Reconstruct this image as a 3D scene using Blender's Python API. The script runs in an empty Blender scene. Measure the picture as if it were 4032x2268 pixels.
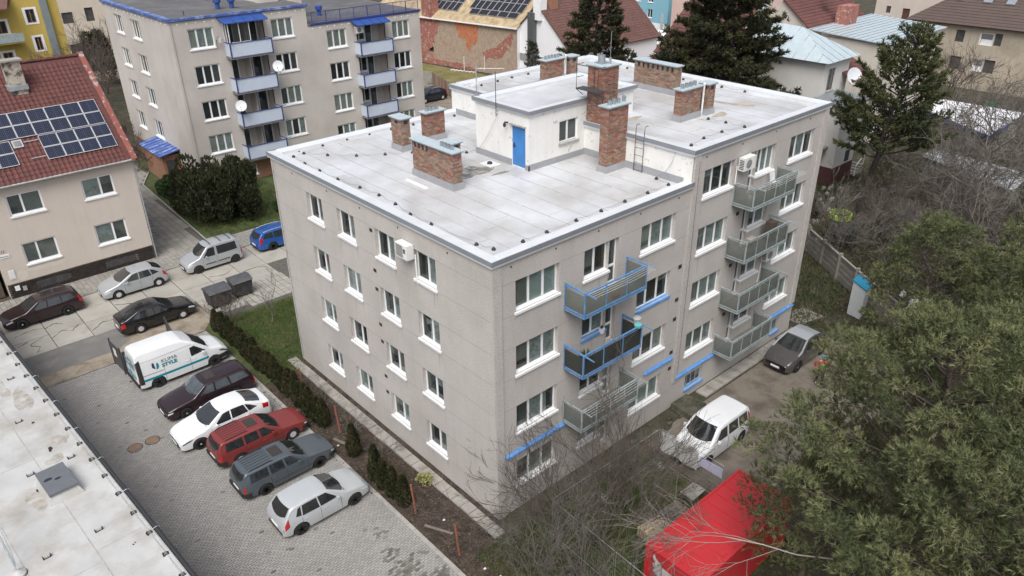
import bpy, math, random
import numpy as np
from mathutils import Vector, Matrix
random.seed(7); rng = np.random.default_rng(7)
S = bpy.context.scene
COL = S.collection
# ------------------------------------------------------------------ camera, light, exposure
def make_camera():
    yaw, pit, rol = math.radians(48.34479), math.radians(28.06838), math.radians(-0.64839)
    f = Vector((math.cos(yaw)*math.cos(pit), math.sin(yaw)*math.cos(pit), -math.sin(pit)))
    r = f.cross(Vector((0, 0, 1))).normalized(); u = r.cross(f)
    R = r*math.cos(rol)+u*math.sin(rol); U = -r*math.sin(rol)+u*math.cos(rol)
    m = Matrix((( R.x, U.x, -f.x, -15.6014), (R.y, U.y, -f.y, -18.5947), (R.z, U.z, -f.z, 24.2390), (0, 0, 0, 1)))
    c = bpy.data.cameras.new('camera'); o = bpy.data.objects.new('camera', c); COL.objects.link(o)
    o.matrix_world = m
    c.sensor_fit = 'HORIZONTAL'; c.sensor_width = 36; c.lens = 3013.97/4032*36
    c.clip_start = .1; c.clip_end = 2000
    S.camera = o
make_camera()
w = bpy.data.worlds.new('World'); S.world = w; w.use_nodes = True
nt = w.node_tree; nt.nodes.clear()
sky = nt.nodes.new('ShaderNodeTexSky'); sky.sky_type = 'NISHITA'; sky.sun_disc = False
sky.sun_elevation = math.radians(55); sky.sun_rotation = math.radians(231)
sky.air_density = 1.0; sky.dust_density = 6.0; sky.ozone_density = 1.0
hs = nt.nodes.new('ShaderNodeHueSaturation'); hs.inputs['Saturation'].default_value = .52
bg = nt.nodes.new('ShaderNodeBackground'); bg.inputs['Strength'].default_value = .125
wo = nt.nodes.new('ShaderNodeOutputWorld')
nt.links.new(sky.outputs[0], hs.inputs['Color']); nt.links.new(hs.outputs[0], bg.inputs['Color']); nt.links.new(bg.outputs[0], wo.inputs['Surface'])
sl = bpy.data.lights.new('sun', 'SUN'); sl.energy = 1.35; sl.angle = math.radians(35); sl.color = (1, .995, .985)
so = bpy.data.objects.new('sun', sl); COL.objects.link(so)
# Nishita: rotation measured clockwise from +Y
_az = math.radians(231); _el = math.radians(55)
sd = Vector((math.sin(_az)*math.cos(_el), math.cos(_az)*math.cos(_el), math.sin(_el)))
so.rotation_euler = sd.to_track_quat('Z', 'Y').to_euler()
S.view_settings.view_transform = 'Standard'; S.view_settings.look = 'None'
S.view_settings.exposure = 0.42; S.view_settings.gamma = 1; S.view_settings.use_curve_mapping = False
S.render.engine = 'CYCLES'; S.cycles.max_bounces = 6; S.cycles.transparent_max_bounces = 12
# ------------------------------------------------------------------ materials
def mat(name, col, rough=.8, var=.12, vs=1.5, bump=0., bs=40., metal=0., rnd=0., blotch=None, bls=.6, blt=.55, blw=.08,
        spec=.5, streak=0., speck=0., coat=0., hue=0., trans=0.):
    m = bpy.data.materials.new(name); m.use_nodes = True; n = m.node_tree; N = n.nodes; L = n.links
    P = N['Principled BSDF']
    geo = N.new('ShaderNodeNewGeometry')
    def noise(s, d=4, r=.55, vec=None):
        t = N.new('ShaderNodeTexNoise'); t.inputs['Scale'].default_value = s; t.inputs['Detail'].default_value = d
        t.inputs['Roughness'].default_value = r; L.new(vec or geo.outputs['Position'], t.inputs['Vector']); return t.outputs['Fac']
    def math_(op, a, b=None, c=None):
        t = N.new('ShaderNodeMath'); t.operation = op
        for i, q in enumerate((a, b, c)):
            if q is None: continue
            if isinstance(q, (int, float)): t.inputs[i].default_value = q
            else: L.new(q, t.inputs[i])
        return t.outputs[0]
    def mix(a, b, f):
        t = N.new('ShaderNodeMix'); t.data_type = 'RGBA'
        for i, q in ((6, a), (7, b)):
            if isinstance(q, tuple): t.inputs[i].default_value = (*q, 1)
            else: L.new(q, t.inputs[i])
        if isinstance(f, (int, float)): t.inputs[0].default_value = f
        else: L.new(f, t.inputs[0])
        return t.outputs[2]
    def maprange(v, a, b, c=0., d=1.):
        t = N.new('ShaderNodeMapRange'); t.inputs[1].default_value = a; t.inputs[2].default_value = b
        t.inputs[3].default_value = c; t.inputs[4].default_value = d; L.new(v, t.inputs[0]); return t.outputs[0]
    c = tuple(col)
    cur = None
    if blotch:
        cur = mix(c, tuple(blotch), maprange(noise(bls, 6, .62), blt-blw, blt+blw))
    base = cur if cur is not None else c
    f = None
    if var: f = maprange(noise(vs, 6, .6), .3, .7, 1-var, 1+var)
    if streak:
        mp = N.new('ShaderNodeMapping'); mp.inputs['Scale'].default_value = (3.5, 3.5, .18); L.new(geo.outputs['Position'], mp.inputs['Vector'])
        s = maprange(noise(1.0, 3, .6, mp.outputs[0]), .45, .75, 1, 1-streak)
        f = s if f is None else math_('MULTIPLY', f, s)
    if speck:
        s = maprange(noise(bs, 2, .5), .32, .68, 1-speck, 1+speck)
        f = s if f is None else math_('MULTIPLY', f, s)
    if rnd:
        oi = N.new('ShaderNodeObjectInfo')
        r = math_('FRACT', math_('ADD', oi.outputs['Random'], geo.outputs['Random Per Island']))
        s = maprange(r, 0, 1, 1-rnd, 1+rnd)
        f = s if f is None else math_('MULTIPLY', f, s)
        if hue:
            r2 = math_('FRACT', math_('MULTIPLY', r, 7.31))
            h = N.new('ShaderNodeHueSaturation')
            L.new(maprange(r2, 0, 1, .5-hue, .5+hue), h.inputs['Hue'])
            L.new(maprange(math_('FRACT', math_('MULTIPLY', r, 13.7)), 0, 1, .7, 1.25), h.inputs['Saturation'])
            if isinstance(base, tuple): h.inputs['Color'].default_value = (*base, 1)
            else: L.new(base, h.inputs['Color'])
            base = h.outputs[0]
    if f is not None:
        vm = N.new('ShaderNodeVectorMath'); vm.operation = 'SCALE'
        if isinstance(base, tuple): vm.inputs[0].default_value = base
        else: L.new(base, vm.inputs[0])
        L.new(f, vm.inputs['Scale']); L.new(vm.outputs[0], P.inputs['Base Color'])
    else:
        if isinstance(base, tuple): P.inputs['Base Color'].default_value = (*base, 1)
        else: L.new(base, P.inputs['Base Color'])
    P.inputs['Roughness'].default_value = rough; P.inputs['Metallic'].default_value = metal
    P.inputs['Specular IOR Level'].default_value = spec
    if coat: P.inputs['Coat Weight'].default_value = coat; P.inputs['Coat Roughness'].default_value = .04
    if bump:
        b = N.new('ShaderNodeBump'); b.inputs['Strength'].default_value = min(1, bump*12); b.inputs['Distance'].default_value = bump
        L.new(noise(bs, 3), b.inputs['Height']); L.new(b.outputs[0], P.inputs['Normal'])
    return m
def glassmat(name, tint=(.55, .6, .6), trans=.75, rough=.02, refl=1.0):
    m = bpy.data.materials.new(name); m.use_nodes = True; n = m.node_tree; N = n.nodes; L = n.links; N.clear()
    o = N.new('ShaderNodeOutputMaterial'); t = N.new('ShaderNodeBsdfTransparent'); g = N.new('ShaderNodeBsdfGlossy')
    t.inputs[0].default_value = (*[c*trans for c in tint], 1); g.inputs['Roughness'].default_value = rough
    g.inputs[0].default_value = (.95*refl, .97*refl, refl, 1)
    ge = N.new('ShaderNodeNewGeometry'); dt = N.new('ShaderNodeVectorMath'); dt.operation = 'DOT_PRODUCT'
    L.new(ge.outputs['Incoming'], dt.inputs[0]); L.new(ge.outputs['Normal'], dt.inputs[1])
    def mm(op, a_, b_=None):
        q = N.new('ShaderNodeMath'); q.operation = op
        for i, v in enumerate((a_, b_)):
            if v is None: continue
            if isinstance(v, (int, float)): q.inputs[i].default_value = v
            else: L.new(v, q.inputs[i])
        return q
    fr = mm('ADD', mm('MULTIPLY', mm('POWER', mm('SUBTRACT', 1.0, mm('ABSOLUTE', dt.outputs['Value']).outputs[0]).outputs[0], 5.0).outputs[0], .9).outputs[0], .05)
    mx = N.new('ShaderNodeMixShader'); L.new(fr.outputs[0], mx.inputs[0]); L.new(t.outputs[0], mx.inputs[1]); L.new(g.outputs[0], mx.inputs[2])
    L.new(mx.outputs[0], o.inputs[0]); return m
# ------------------------------------------------------------------ mesh helpers
class MB:
    def __init__(s): s.v = []; s.f = []
    def poly(s, *pts):
        k = len(s.v); s.v += [tuple(map(float, p)) for p in pts]; s.f.append(tuple(range(k, k+len(pts)))); return s
    def hexa(s, P8):   # bottom 4 then top 4
        k = len(s.v); s.v += [tuple(map(float, p)) for p in P8]
        for q in ((0, 3, 2, 1), (4, 5, 6, 7), (0, 1, 5, 4), (1, 2, 6, 5), (2, 3, 7, 6), (3, 0, 4, 7)): s.f.append(tuple(k+i for i in q))
        return s
    def box(s, x0, x1, y0, y1, z0, z1):
        return s.hexa([(x0, y0, z0), (x1, y0, z0), (x1, y1, z0), (x0, y1, z0), (x0, y0, z1), (x1, y0, z1), (x1, y1, z1), (x0, y1, z1)])
    def bar(s, a, b, w, h=None, up=(0, 0, 1)):
        a = Vector(a); b = Vector(b); h = w if h is None else h
        d = (b-a).normalized(); up = Vector(up)
        if abs(d.dot(up)) > .98: up = Vector((1, 0, 0))
        r = d.cross(up).normalized(); u = r.cross(d)
        r *= w/2; u *= h/2
        return s.hexa([a-r-u, b-r-u, b+r-u, a+r-u, a-r+u, b-r+u, b+r+u, a+r+u])
    def tube(s, pts, r, n=6, cap=True):
        pts = [Vector(p) for p in pts]; rs = r if isinstance(r, (list, tuple)) else [r]*len(pts)
        k0 = len(s.v)
        for i, p in enumerate(pts):
            d = (pts[min(i+1, len(pts)-1)]-pts[max(i-1, 0)]).normalized()
            up = Vector((0, 0, 1)) if abs(d.z) < .95 else Vector((1, 0, 0))
            a = d.cross(up).normalized(); b = d.cross(a)
            for j in range(n):
                t = 2*math.pi*j/n; q = p+(a*math.cos(t)+b*math.sin(t))*rs[i]; s.v.append(tuple(q))
        for i in range(len(pts)-1):
            for j in range(n):
                s.f.append((k0+i*n+j, k0+i*n+(j+1) % n, k0+(i+1)*n+(j+1) % n, k0+(i+1)*n+j))
        if cap:
            s.f.append(tuple(k0+j for j in range(n))[::-1]); s.f.append(tuple(k0+(len(pts)-1)*n+j for j in range(n)))
        return s
    def lathe(s, c, prof, n=12, axis='z', cap=True):  # prof: (radius, along)
        k0 = len(s.v); c = Vector(c)
        for (r, h) in prof:
            for j in range(n):
                t = 2*math.pi*j/n; a, b = r*math.cos(t), r*math.sin(t)
                q = {'z': (a, b, h), 'y': (a, h, b), 'x': (h, a, b)}[axis]; s.v.append(tuple(c+Vector(q)))
        for i in range(len(prof)-1):
            for j in range(n): s.f.append((k0+i*n+j, k0+i*n+(j+1) % n, k0+(i+1)*n+(j+1) % n, k0+(i+1)*n+j))
        if cap:
            s.f.append(tuple(k0+j for j in range(n))[::-1]); s.f.append(tuple(k0+(len(prof)-1)*n+j for j in range(n)))
        return s
    def prism(s, pts, ext):
        pts = [Vector(p) for p in pts]; e = Vector(ext); k = len(s.v); n = len(pts)
        s.v += [tuple(p) for p in pts]+[tuple(p+e) for p in pts]
        s.f.append(tuple(range(k, k+n))[::-1]); s.f.append(tuple(range(k+n, k+2*n)))
        for i in range(n): s.f.append((k+i, k+(i+1) % n, k+n+(i+1) % n, k+n+i))
        return s
    def build(s, name, m, parent=None, smooth=False, kind=None, local=False):
        return addmesh(name, s.v, s.f, m, parent, smooth, kind, local)
WL = {}
def wloc(o):
    p = Vector((0, 0, 0))
    while o is not None: p = p+o.location; o = o.parent
    return p
def addmesh(name, v, f, m, parent=None, smooth=False, kind=None, local=False):
    me = bpy.data.meshes.new(name)
    if parent is not None and not local:
        L_ = wloc(parent)
        if L_.length > 0: v = [(a-L_.x, b-L_.y, c-L_.z) for a, b, c in v]
    me.from_pydata(v, [], f)
    if isinstance(m, (list, tuple)):
        for q in m: me.materials.append(q)
    else: me.materials.append(m)
    if smooth: me.polygons.foreach_set('use_smooth', [True]*len(me.polygons))
    me.update()
    o = bpy.data.objects.new(name, me); COL.objects.link(o)
    if parent is not None: o.parent = parent
    if kind: o['kind'] = kind
    return o
def npmesh(name, V, F, m, parent=None, kind=None, smooth=False, k=None):
    """V (n,3) F (m,k) numpy world coords"""
    me = bpy.data.meshes.new(name); V = np.asarray(V, np.float32); F = np.asarray(F, np.int32)
    if parent is not None: V = V-np.array(wloc(parent), np.float32)
    k = F.shape[1]
    me.vertices.add(len(V)); me.vertices.foreach_set('co', V.ravel())
    me.loops.add(F.size); me.loops.foreach_set('vertex_index', F.ravel())
    me.polygons.add(len(F)); me.polygons.foreach_set('loop_start', np.arange(0, F.size, k, dtype=np.int32))
    if smooth: me.polygons.foreach_set('use_smooth', np.ones(len(F), bool))
    me.update(); me.materials.append(m)
    o = bpy.data.objects.new(name, me); COL.objects.link(o)
    if parent is not None: o.parent = parent
    if kind: o['kind'] = kind
    return o
def thing(name, label, cat, loc=(0, 0, 0), group=None, rz=0):
    o = bpy.data.objects.new(name, None); COL.objects.link(o); o.empty_display_size = .2
    o.location = loc; o.rotation_euler = (0, 0, rz); o['label'] = label; o['category'] = cat
    if group: o['group'] = group
    return o
def tag(o, label, cat, group=None):
    o['label'] = label; o['category'] = cat
    if group: o['group'] = group
    return o
def copytree(o, loc, rz=None, label=None, parent=None):
    c = o.copy(); COL.objects.link(c)
    if parent is None:
        c.location = loc
        if rz is not None: c.rotation_euler = (0, 0, rz)
        if label: c['label'] = label
    else: c.parent = parent
    for ch in o.children: copytree(ch, None, parent=c)
    return c
def piece(src, name, loc, parent, rot=None):
    """a cheap copy sharing src's mesh, at world loc, child of parent"""
    o = bpy.data.objects.new(name, src); COL.objects.link(o); o.parent = parent
    o.location = Vector(loc)-wloc(parent)
    if rot: o.rotation_euler = rot
    return o
class Plane:
    """vertical facade plane: origin xy, direction d, inward normal n"""
    def __init__(s, o, d, n): s.o = o; s.d = d; s.n = n
    def P(s, u, dep, z): return (s.o[0]+s.d[0]*u+s.n[0]*dep, s.o[1]+s.d[1]*u+s.n[1]*dep, z)
    def box(s, mb, u0, u1, d0, d1, z0, z1):
        return mb.hexa([s.P(u0, d0, z0), s.P(u1, d0, z0), s.P(u1, d1, z0), s.P(u0, d1, z0), s.P(u0, d0, z1), s.P(u1, d0, z1), s.P(u1, d1, z1), s.P(u0, d1, z1)])
    def wall(s, mb, u0, u1, z0, z1, holes=(), rev=.18, ztop=None):
        us = sorted({u0, u1, *[h[0] for h in holes], *[h[1] for h in holes]})
        zs = sorted({z0, z1, *[h[2] for h in holes], *[h[3] for h in holes]})
        for a, b in zip(us, us[1:]):
            for c, d in zip(zs, zs[1:]):
                um, zm = (a+b)/2, (c+d)/2
                if any(h[0] < um < h[1] and h[2] < zm < h[3] for h in holes): continue
                mb.poly(s.P(a, 0, c), s.P(b, 0, c), s.P(b, 0, d), s.P(a, 0, d))
        for h in holes:
            a, b, c, d = h[:4]
            mb.poly(s.P(a, 0, c), s.P(a, rev, c), s.P(a, rev, d), s.P(a, 0, d)); mb.poly(s.P(b, 0, c), s.P(b, rev, c), s.P(b, rev, d), s.P(b, 0, d))
            mb.poly(s.P(a, 0, d), s.P(b, 0, d), s.P(b, rev, d), s.P(a, rev, d)); mb.poly(s.P(a, 0, c), s.P(b, 0, c), s.P(b, rev, c), s.P(a, rev, c))
        return mb
def window(pl, par, u0, u1, z0, z1, cuts, rev=.18, fw=.065, frame=None, sill='white', blinds=None, detail=2, name='window', mull=.1, glass=None, sillw=.07):
    """frame with mullions between panes; cuts = relative pane boundaries; each pane glass + blind behind"""
    f = MB(); d0, d1 = rev-.01, rev+.05
    pl.box(f, u0, u1, d0, d1, z0, z0+fw); pl.box(f, u0, u1, d0, d1, z1-fw, z1)
    cs = [0, *cuts, 1]; W = u1-u0; edges = []
    for i, c in enumerate(cs):
        if i == 0: a, b = u0, u0+fw
        elif i == len(cs)-1: a, b = u1-fw, u1
        else: a, b = u0+c*W-mull/2, u0+c*W+mull/2
        edges.append((a, b)); pl.box(f, a, b, d0-.001, d1, z0+fw, z1-fw)
    fr = f.build(name, frame or M['frame'], par)
    for i in range(len(cs)-1):
        a, b = edges[i][1], edges[i+1][0]
        bl = (blinds[i % len(blinds)] if blinds else 'dark')
        g = MB(); pl.box(g, a, b, d0+.025, d0+.035, z0+fw, z1-fw); g.build('pane', glass or M['glass'], fr)
        q = MB()
        if detail > 1:
            zz = z0+fw
            pl.box(q, a, b, d0+.042, d0+.055, z0+fw, z1-fw); q.build('blind', M[bl], fr)
            rr = random.Random(int(u0*97+z0*131+i*17)); t_ = rr.random()
            if t_ < .5:
                q = MB(); zz = z1-fw-(z1-z0-2*fw)*rr.choice((.18, .3, .45, .7)); pl.box(q, a+.01, b-.01, d0+.036, d0+.041, zz, z1-fw); q.build('roller_blind', M[rr.choice(('cream', 'curtain', 'grey', 'green'))], fr)
            elif t_ < .68:
                q = MB(); w3 = (b-a)*rr.uniform(.2, .4); pl.box(q, a+.01, a+w3, d0+.036, d0+.041, z0+fw, z1-fw); q.build('side_curtain', M[rr.choice(('cream', 'curtain', 'brown'))], fr)
        else:
            pl.box(q, a, b, d0+.04, d0+.06, zz if False else z0+fw, z1-fw); q.build('blind', M[bl], fr)
    if sill:
        m = M['sill_'+sill]; q = MB()
        a, b = u0-.06, u1+.06
        q.hexa([pl.P(a, -sillw, z0-.12), pl.P(b, -sillw, z0-.12), pl.P(b, rev, z0-.05), pl.P(a, rev, z0-.05), pl.P(a, -sillw, z0-.02), pl.P(b, -sillw, z0-.02), pl.P(b, rev-.012, z0+.02), pl.P(a, rev-.012, z0+.02)])
        q.build('sill', m, fr)
    return fr
M = {}
M['frame'] = mat('white_pvc', (.78, .79, .80), .35, .04)
M['glass'] = glassmat('window_glass', (.9, .94, .93), .85)
M['dark'] = mat('dark_room', (.06, .06, .06), .7, .4, 2.2)
M['grey'] = mat('grey_blind', (.30, .30, .29), .7, .15, 2)
M['greyd'] = mat('dark_blind', (.17, .17, .17), .7, .25, 2)
M['brown'] = mat('brown_blind', (.10, .075, .06), .7, .3, 2)
M['green'] = mat('pale_green_blind', (.50, .55, .54), .7, .1, 2)
M['cream'] = mat('cream_blind', (.5, .5, .46), .8, .1, 3)
M['curtain'] = mat('net_curtain', (.46, .48, .48), .8, .35, 6)
M['sill_white'] = mat('white_sill', (.74, .755, .77), .4, .04)
M['sill_blue'] = mat('blue_sill', (.10, .26, .56), .5, .15, 3, blotch=(.35, .45, .55), bls=5, blt=.66)
M['sill_grey'] = mat('grey_sill', (.35, .35, .34), .8, .2, 4)
M['render'] = mat('grey_pebble_render', (.455, .432, .412), .95, .06, .45, .004, 24, speck=.22, streak=.05, blotch=(.40, .375, .355), bls=.30, blt=.58, blw=.14)
M['render_white'] = mat('white_roof_render', (.74, .74, .72), .9, .05, 1.2, .004, 30, blotch=(.50, .47, .42), bls=2.8, blt=.64, blw=.035, streak=.06)
M['roofing'] = mat('grey_white_roof_membrane', (.555, .575, .605), .42, .12, .5, .002, 60, blotch=(.40, .395, .385), bls=.30, blt=.53, blw=.12, speck=.05)
M['roofseam'] = mat('membrane_seam', (.34, .335, .325), .7, .3, 3)
M['upstand'] = mat('grey_membrane_upstand', (.30, .31, .33), .6, .1, 2)
M['fascia'] = mat('grey_metal_fascia', (.27, .29, .32), .45, .08, 1.2, metal=.3)
M['tincap'] = mat('pale_tin_cap', (.58, .68, .72), .35, .08, 2, metal=.35)
M['pot'] = mat('grey_tin_flue', (.30, .33, .36), .45, .15, 4, metal=.4)
M['mortar'] = mat('mortar', (.33, .29, .25), .95, .25, 4, .006, 30)
M['brickred'] = mat('red_brick', (.255, .125, .092), .9, .2, 9, .003, 60, rnd=.26, hue=.02)
M['brickbrown'] = mat('brown_brick', (.25, .175, .13), .9, .25, 9, .003, 60, rnd=.32, hue=.02)
M['black'] = mat('black_rubber', (.02, .02, .022), .6, .2, 5)
M['wire'] = mat('steel_wire', (.22, .22, .22), .5, 0, metal=.5)
M['iron'] = mat('dark_iron', (.055, .055, .06), .6, .3, 8)
M['galv'] = mat('galvanised_steel', (.42, .45, .47), .45, .18, 5, metal=.5)
M['bluepaint'] = mat('worn_blue_paint', (.10, .24, .46), .5, .2, 3, blotch=(.30, .37, .43), bls=7, blt=.62, blw=.05)
M['tealpaint'] = mat('worn_grey_teal_paint', (.30, .36, .37), .5, .2, 3, blotch=(.17, .17, .16), bls=9, blt=.6, blw=.05)
def frosted(name, c, mixf, tint):
    m = bpy.data.materials.new(name); m.use_nodes = True; n = m.node_tree; N = n.nodes; L = n.links; N.clear()
    o = N.new('ShaderNodeOutputMaterial'); t = N.new('ShaderNodeBsdfTransparent'); t.inputs[0].default_value = (*tint, 1)
    p = N.new('ShaderNodeBsdfPrincipled'); p.inputs['Base Color'].default_value = (*c, 1); p.inputs['Roughness'].default_value = .25
    mx = N.new('ShaderNodeMixShader'); mx.inputs[0].default_value = mixf; L.new(t.outputs[0], mx.inputs[1]); L.new(p.outputs[0], mx.inputs[2]); L.new(mx.outputs[0], o.inputs[0]); return m
M['frost'] = frosted('frosted_wire_glass', (.205, .21, .20), .42, (.8, .85, .82)); M['smoke'] = frosted('smoked_glass', (.06, .065, .06), .6, (.5, .52, .5))
M['concrete'] = mat('old_concrete', (.30, .285, .26), .92, .16, 1.3, .004, 25, blotch=(.21, .20, .175), bls=1.4, blt=.58)
M['seam'] = mat('panel_seam', (.33, .31, .295), .95, .1)
M['doorblue'] = mat('blue_door_paint', (.05, .21, .52), .45, .1, 2)
M['whiteplastic'] = mat('white_casing', (.72, .73, .72), .4, .06, 3)
M['fan'] = mat('grey_grille', (.25, .25, .25), .5, .1)
# ------------------------------------------------------------------ main block of flats
block = thing('apartment_block', 'grey four storey block of flats with flat white stepped roof and brick chimneys', 'apartment building', (11.6, 8.5, 0))
X1, XL, XR, YW = 0, 11.62, 23.33, 17.1
PITCH = 2.85
PF = Plane((0, 0), (1, 0), (0, 1))       # balcony facade, u = x
PS = Plane((0, 0), (0, 1), (1, 0))       # end facade, u = y
PE = Plane((XR, 0), (0, 1), (-1, 0)); PN = Plane((0, YW), (1, 0), (0, -1))
zA, zD = 2.65, 4.12                      # lowest window tops of the two halves
endw = [(12.25, 13.72), (9.42, 10.90), (6.30, 7.76), (3.44, 4.90)]
h_end = [(a, b, zA+PITCH*k-1.33, zA+PITCH*k) for k in range(4) for a, b in endw]
hF = []; specF = []
random.seed(3)
def addw(u0, u1, ztop, h, cuts, sill='white', bl=None):
    hF.append((u0, u1, ztop-h, ztop)); specF.append((u0, u1, ztop-h, ztop, cuts, sill, bl))
pool = [['grey', 'green', 'green'], ['grey', 'curtain', 'curtain'], ['greyd', 'dark', 'dark'], ['grey', 'green', 'curtain'], ['greyd', 'curtain', 'dark']]
for k in range(4):
    z = zA+PITCH*k
    addw(1.11, 3.42, z, 1.32, (.35, .68), 'white', [['greyd', 'curtain', 'curtain'], ['greyd', 'curtain', 'dark'], ['brown', 'curtain', 'curtain'], ['grey', 'green', 'green']][k])
    addw(4.82, 6.30, z, 1.32, (.5,), 'blue' if k == 2 else 'white', [['curtain', 'curtain'], ['brown', 'dark'], ['greyd', 'curtain'], ['brown', 'brown']][k])
    addw(6.302, 6.92, z, 2.10, (), None, [['curtain'], ['curtain'], ['greyd'], ['greyd']][k])
    addw(8.36, 10.72, z, 1.32, (.35, .68), 'blue' if k == 2 else 'white', [['greyd', 'green', 'green'], ['brown', 'dark', 'curtain'], ['greyd', 'brown', 'dark'], ['grey', 'curtain', 'green']][k])
    z = zD+PITCH*k
    addw(12.58, 14.95, z, 1.32, (.35, .68), 'white', pool[(k*2+1) % 5])
    addw(16.30, 16.86, z, 2.10, (), None, ['greyd'])
    addw(16.862, 18.52, z, 1.32, (.36, .68) if k == 3 else (.5,), 'white', pool[(k+2) % 5])
    addw(19.88, 22.26, z, 1.32, (.35, .68), 'white', pool[(k*3) % 5])
def wall_part(fn, name='wall', m='render'):
    mb = MB(); fn(mb); return mb.build(name, M[m], block)
hbase = [(12.90, 14.45, .55, 1.42), (21.15, 22.0, .55, 1.40)]
def mk(mb):
    lo = [h for h in hF if h[1] < XL]; hi = [h for h in hF+hbase if h[0] > XL]
    PF.wall(mb, 0, XL, 0, 12.24, lo); PF.wall(mb, XL, XR, 0, 13.68, hi)
wall_part(mk)
wall_part(lambda mb: PS.wall(mb, 0, YW, 0, 12.24, h_end))
wall_part(lambda mb: (PE.wall(mb, 0, YW, 0, 13.68), PN.wall(mb, 0, XL, 0, 12.24), PN.wall(mb, XL, XR, 0, 13.68)))
# dark flat interior core so that nothing is hollow
MB().box(.45, XL-.01, .45, YW-.3, .05, 12.0).box(XL+.01, XR-.3, .45, YW-.3, .05, 13.5).build('interior', M['dark'], block)
i = 0
for (a, b, c, d) in h_end:
    random.seed(50+i); i += 1
    window(PS, block, a, b, c, d, (.47,), blinds=random.choice([['greyd', 'dark'], ['curtain', 'grey'], ['greyd', 'green'], ['dark', 'curtain'], ['dark', 'grey']])[::-1])
for (a, b, c, d, cuts, sill, bl) in specF:
    wdw = window(PF, block, a, b, c, d, cuts, sill=sill, blinds=bl, name='window' if b-a > 1 else 'balcony_door')
    if b-a < 1:
        q = MB(); PF.box(q, a+.06, b-.06, .165, .225, c+.75, c+.85); q.build('door_rail', M['frame'], wdw)
for (a, b, c, d) in hbase:
    fr = window(PF, block, a, b, c, d, (.25, .5, .75), sill='blue', blinds=['dark'], frame=M['sill_grey'], fw=.04, mull=.03, name='cellar_window')
# seams, pilaster strips, ledges
class _Seam:
    def __init__(s): s.l = []
    def hexa(s, P8): MB().hexa(P8).build('wall_seam', M['seam'], block)
seams = _Seam()
for k in range(4):
    for z in (zA+PITCH*k, zA+PITCH*k-1.40):
        ys = [0.15]+[v for w_ in sorted(endw) for v in w_]+[YW]
        for a, b in zip(ys[::2], ys[1::2]): PS.box(seams, a, b, -.003, .01, z-.012, z+.012)
        for a, b in ((.42, 1.11), (3.42, 4.82), (6.92, 8.36), (10.72, 11.6)): PF.box(seams, a, b, -.003, .01, z-.012, z+.012)
    for z in (zD+PITCH*k, zD+PITCH*k-1.40):
        for a, b in ((12.15, 12.58), (14.95, 16.3), (18.52, 19.88), (22.26, 22.9)): PF.box(seams, a, b, -.003, .01, z-.012, z+.012)
st = MB()
PF.box(st, -.0, .40, -.05, .01, 0.0, 12.2); st.build('corner_strip', M['render'], block)
st = MB(); PF.box(st, 11.70, 12.10, -.07, .01, 1.55, 13.6); st.build('corner_strip', M['render'], block)
st = MB(); PF.box(st, 22.93, 23.34, -.07, .01, 1.9, 13.6); st.build('corner_strip', M['render'], block)
for a, b, z in ((.45, 4.05, 3.2), (9.3, 11.52, 3.25), (11.84, 15.6, 1.80), (20.6, 23.2, 1.80)):
    q = MB(); PF.box(q, a, b, -.13, .0, z-.05, z); q.poly(PF.P(a, -.135, z-.06), PF.P(b, -.135, z-.06), PF.P(b, -.003, z+.09), PF.P(a, -.003, z+.09))
    q.build('blue_ledge', M['sill_blue'], block)
M['streak'] = mat('rain_streak_on_render', (.385, .362, .342), .95, .10, 2, .004, 24, speck=.22)
random.seed(19)
def streaks(pl, a, b, z):
    for u in (a-.03, b+.03, random.uniform(a, b)):
        w_, L_ = random.uniform(.03, .07), random.uniform(.25, 1.0)
        MB().poly(pl.P(u-w_, -.0015, z), pl.P(u+w_, -.0015, z), pl.P(u+w_*.8, -.0015, z-L_*.6), pl.P(u+w_*.15, -.0015, z-L_), pl.P(u-w_*.3, -.0015, z-L_*.8)).build('rain_streak', M['streak'], block)
for h in h_end: streaks(PS, h[0], h[1], h[2]-.13)
for h in hF:
    if h[1]-h[0] > 1: streaks(PF, h[0], h[1], h[2]-.13)
# small square vent openings
def vent(pl, u, z, w=.22, h=.16):
    q = MB(); pl.box(q, u-w/2, u+w/2, -.012, .02, z-h/2, z+h/2); q.build('wall_vent', M['ventbrown'], block)
M['ventbrown'] = mat('brown_vent', (.035, .025, .02), .8, .3, 6)
for z in (11.0, 9.06, 8.12, 6.28, 5.36, 3.42, 2.5): vent(PS, 8.04, z)
for z in (8.28, 6.52, 5.45, 3.55, 2.6): vent(PF, 11.41, z, .24, .2)
for z in (9.7, 6.87, 4.02): vent(PF, 15.78, z, .24, .18)
for x in (.9, 3.2, 5.6, 8.2, 10.8): vent(PF, x, 11.85, .07, .07)
for x in (12.6, 15.4, 18.3, 21.5): vent(PF, x, 13.3, .07, .07)
for y in (2.6, 5.9, 8.8, 11.6, 14.9): vent(PS, y, 11.8, .07, .07)
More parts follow.
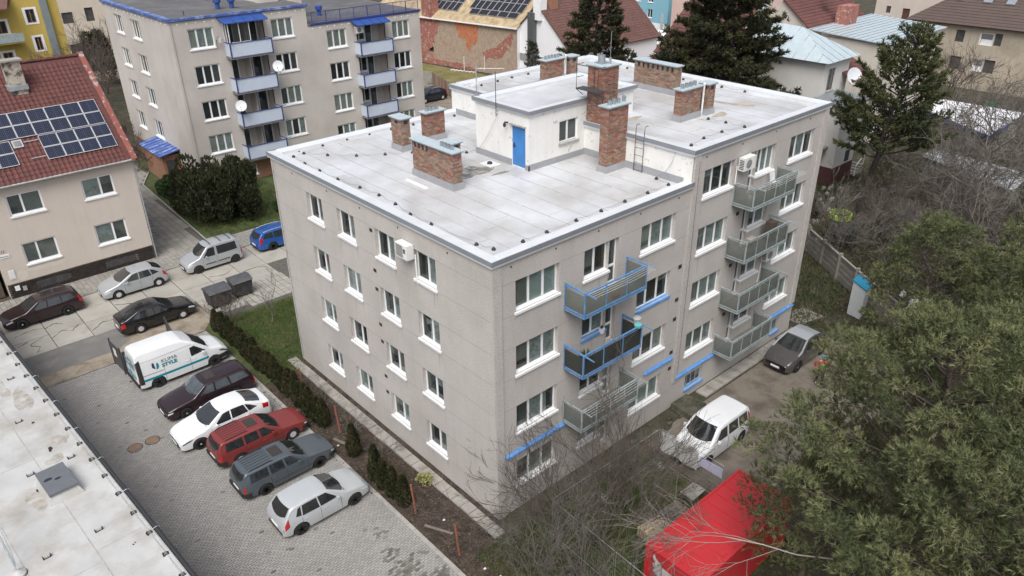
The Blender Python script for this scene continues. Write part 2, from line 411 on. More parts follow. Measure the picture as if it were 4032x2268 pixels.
# ---- roofs
def roof_slab(x0, x1, y0, y1, z, zp, front=True, cap=.42, fas=.17, sides='xXyY', m='roofing'):
    r = MB().box(x0+.02, x1-.02, y0+.02, y1-.02, z-.25, z).build('roof', M[m], block)
    oh = .1
    cp = MB()
    if 'x' in sides: cp.hexa([(x0-oh, y0-oh, z-.04), (x0+cap, y0-oh, z-.04), (x0+cap, y1+oh, z-.04), (x0-oh, y1+oh, z-.04), (x0-oh, y0-oh, zp), (x0+cap, y0-oh, zp-.05), (x0+cap, y1+oh, zp-.05), (x0-oh, y1+oh, zp)])
    if 'X' in sides: cp.hexa([(x1-cap, y0-oh, z-.04), (x1+oh, y0-oh, z-.04), (x1+oh, y1+oh, z-.04), (x1-cap, y1+oh, z-.04), (x1-cap, y0-oh, zp-.05), (x1+oh, y0-oh, zp), (x1+oh, y1+oh, zp), (x1-cap, y1+oh, zp-.05)])
    a = x0+cap+.002 if 'x' in sides else x0-.0; b = x1-cap-.002 if 'X' in sides else x1+.0
    if 'y' in sides: cp.hexa([(a, y0-oh, z-.04), (b, y0-oh, z-.04), (b, y0+cap, z-.04), (a, y0+cap, z-.04), (a, y0-oh, zp), (b, y0-oh, zp), (b, y0+cap, zp-.05), (a, y0+cap, zp-.05)])
    if 'Y' in sides: cp.hexa([(a, y1-cap, z-.04), (b, y1-cap, z-.04), (b, y1+oh, z-.04), (a, y1+oh, z-.04), (a, y1-cap, zp-.05), (b, y1-cap, zp-.05), (b, y1+oh, zp), (a, y1+oh, zp)])
    cp.build('parapet_cap', M['parapet'], r)
    f = MB(); o2 = oh+.03
    if 'x' in sides: f.box(x0-o2, x0-oh-.002, y0-o2, y1+o2, zp-fas, zp+.012)
    if 'X' in sides: f.box(x1+oh+.002, x1+o2, y0-o2, y1+o2, zp-fas, zp+.012)
    if 'y' in sides: f.box(x0-oh, x1+oh, y0-o2, y0-oh-.002, zp-fas, zp+.012)
    if 'Y' in sides: f.box(x0-oh, x1+oh, y1+oh+.002, y1+o2, zp-fas, zp+.012)
    # soffit ledge under the fascia
    f.build('fascia', M['fascia'], r)
    g = MB()
    if 'x' in sides: g.box(x0-.07, x0-.002, y0-.07, y1+.07, zp-fas-.07, zp-fas+.02)
    if 'y' in sides: g.box(x0, x1+.05, y0-.07, y0-.002, zp-fas-.07, zp-fas+.02)
    if g.v: g.build('drip_strip', M['upstand'], r)
    return r
M['parapet'] = mat('pale_metal_parapet', (.62, .645, .67), .4, .06, 1.5, speck=.02)
low = roof_slab(0, XL, 0, YW, 12.15, 12.37, sides='xyY')
high = roof_slab(XL, XR, 0, YW, 13.60, 13.83)
# white step wall with grey upstand
PW = Plane((XL, 0), (0, 1), (1, 0))
MB().box(XL-.012, XL-.002, .0, YW, 12.1, 13.66).build('step_wall', M['render_white'], block)
for a, b in ((.42, 6.48), (10.36, YW-.4)): MB().box(XL-.06, XL-.013, a, b, 12.15, 12.48).build('upstand', M['upstand'], block)
# membrane seams on the roofs (welded laps, slightly raised)
def roof_seams(r, xs, y0, y1, z, brk):
    q = MB()
    for x in xs:
        y = y0
        while y < y1:
            L_ = random.uniform(1.2, 3.2); e = min(y+L_, y1); q.box(x-.018+random.uniform(-.008, .008), x+.014, y, e, z, z+.006); y = e+random.uniform(0, .25)
    for (xa, xb, y) in brk: q.box(xa, xb, y-.01, y+.01, z, z+.005)
    q.build('membrane_seam', M['roofseam'], r)
random.seed(5)
roof_seams(low, [1.5, 2.55, 3.6, 4.7, 5.8, 6.9, 8.0, 9.1, 10.2], .45, 16.6, 12.15, [(1.5, 2.5, 2.6), (.5, 1.5, 1.9), (2.6, 3.6, 3.1), (4.7, 5.8, 2.0), (5.8, 6.9, 9.2), (.5, 1.5, 12.0)])
roof_seams(high, [12.9, 14.1, 15.3, 16.5, 17.7, 18.9, 20.1, 21.3, 22.4], .45, 16.6, 13.60, [(14.1, 15.3, 2.2), (16.5, 17.7, 8.1), (20.1, 21.3, 5.2)])
# puddle and dirt on the roof: thin wet film and stain sheets
def blob(name, cx, cy, z, rx, ry, m, par, seed, n=28, th=.003):
    r_ = random.Random(seed); pts = []
    ph = [r_.uniform(0, 6.28) for _ in range(4)]
    for i in range(n):
        t = 2*math.pi*i/n; k = 1+.22*math.sin(2*t+ph[0])+.15*math.sin(3*t+ph[1])+.09*math.sin(5*t+ph[2])+.05*math.sin(9*t+ph[3])
        pts.append((cx+rx*k*math.cos(t), cy+ry*k*math.sin(t), z))
    return MB().prism(pts, (0, 0, th)).build(name, m, par)
M['puddle'] = mat('wet_roof_patch', (.10, .092, .082), .12, .5, 2.5, blotch=(.27, .26, .24), bls=3.5, blt=.52)
M['stainy'] = mat('ochre_dirt', (.42, .38, .31), .6, .15, 2, blotch=(.33, .29, .22), bls=3, blt=.55)
blob('puddle', 5.9, 8.25, 12.152, .85, .75, M['puddle'], low, 3)
blob('puddle', 6.7, 7.2, 12.152, .5, .10, M['puddle'], low, 5)
for (x, y, a, b, s) in ((17.9, 3.0, .5, .3, 1), (14.2, 5.6, .5, .25, 4), (20.5, 3.2, .25, .6, 7), (20.0, 4.3, .2, .9, 12)):
    blob('dirt_patch', x, y, 13.603, a, b, M['stainy'], high, s)
MB().box(2.9, 3.05, 7.9, 9.5, 12.15, 12.2).build('white_lath', M['frame'], low)
# ---- chimneys
NB = [0]
BW, BH, BD = .245, .066, .02
def brickmesh(m, w, nm):
    q = MB(); g = .006
    q.hexa([(-w/2, -BD, 0), (w/2, -BD, 0), (w/2, 0, 0), (-w/2, 0, 0), (-w/2+g, -BD, BH), (w/2-g, -BD, BH), (w/2, 0, BH), (-w/2, 0, BH)])
    me = bpy.data.meshes.new(nm); me.from_pydata(q.v, [], q.f); me.materials.append(m); me.update(); return me
def chimney(x0, x1, y0, y1, z0, z1, mred=.5, holes=0, pots=(), cap=.08, parts=False, hole_y=None, base=.3, opening=False, hs_=None):
    core = MB().box(x0+.015, x1-.015, y0+.015, y1-.015, z0, z1)
    ch = core.build('chimney', M['mortar'], block)
    r_ = random.Random(int(x0*100+y0*10))
    st = {'brickred': MB(), 'brickbrown': MB()}
    hz0, hz1 = z1-.34, z1-.09
    hl = []
    if holes:
        for i in range(holes): yy = hole_y[0]+(hole_y[1]-hole_y[0])*(i+.5)/holes; hl.append((yy-.065, yy+.065))
    faces = [('-x', y0, y1), ('-y', x0, x1), ('+x', y0, y1), ('+y', x0, x1)]
    zb = z0+base
    n = int((z1-zb)/.0765)
    for fc, a, b in faces:
        for k in range(n):
            z = zb+.01+k*.0765
            u = a+(-.125 if k % 2 else 0)
            while u < b-.01:
                ua, ub = max(u, a), min(u+.25, b); u += .25
                if ub-ua < .05: continue
                if fc == '-x' and hl and z+BH > hz0 and z < hz1 and any(p < ub and q > ua for p, q in hl):
                    cs_ = []
                    cur = ua
                    for p, q in hl:
                        if p > cur and p < ub: cs_.append((cur, p))
                        if q > cur and p < ub: cur = q
                    if cur < ub: cs_.append((cur, ub))
                else: cs_ = [(ua, ub)]
                for (ua_, ub_) in cs_:
                    if ub_-ua_ < .03: continue
                    red = (r_.random() < mred*(1.3 if (k > n*.75) else .8))
                    mk_ = 'brickred' if red else 'brickbrown'
                    w_ = ub_-ua_-.012; c_ = (ua_+ub_)/2; pr = BD*r_.uniform(.5, 1.1)
                    zz, g = z, .004
                    if fc == '-x': P8 = (x0-pr+.015, x0+.016, c_-w_/2, c_+w_/2)
                    elif fc == '+x': P8 = (x1-.016, x1+pr-.015, c_-w_/2, c_+w_/2)
                    elif fc == '-y': P8 = (c_-w_/2, c_+w_/2, y0-pr+.015, y0+.016)
                    else: P8 = (c_-w_/2, c_+w_/2, y1-.016, y1+pr-.015)
                    if parts and fc in ('-x', '-y') and NB[0] < 300:
                        NB[0] += 1; MB().box(*P8, zz, zz+BH).build('brick', M[mk_], ch)
                    else: st[mk_].box(*P8, zz, zz+BH)
    for k_, q in st.items():
        if q.v: q.build('brickwork', M[k_], ch, kind='stuff')
    for p, q in hl: MB().box(x0-.006, x0+.02, p, q, hz0, hz1).build('flue_opening', M['black'], ch)
    if opening:
        MB().box((x0+x1)/2-.1, (x0+x1)/2+.14, y0-.008, y0+.02, z1-.30, z1-.12).build('flue_opening', M['black'], ch)
        MB().box(x0-.008, x0+.02, (y0+y1)/2-.14, (y0+y1)/2+.1, z1-.28, z1-.14).build('flue_opening', M['black'], ch)
    o = .09
    MB().box(x0-o, x1+o, y0-o, y1+o, z1, z1+.035).build('chimney_cap', M['tincap'], ch)
    MB().box(x0-o+.01, x1+o-.01, y0-o+.01, y1+o-.01, z1-.05, z1-.001).build('cap_edge', M['fascia'], ch)
    for (px, py, r, h) in pots:
        MB().lathe((px, py, z1+.03), [(r, 0), (r, h), (r*.86, h), (r*.86, h-.12)], 14).build('flue_pot', M['pot'], ch, smooth=False)
    b = MB(); e = .035
    b.hexa([(x0-e-.03, y0-e-.03, z0), (x1+e+.03, y0-e-.03, z0), (x1+e+.03, y1+e+.03, z0), (x0-e-.03, y1+e+.03, z0), (x0-e, y0-e, z0+base-.0), (x1+e, y0-e, z0+base), (x1+e, y1+e, z0+base), (x0-e, y1+e, z0+base)])
    b.build('base_flashing', M['upstand'], ch)
    return ch
chimney(3.66, 4.16, 6.83, 9.85, 12.15, 13.87, .4, holes=4, hole_y=(8.55, 9.75), pots=[(3.92, 7.18+i*.24, .085, .2) for i in range(4)], parts=True)
chimney(5.15, 5.7, 8.85, 9.45, 12.15, 13.5, .4, opening=True)
chimney(5.2, 5.75, 12.97, 13.85, 12.15, 13.82, .25, opening=True)
chimney(7.05, 8.25, 13.4, 13.85, 12.15, 13.68, .7, pots=[(7.27+i*.22, 13.62, .085, .2) for i in range(4)])
tallc = chimney(10.25, 11.6, 3.8, 4.3, 12.15, 15.2, .62, pots=[(10.55+i*.3+(.08 if i == 3 else 0), 4.05, .09, .22+.03*(i % 2)) for i in range(4)], parts=True)
big = chimney(11.66, 12.74, 5.46, 6.46, 13.62, 16.52, .8, pots=[(12.2, 6.1, .17, .38)], base=.05)
MB().box(11.95, 12.5, 5.85, 6.35, 16.55, 16.58).build('pot_plate', M['fascia'], big)
MB().tube([(12.35, 5.7, 16.55), (12.35, 5.7, 16.85)], .06, 8).tube([(12.35, 5.7, 16.85), (12.35, 5.7, 18.0)], .012, 5).build('lightning_rod', M['galv'], big)
chimney(19.35, 19.8, 6.97, 9.95, 13.6, 15.17, .12, holes=8, hole_y=(7.1, 9.8))
chimney(15.3, 16.85, 3.56, 4.0, 13.6, 15.15, .4, pots=[(15.55+i*.33, 3.78, .09, .22) for i in range(4)])
chimney(17.3, 17.9, 3.45, 3.95, 13.6, 15.15, .45, opening=True)
chimney(15.9, 17.4, 13.65, 14.15, 13.6, 15.0, .5, pots=[(16.1+i*.26, 13.9, .08, .2) for i in range(5)])
chimney(17.8, 18.4, 13.5, 14.0, 13.6, 15.0, .25, opening=True)
for (x, y, z0, z1) in ((17.12, 3.6, 13.65, 15.2), (17.62, 13.75, 13.65, 15.1)):
    MB().tube([(x, y, z0), (x, y, z1)], .05, 8).lathe((x, y, z1), [(.065, -.06), (.065, .0), (.01, .06)], 8).build('vent_pipe', M['whiteplastic'], block)
# tall chimney ladder cage, platform, rungs
cg = MB(); zc = 15.42
cg.box(11.12, 11.66, 5.30, 6.72, zc, zc+.05)
cg.build('platform', M['iron'], big)
cg = MB()
for y in (5.32, 6.70):
    cg.tube([(11.14, y, zc), (11.14, y, zc+1.15), (11.62, y, zc+1.15)], .02, 5); cg.tube([(11.14, y, zc), (11.62, y, zc-.35)], .02, 5)
cg.tube([(11.14, 6.7, zc+1.15), (11.14, 6.0, zc+1.15)], .02, 5); cg.tube([(11.14, 6.7, zc+.55), (11.62, 6.7, zc+.55)], .015, 5)
cg.tube([(11.62, 6.0, zc+1.15), (11.62, 6.0, zc)], .02, 5); cg.tube([(11.62, 5.42, zc-.35), (11.6, 5.42, 13.9)], .03, 5)
cg.build('cage', M['iron'], big)
for i in range(6):
    z = 14.1+i*.4; MB().tube([(12.0, 5.45, z), (12.0, 5.28, z), (12.35, 5.28, z), (12.35, 5.45, z)], .014, 4).build('rung', M['iron'], big)
# ---- penthouse (stair head)
bx0, bx1, by0, by1, bz = 7.87, 15.2, 6.49, 10.33, 14.78
PB = Plane((bx0, 0), (0, 1), (1, 0)); PBy = Plane((0, by0), (1, 0), (0, 1))
q = MB(); PB.wall(q, by0, by1, 12.1, bz, [(6.74, 7.66, 12.18, 14.1)], .08)
PBy.wall(q, bx0, bx1, 12.1, bz, [(9.84, 11.12, 13.05, 14.12)], .12)
q.box(bx0+.3, bx1-.3, by0+.3, by1-.3, 12.1, bz-.1)
q.poly((bx1, by0, 12.1), (bx1, by1, 12.1), (bx1, by1, bz), (bx1, by0, bz)); q.poly((bx0, by1, 12.1), (bx1, by1, 12.1), (bx1, by1, bz), (bx0, by1, bz))
pent = q.build('stair_head', M['render_white'], block)
window(PBy, pent, 9.84, 11.12, 13.05, 14.12, (.48,), rev=.1, sill='grey', blinds=['greyd'], detail=1)
dq = MB(); PB.box(dq, 6.75, 7.65, .03, .07, 12.2, 14.08); dr = dq.build('door', M['doorblue'], pent)
dq = MB(); PB.box(dq, 7.52, 7.57, -.0, .03, 13.05, 13.28); PB.box(dq, 7.40, 7.55, -.04, -.02, 13.16, 13.19); dq.build('door_handle', M['black'], dr)
dq = MB(); PB.box(dq, 6.70, 7.74, -.14, .0, 14.16, 14.2); dq.build('door_hood', M['concrete'], pent)
dq = MB(); PB.box(dq, 7.70, 8.0, -.004, .01, 12.15, 12.151); dq.build('threshold', M['upstand'], pent)
rs = roof_slab(bx0, bx1, by0, by1, 14.80, 14.98, cap=.36, fas=.16)
# grey upstand round the stair head
up = MB(); up.box(bx0-.05, bx0-.003, 7.68, by1, 12.15, 12.46).box(bx0-.05, bx0-.003, by0-.05, 6.72, 12.15, 12.40).box(bx0-.05, XL-.07, by0-.05, by0-.003, 12.15, 12.44)
up.build('upstand', M['upstand'], pent)
lm = MB().tube([(bx0-.01, 7.95, 14.18), (bx0-.2, 7.95, 14.22)], .04, 8).lathe((bx0-.22, 7.95, 14.1), [(.05, -.1), (.075, 0), (.05, .09)], 10); lm.build('wall_lamp', M['black'], pent)
# mast on the stair head, aerial on the step wall
mast = MB().tube([(7.72, 8.62, 14.35), (7.72, 8.62, 16.45)], .018, 6)
for z in (14.45, 14.6, 14.8): mast.tube([(7.72, 8.62, z), (7.86, 8.62, z)], .012, 4)
tag(mast.build('lightning_mast', M['iron']), 'thin dark lightning mast clamped to the white stair head wall beside the blue door', 'lightning rod')
aer = thing('tv_aerial', 'cluster of white grid tv aerials on a pole above the white step wall', 'tv aerial', (11.5, 14.65, 13.0))
MB().tube([(11.5, 14.65, 12.9), (11.5, 14.65, 15.3)], .03, 7).build('pole', M['galv'], aer)
am = MB(); 
def yagi(o, d, L_, n, w):
    o = Vector(o); d = Vector(d).normalized(); s = d.cross(Vector((0, 0, 1))).normalized()
    am.tube([o, o+d*L_], .012, 4)
    for i in range(n):
        c = o+d*L_*(i+.5)/n; am.tube([c-s*w/2, c+s*w/2], .008, 4)
yagi((11.5, 14.65, 14.9), (-.6, 1, .05), 1.5, 7, .5); yagi((11.5, 14.65, 15.1), (.7, -1, .05), 1.6, 3, .35); yagi((11.5, 14.65, 14.35), (-1, -.6, 0), 1.2, 6, .4); yagi((11.5, 14.65, 14.3), (1, .5, 0), 1.1, 5, .5)
for (cx, cy, cz) in ((11.3, 15.4, 15.3), (11.6, 14.0, 15.5)):
    for i in range(6): am.tube([(cx-.25, cy-.25, cz-.3+i*.12), (cx+.2, cy+.25, cz-.3+i*.12)], .009, 4)
    am.tube([(cx-.1, cy-.1, cz-.35), (cx-.1, cy-.1, cz+.4)], .01, 4)
am.build('grid', M['frame'], aer)
# hooked ladder on the step wall
ld = thing('roof_ladder', 'black hooked steel ladder leaning on the white step between the two roofs', 'ladder', (11.5, 2.95, 12.15))
for y in (2.70, 3.20):
    MB().tube([(11.50, y, 12.15), (11.50, y, 14.15), (11.53, y, 14.28), (11.62, y, 14.34), (11.75, y, 14.30)], .017, 5).build('rail', M['iron'], ld)
for i in range(5): MB().tube([(11.50, 2.70, 12.2+i*.36), (11.50, 3.20, 12.2+i*.36)], .014, 4).build('rung', M['iron'], ld)
# roof outlet
vt = thing('roof_drain', 'black roof drain dome on a pale square patch beside the puddle', 'roof vent', (7.2, 8.55, 12.15))
MB().box(6.85, 7.55, 8.1, 8.95, 12.155, 12.165).build('patch', M['parapet'], vt)
MB().lathe((7.2, 8.55, 12.165), [(.13, 0), (.13, .05), (.09, .10), (.02, .12)], 12).build('dome', M['black'], vt)
# lightning-conductor holders and wires
low_cones = [(1.4, 16.75), (2.75, 16.7), (4.2, 16.72), (5.6, 16.72), (7.0, 16.68), (8.4, 16.55), (11.2, 16.4)]
diag = [(1.4, 16.18), (2.13, 15.1), (3.13, 14.01), (4.29, 13.2), (5.45, 12.5), (7.43, 10.61)]
left = [(.77, 16.07), (.65, 14.71), (.65, 13.29), (.67, 11.66), (.84, 10.03), (.94, 8.64), (.87, 7.28), (.67, 5.92), (.68, 4.5), (.78, 1.8), (.98, 1.04)]
frontc = [(2.23, .8), (3.5, .81), (5.15, .82), (6.62, .81), (8.13, .83), (9.61, .81), (11.07, .82), (11.3, 1.68)]
hi_f = [(12.63, .91), (13.91, 1.15), (15.36, 1.16), (16.83, .88)]; hi_d = [(16.81, 1.93), (16.74, 2.91)]
hi_r = [(22.8, 4.75), (22.8, 6.28), (22.76, 8.95), (22.76, 13.31)]; hi_l = [(12.39, 16.4), (13.19, 16.26), (14.55, 16.38), (15.81, 16.5), (17.18, 16.51)]
cone = MB().lathe((0, 0, 0), [(.088, 0), (.088, .03), (.04, .10), (.02, .115)], 10)
cme = bpy.data.meshes.new('wire_holder'); cme.from_pydata(cone.v, [], cone.f); cme.materials.append(M['black']); cme.update()
ORD = ['first', 'second', 'third', 'fourth', 'fifth', 'sixth', 'seventh', 'eighth', 'ninth', 'tenth', 'eleventh']
for pts, z, lab in ((low_cones, 12.15, 'along the far edge of the lower roof, counted from the left corner'),
                    (diag, 12.15, 'on the diagonal wire from the left roof corner to the chimneys'),
                    (left, 12.15, 'along the gable edge of the lower roof, counted from the left corner'),
                    (frontc, 12.15, 'along the balcony side of the lower roof, from the near corner'),
                    (hi_f, 13.6, 'along the balcony side of the upper roof, from the near corner'),
                    (hi_d, 13.6, 'beside the paired brick chimneys of the upper roof'),
                    (hi_r, 13.6, 'along the far right edge of the upper roof'),
                    (hi_l, 13.6, 'along the far left edge of the upper roof')):
    for i_, (x, y) in enumerate(pts):
        o = bpy.data.objects.new('wire_holder', cme); COL.objects.link(o); o.location = (x, y, z+.001)
        tag(o, ORD[i_]+' black cone '+lab, 'wire holder', 'black cones holding the roof wires')
def wire(pts, z, lab, r=.006):
    q = MB(); P_ = []
    for a, b in zip(pts, pts[1:]):
        for t in np.linspace(0, 1, 6)[:-1]:
            x = a[0]+(b[0]-a[0])*t; y = a[1]+(b[1]-a[1])*t; P_.append((x+.03*math.sin(9*t), y, z+.13-.09*math.sin(math.pi*t)))
    P_.append((*pts[-1], z+.13)); q.tube(P_, r, 4)
    tag(q.build('lightning_wire', M['wire']), lab, 'wire')
wire(low_cones, 12.15, 'thin wire along the far left edge of the lower white roof'); wire(diag, 12.15, 'thin wire crossing the lower roof diagonally from its left corner')
wire(left, 12.15, 'thin wire along the gable edge of the lower white roof'); wire(frontc, 12.15, 'thin wire along the balcony side edge of the lower roof')
wire(hi_f+hi_d, 13.6, 'thin wire on the upper roof between its front edge and the paired chimneys'); wire(hi_r, 13.6, 'thin wire along the right edge of the upper roof'); wire(hi_l, 13.6, 'thin wire along the left edge of the upper roof')
wq = MB().tube([(7.72, 8.62, 14.3), (7.78, 9.3, 13.3), (7.8, 10.0, 12.5), (7.5, 10.5, 12.2)], .008, 4).tube([(11.55, .9, 13.7), (11.55, 1.1, 13.0), (11.5, 1.4, 12.5), (11.2, 1.7, 12.25)], .008, 4).build('conductor', M['wire'], block)
dp = MB().tube([(12.0, -.09, 13.3), (12.02, -.1, 8), (12.0, -.09, 2.0)], .01, 4)
for i in range(9): dp.tube([(12.0, -.12, 12.4-i*1.1), (12.0, 0, 12.4-i*1.1)], .012, 4)
dp.build('conductor', M['wire'], block)
dp = MB().tube([(.02, YW-.25, 12.1), (-.05, YW-.25, 11.5), (-.05, YW-.25, .3)], .01, 4)
for i in range(10): dp.tube([(-.09, YW-.25, 11.4-i*1.1), (0, YW-.25, 11.4-i*1.1)], .012, 4)
dp.build('conductor', M['wire'], block)
# ---- balconies
def balcony(x0, x1, zt, paint, glass, npan, shade, lines=True, yo=-1.12):
    """zt = handrail height"""
    zb = zt-1.0
    b = MB(); b.box(x0, x1, yo, -.0, zb-.14, zb-.05); slab = b.build('balcony', M['balcslab'], block)
    f = MB(); w_ = .055
    f.bar((x0, yo, zt), (x1, yo, zt), w_); f.bar((x0, yo, zb), (x1, yo, zb), w_, .07)
    f.bar((x0, yo, zb-.12), (x1, yo, zb-.12), .05, .05)
    for x in (x0, x1):
        f.bar((x, yo-.0, zt), (x, 0, zt+.0), w_*.9); f.bar((x, yo, zb), (x, 0, zb), w_*.8); f.bar((x, yo, zb-.14), (x, yo, zt), w_); f.bar((x, -.03, zb), (x, -.03, zt), w_*.8)
        f.bar((x, yo, zb-.12), (x, 0, zb-.12), .05)
    f.bar((x0, yo+.0, zt-.12), (x1, yo, zt-.12), .02)
    L_ = (x1-x0)/npan
    for i in range(1, npan): f.bar((x0+L_*i, yo, zb), (x0+L_*i, yo, zt), w_*.8)
    f.build('railing', M[paint], slab)
    for i in range(npan):
        MB().box(x0+L_*i+.03, x0+L_*(i+1)-.03, yo-.004, yo+.004, zb+.04, zt-.13).build('glass_panel', M[glass], slab)
    for x in (x0, x1): MB().box(x-.004, x+.004, yo+.03, -.05, zb+.04, zt-.13).build('glass_panel', M[glass], slab)
    if lines:
        q = MB()
        for x in (x0, x1): q.bar((x, yo-.55, zt+.02), (x, yo+.1, zt+.02), .03)
        q.build('drying_arm', M[paint], slab)
        q = MB()
        for i in range(4): q.tube([(x0, yo-.12-i*.13, zt+.03), ((x0+x1)/2, yo-.12-i*.13, zt-.02), (x1, yo-.12-i*.13, zt+.03)], .004, 3)
        q.build('washing_line', M['frame'], slab)
    return slab
M['balcslab'] = mat('balcony_slab', (.20, .19, .175), .9, .2, 2)
balcony(3.72, 7.45, 10.12, 'bluepaint', 'frost', 3, 1)
balcony(3.78, 7.42, 7.24, 'bluepaint', 'smoke', 3, 1, lines=False)
balcony(3.82, 7.46, 4.45, 'tealpaint', 'frost', 4, 1)
balcony(15.15, 18.9, 11.46, 'tealpaint', 'frost', 4, 1)
balcony(15.12, 18.9, 8.70, 'tealpaint', 'frost', 4, 1, lines=False)
balcony(15.15, 18.87, 5.86, 'tealpaint', 'frost', 4, 1, lines=False)
balcony(15.15, 18.85, 3.05, 'tealpaint', 'frost', 4, 1, lines=False)
for (x, z) in ((3.72, 10.14), (7.42, 7.26), (3.78, 7.26), (7.46, 4.47), (18.9, 8.72), (18.87, 5.88)):
    MB().bar((x, -1.7, z-.02), (x, -.02, z+.06), .04).build('side_arm', M['bluepaint'] if x < 10 and z > 5 else M['tealpaint'], block)
# air conditioners (wall mounted parts of the flats, liftable: things)
def aircon(x0, x1, y0, y1, z0, z1, lab, fan='-y'):
    a = thing('air_conditioner', lab, 'air conditioner', ((x0+x1)/2, (y0+y1)/2, z0))
    MB().box(x0, x1, y0, y1, z0, z1).build('casing', M['whiteplastic'], a)
    if fan == '-x':
        MB().box(x0-.008, x0, y0+(y1-y0)*.35, y1-.05, z0+.05, z1-.05).build('grille', M['fan'], a)
        MB().box(x0-.007, x0, y0+.1, y0+.25, z0+.38, z0+.46).box(x0-.007, x0, y0+.12, y0+.24, z0+.28, z0+.36).build('label_mark', M['black'], a)
    else:
        MB().lathe(((x0+x1)/2-.1, y0-.001, (z0+z1)/2), [(.22, 0), (.22, -.012), (.05, -.02)], 18, 'y').build('grille', M['fan'], a)
        for i in range(6): MB().box(x0-.006, x0, y0+.05, y1-.05, z0+.07+i*.08, z0+.11+i*.08).build('louvre', M['black'], a)
    MB().box(x0+.03, x1-.03 if fan == '-x' else x0+.06, y0+.05, y1-.05, z0-.05, z0-.001).build('bracket', M['galv'], a)
    return a
aircon(-.38, -.03, 4.82, 5.62, 10.78, 11.40, 'white air conditioner on the gable wall beside a top floor window', '-x')
aircon(15.15, 16.05, -.42, -.08, 12.10, 12.72, 'white air conditioner beside the top floor balcony door near the roof')
aircon(18.6, 19.45, -.40, -.06, 6.25, 6.85, 'white air conditioner on the wall between the second and third right balconies')
MB().tube([(-.06, 4.7, 11.0), (-.05, 4.7, 10.0), (-.04, 4.68, 9.7)], .03, 6).build('pipe_duct', M['frame'], block)
MB().tube([(15.1, -.05, 12.3), (15.1, -.05, 11.4)], .03, 6).build('pipe_duct', M['frame'], block)
MB().tube([(18.75, -.05, 6.3), (18.7, -.05, 5.4), (18.6, -.05, 4.9)], .03, 6).build('pipe_duct', M['frame'], block)
# odds and ends on the balconies
def leafy(name, c, r, h, n, m, lab, cat, pot=None, group=None, seed=1):
    t = thing(name, lab, cat, c, group); R_ = np.random.default_rng(seed)
    if pot: MB().lathe(c, [(.11, 0), (.15, .22), (.13, .22)], 10).build('pot', M[pot], t)
    V = []; F = []
    for i in range(n):
        a = R_.uniform(0, 6.28); e = R_.uniform(.2, 1.3); d = np.array([math.cos(a)*math.cos(e)*r, math.sin(a)*math.cos(e)*r, math.sin(e)*h])
        s = np.cross(d, [0, 0, 1]); s = s/np.linalg.norm(s)*.02; o_ = np.array(c)+[0, 0, .2]
        k = len(V); V += [o_-s*.5, o_+s*.5, o_+d*.6+s*1.6, o_+d, o_+d*.6-s*1.6]; F.append((k, k+1, k+2, k+3, k+4))
    npmesh('leaves', V, F, m, t); return t
M['leafdark'] = mat('dark_leaf', (.035, .055, .025), .6, .3, 10, rnd=.3)
leafy('potted_plant', (4.35, -.75, 6.24), .55, .75, 70, M['leafdark'], 'dark spiky potted plant on the blue railed balcony with smoked glass', 'plant', 'sill_grey', seed=4)
leafy('potted_plant', (6.05, -.04, 6.93), .12, .2, 14, M['leafdark'], 'tiny pot plant on the blue window sill behind the smoked glass balcony', 'plant', 'frame', seed=6)
sh = MB().box(18.0, 18.5, -.75, -.35, 7.7, 8.75); tag(sh.build('storage_box', M['brown']), 'dark cabinet with brown top standing on the second right balcony', 'cabinet')
def tag_(o, l, c): return tag(o, l, c)
chair = thing('plastic_chair', 'white plastic garden chair on the top right balcony', 'chair', (18.1, -.5, 10.46))
MB().box(17.9, 18.3, -.7, -.3, 10.86, 10.9).build('seat', M['frame'], chair)
bk = MB()
for i in range(5): bk.bar((17.92+i*.09, -.3, 10.9), (17.90+i*.095, -.22, 11.38), .045, .015)
bk.bar((17.9, -.22, 11.38), (18.3, -.22, 11.38), .05, .03); bk.build('backrest', M['frame'], chair)
for x in (17.92, 18.28):
    for y in (-.68, -.32): MB().bar((x, y, 10.41), (x, y, 10.86), .035).build('leg', M['frame'], chair)
M['teal'] = mat('teal_cloth', (.12, .42, .42), .8, .2, 5); M['redcloth'] = mat('red_cloth', (.45, .06, .05), .8, .2, 5)
tag(MB().lathe((7.15, -1.12, 7.26), [(.16, 0), (.18, .12), (.13, .14)], 10).build('bowl', M['teal']), 'teal bowl on the railing corner of the smoked glass balcony', 'bowl')
tag(MB().lathe((7.32, -.9, 7.3), [(.14, 0), (.2, .25), (.12, .3)], 8).build('basket', M['sill_grey']), 'grey basket hung on the railing corner beside the teal bowl', 'basket')
tag(MB().prism([(5.6, -.9, 9.1), (6.0, -.95, 9.1), (6.1, -.8, 9.1), (5.8, -.7, 9.1)], (0, 0, .1)).build('red_cloth', M['redcloth']), 'crumpled red cloth on the floor of the blue railed top balcony', 'cloth')
tag(MB().lathe((15.5, -.7, 10.42), [(.14, 0), (.16, .35), (.08, .5), (.02, .52)], 10).build('white_jug', M['frame']), 'white container behind frosted glass in the corner of the top right balcony', 'container')
cab = MB().box(15.2, 15.75, -1.25, -.95, 8.72, 8.85); tag(cab.build('flower_box', M['concrete']), 'empty pale flower box on the railing corner of the second right balcony', 'flower box')
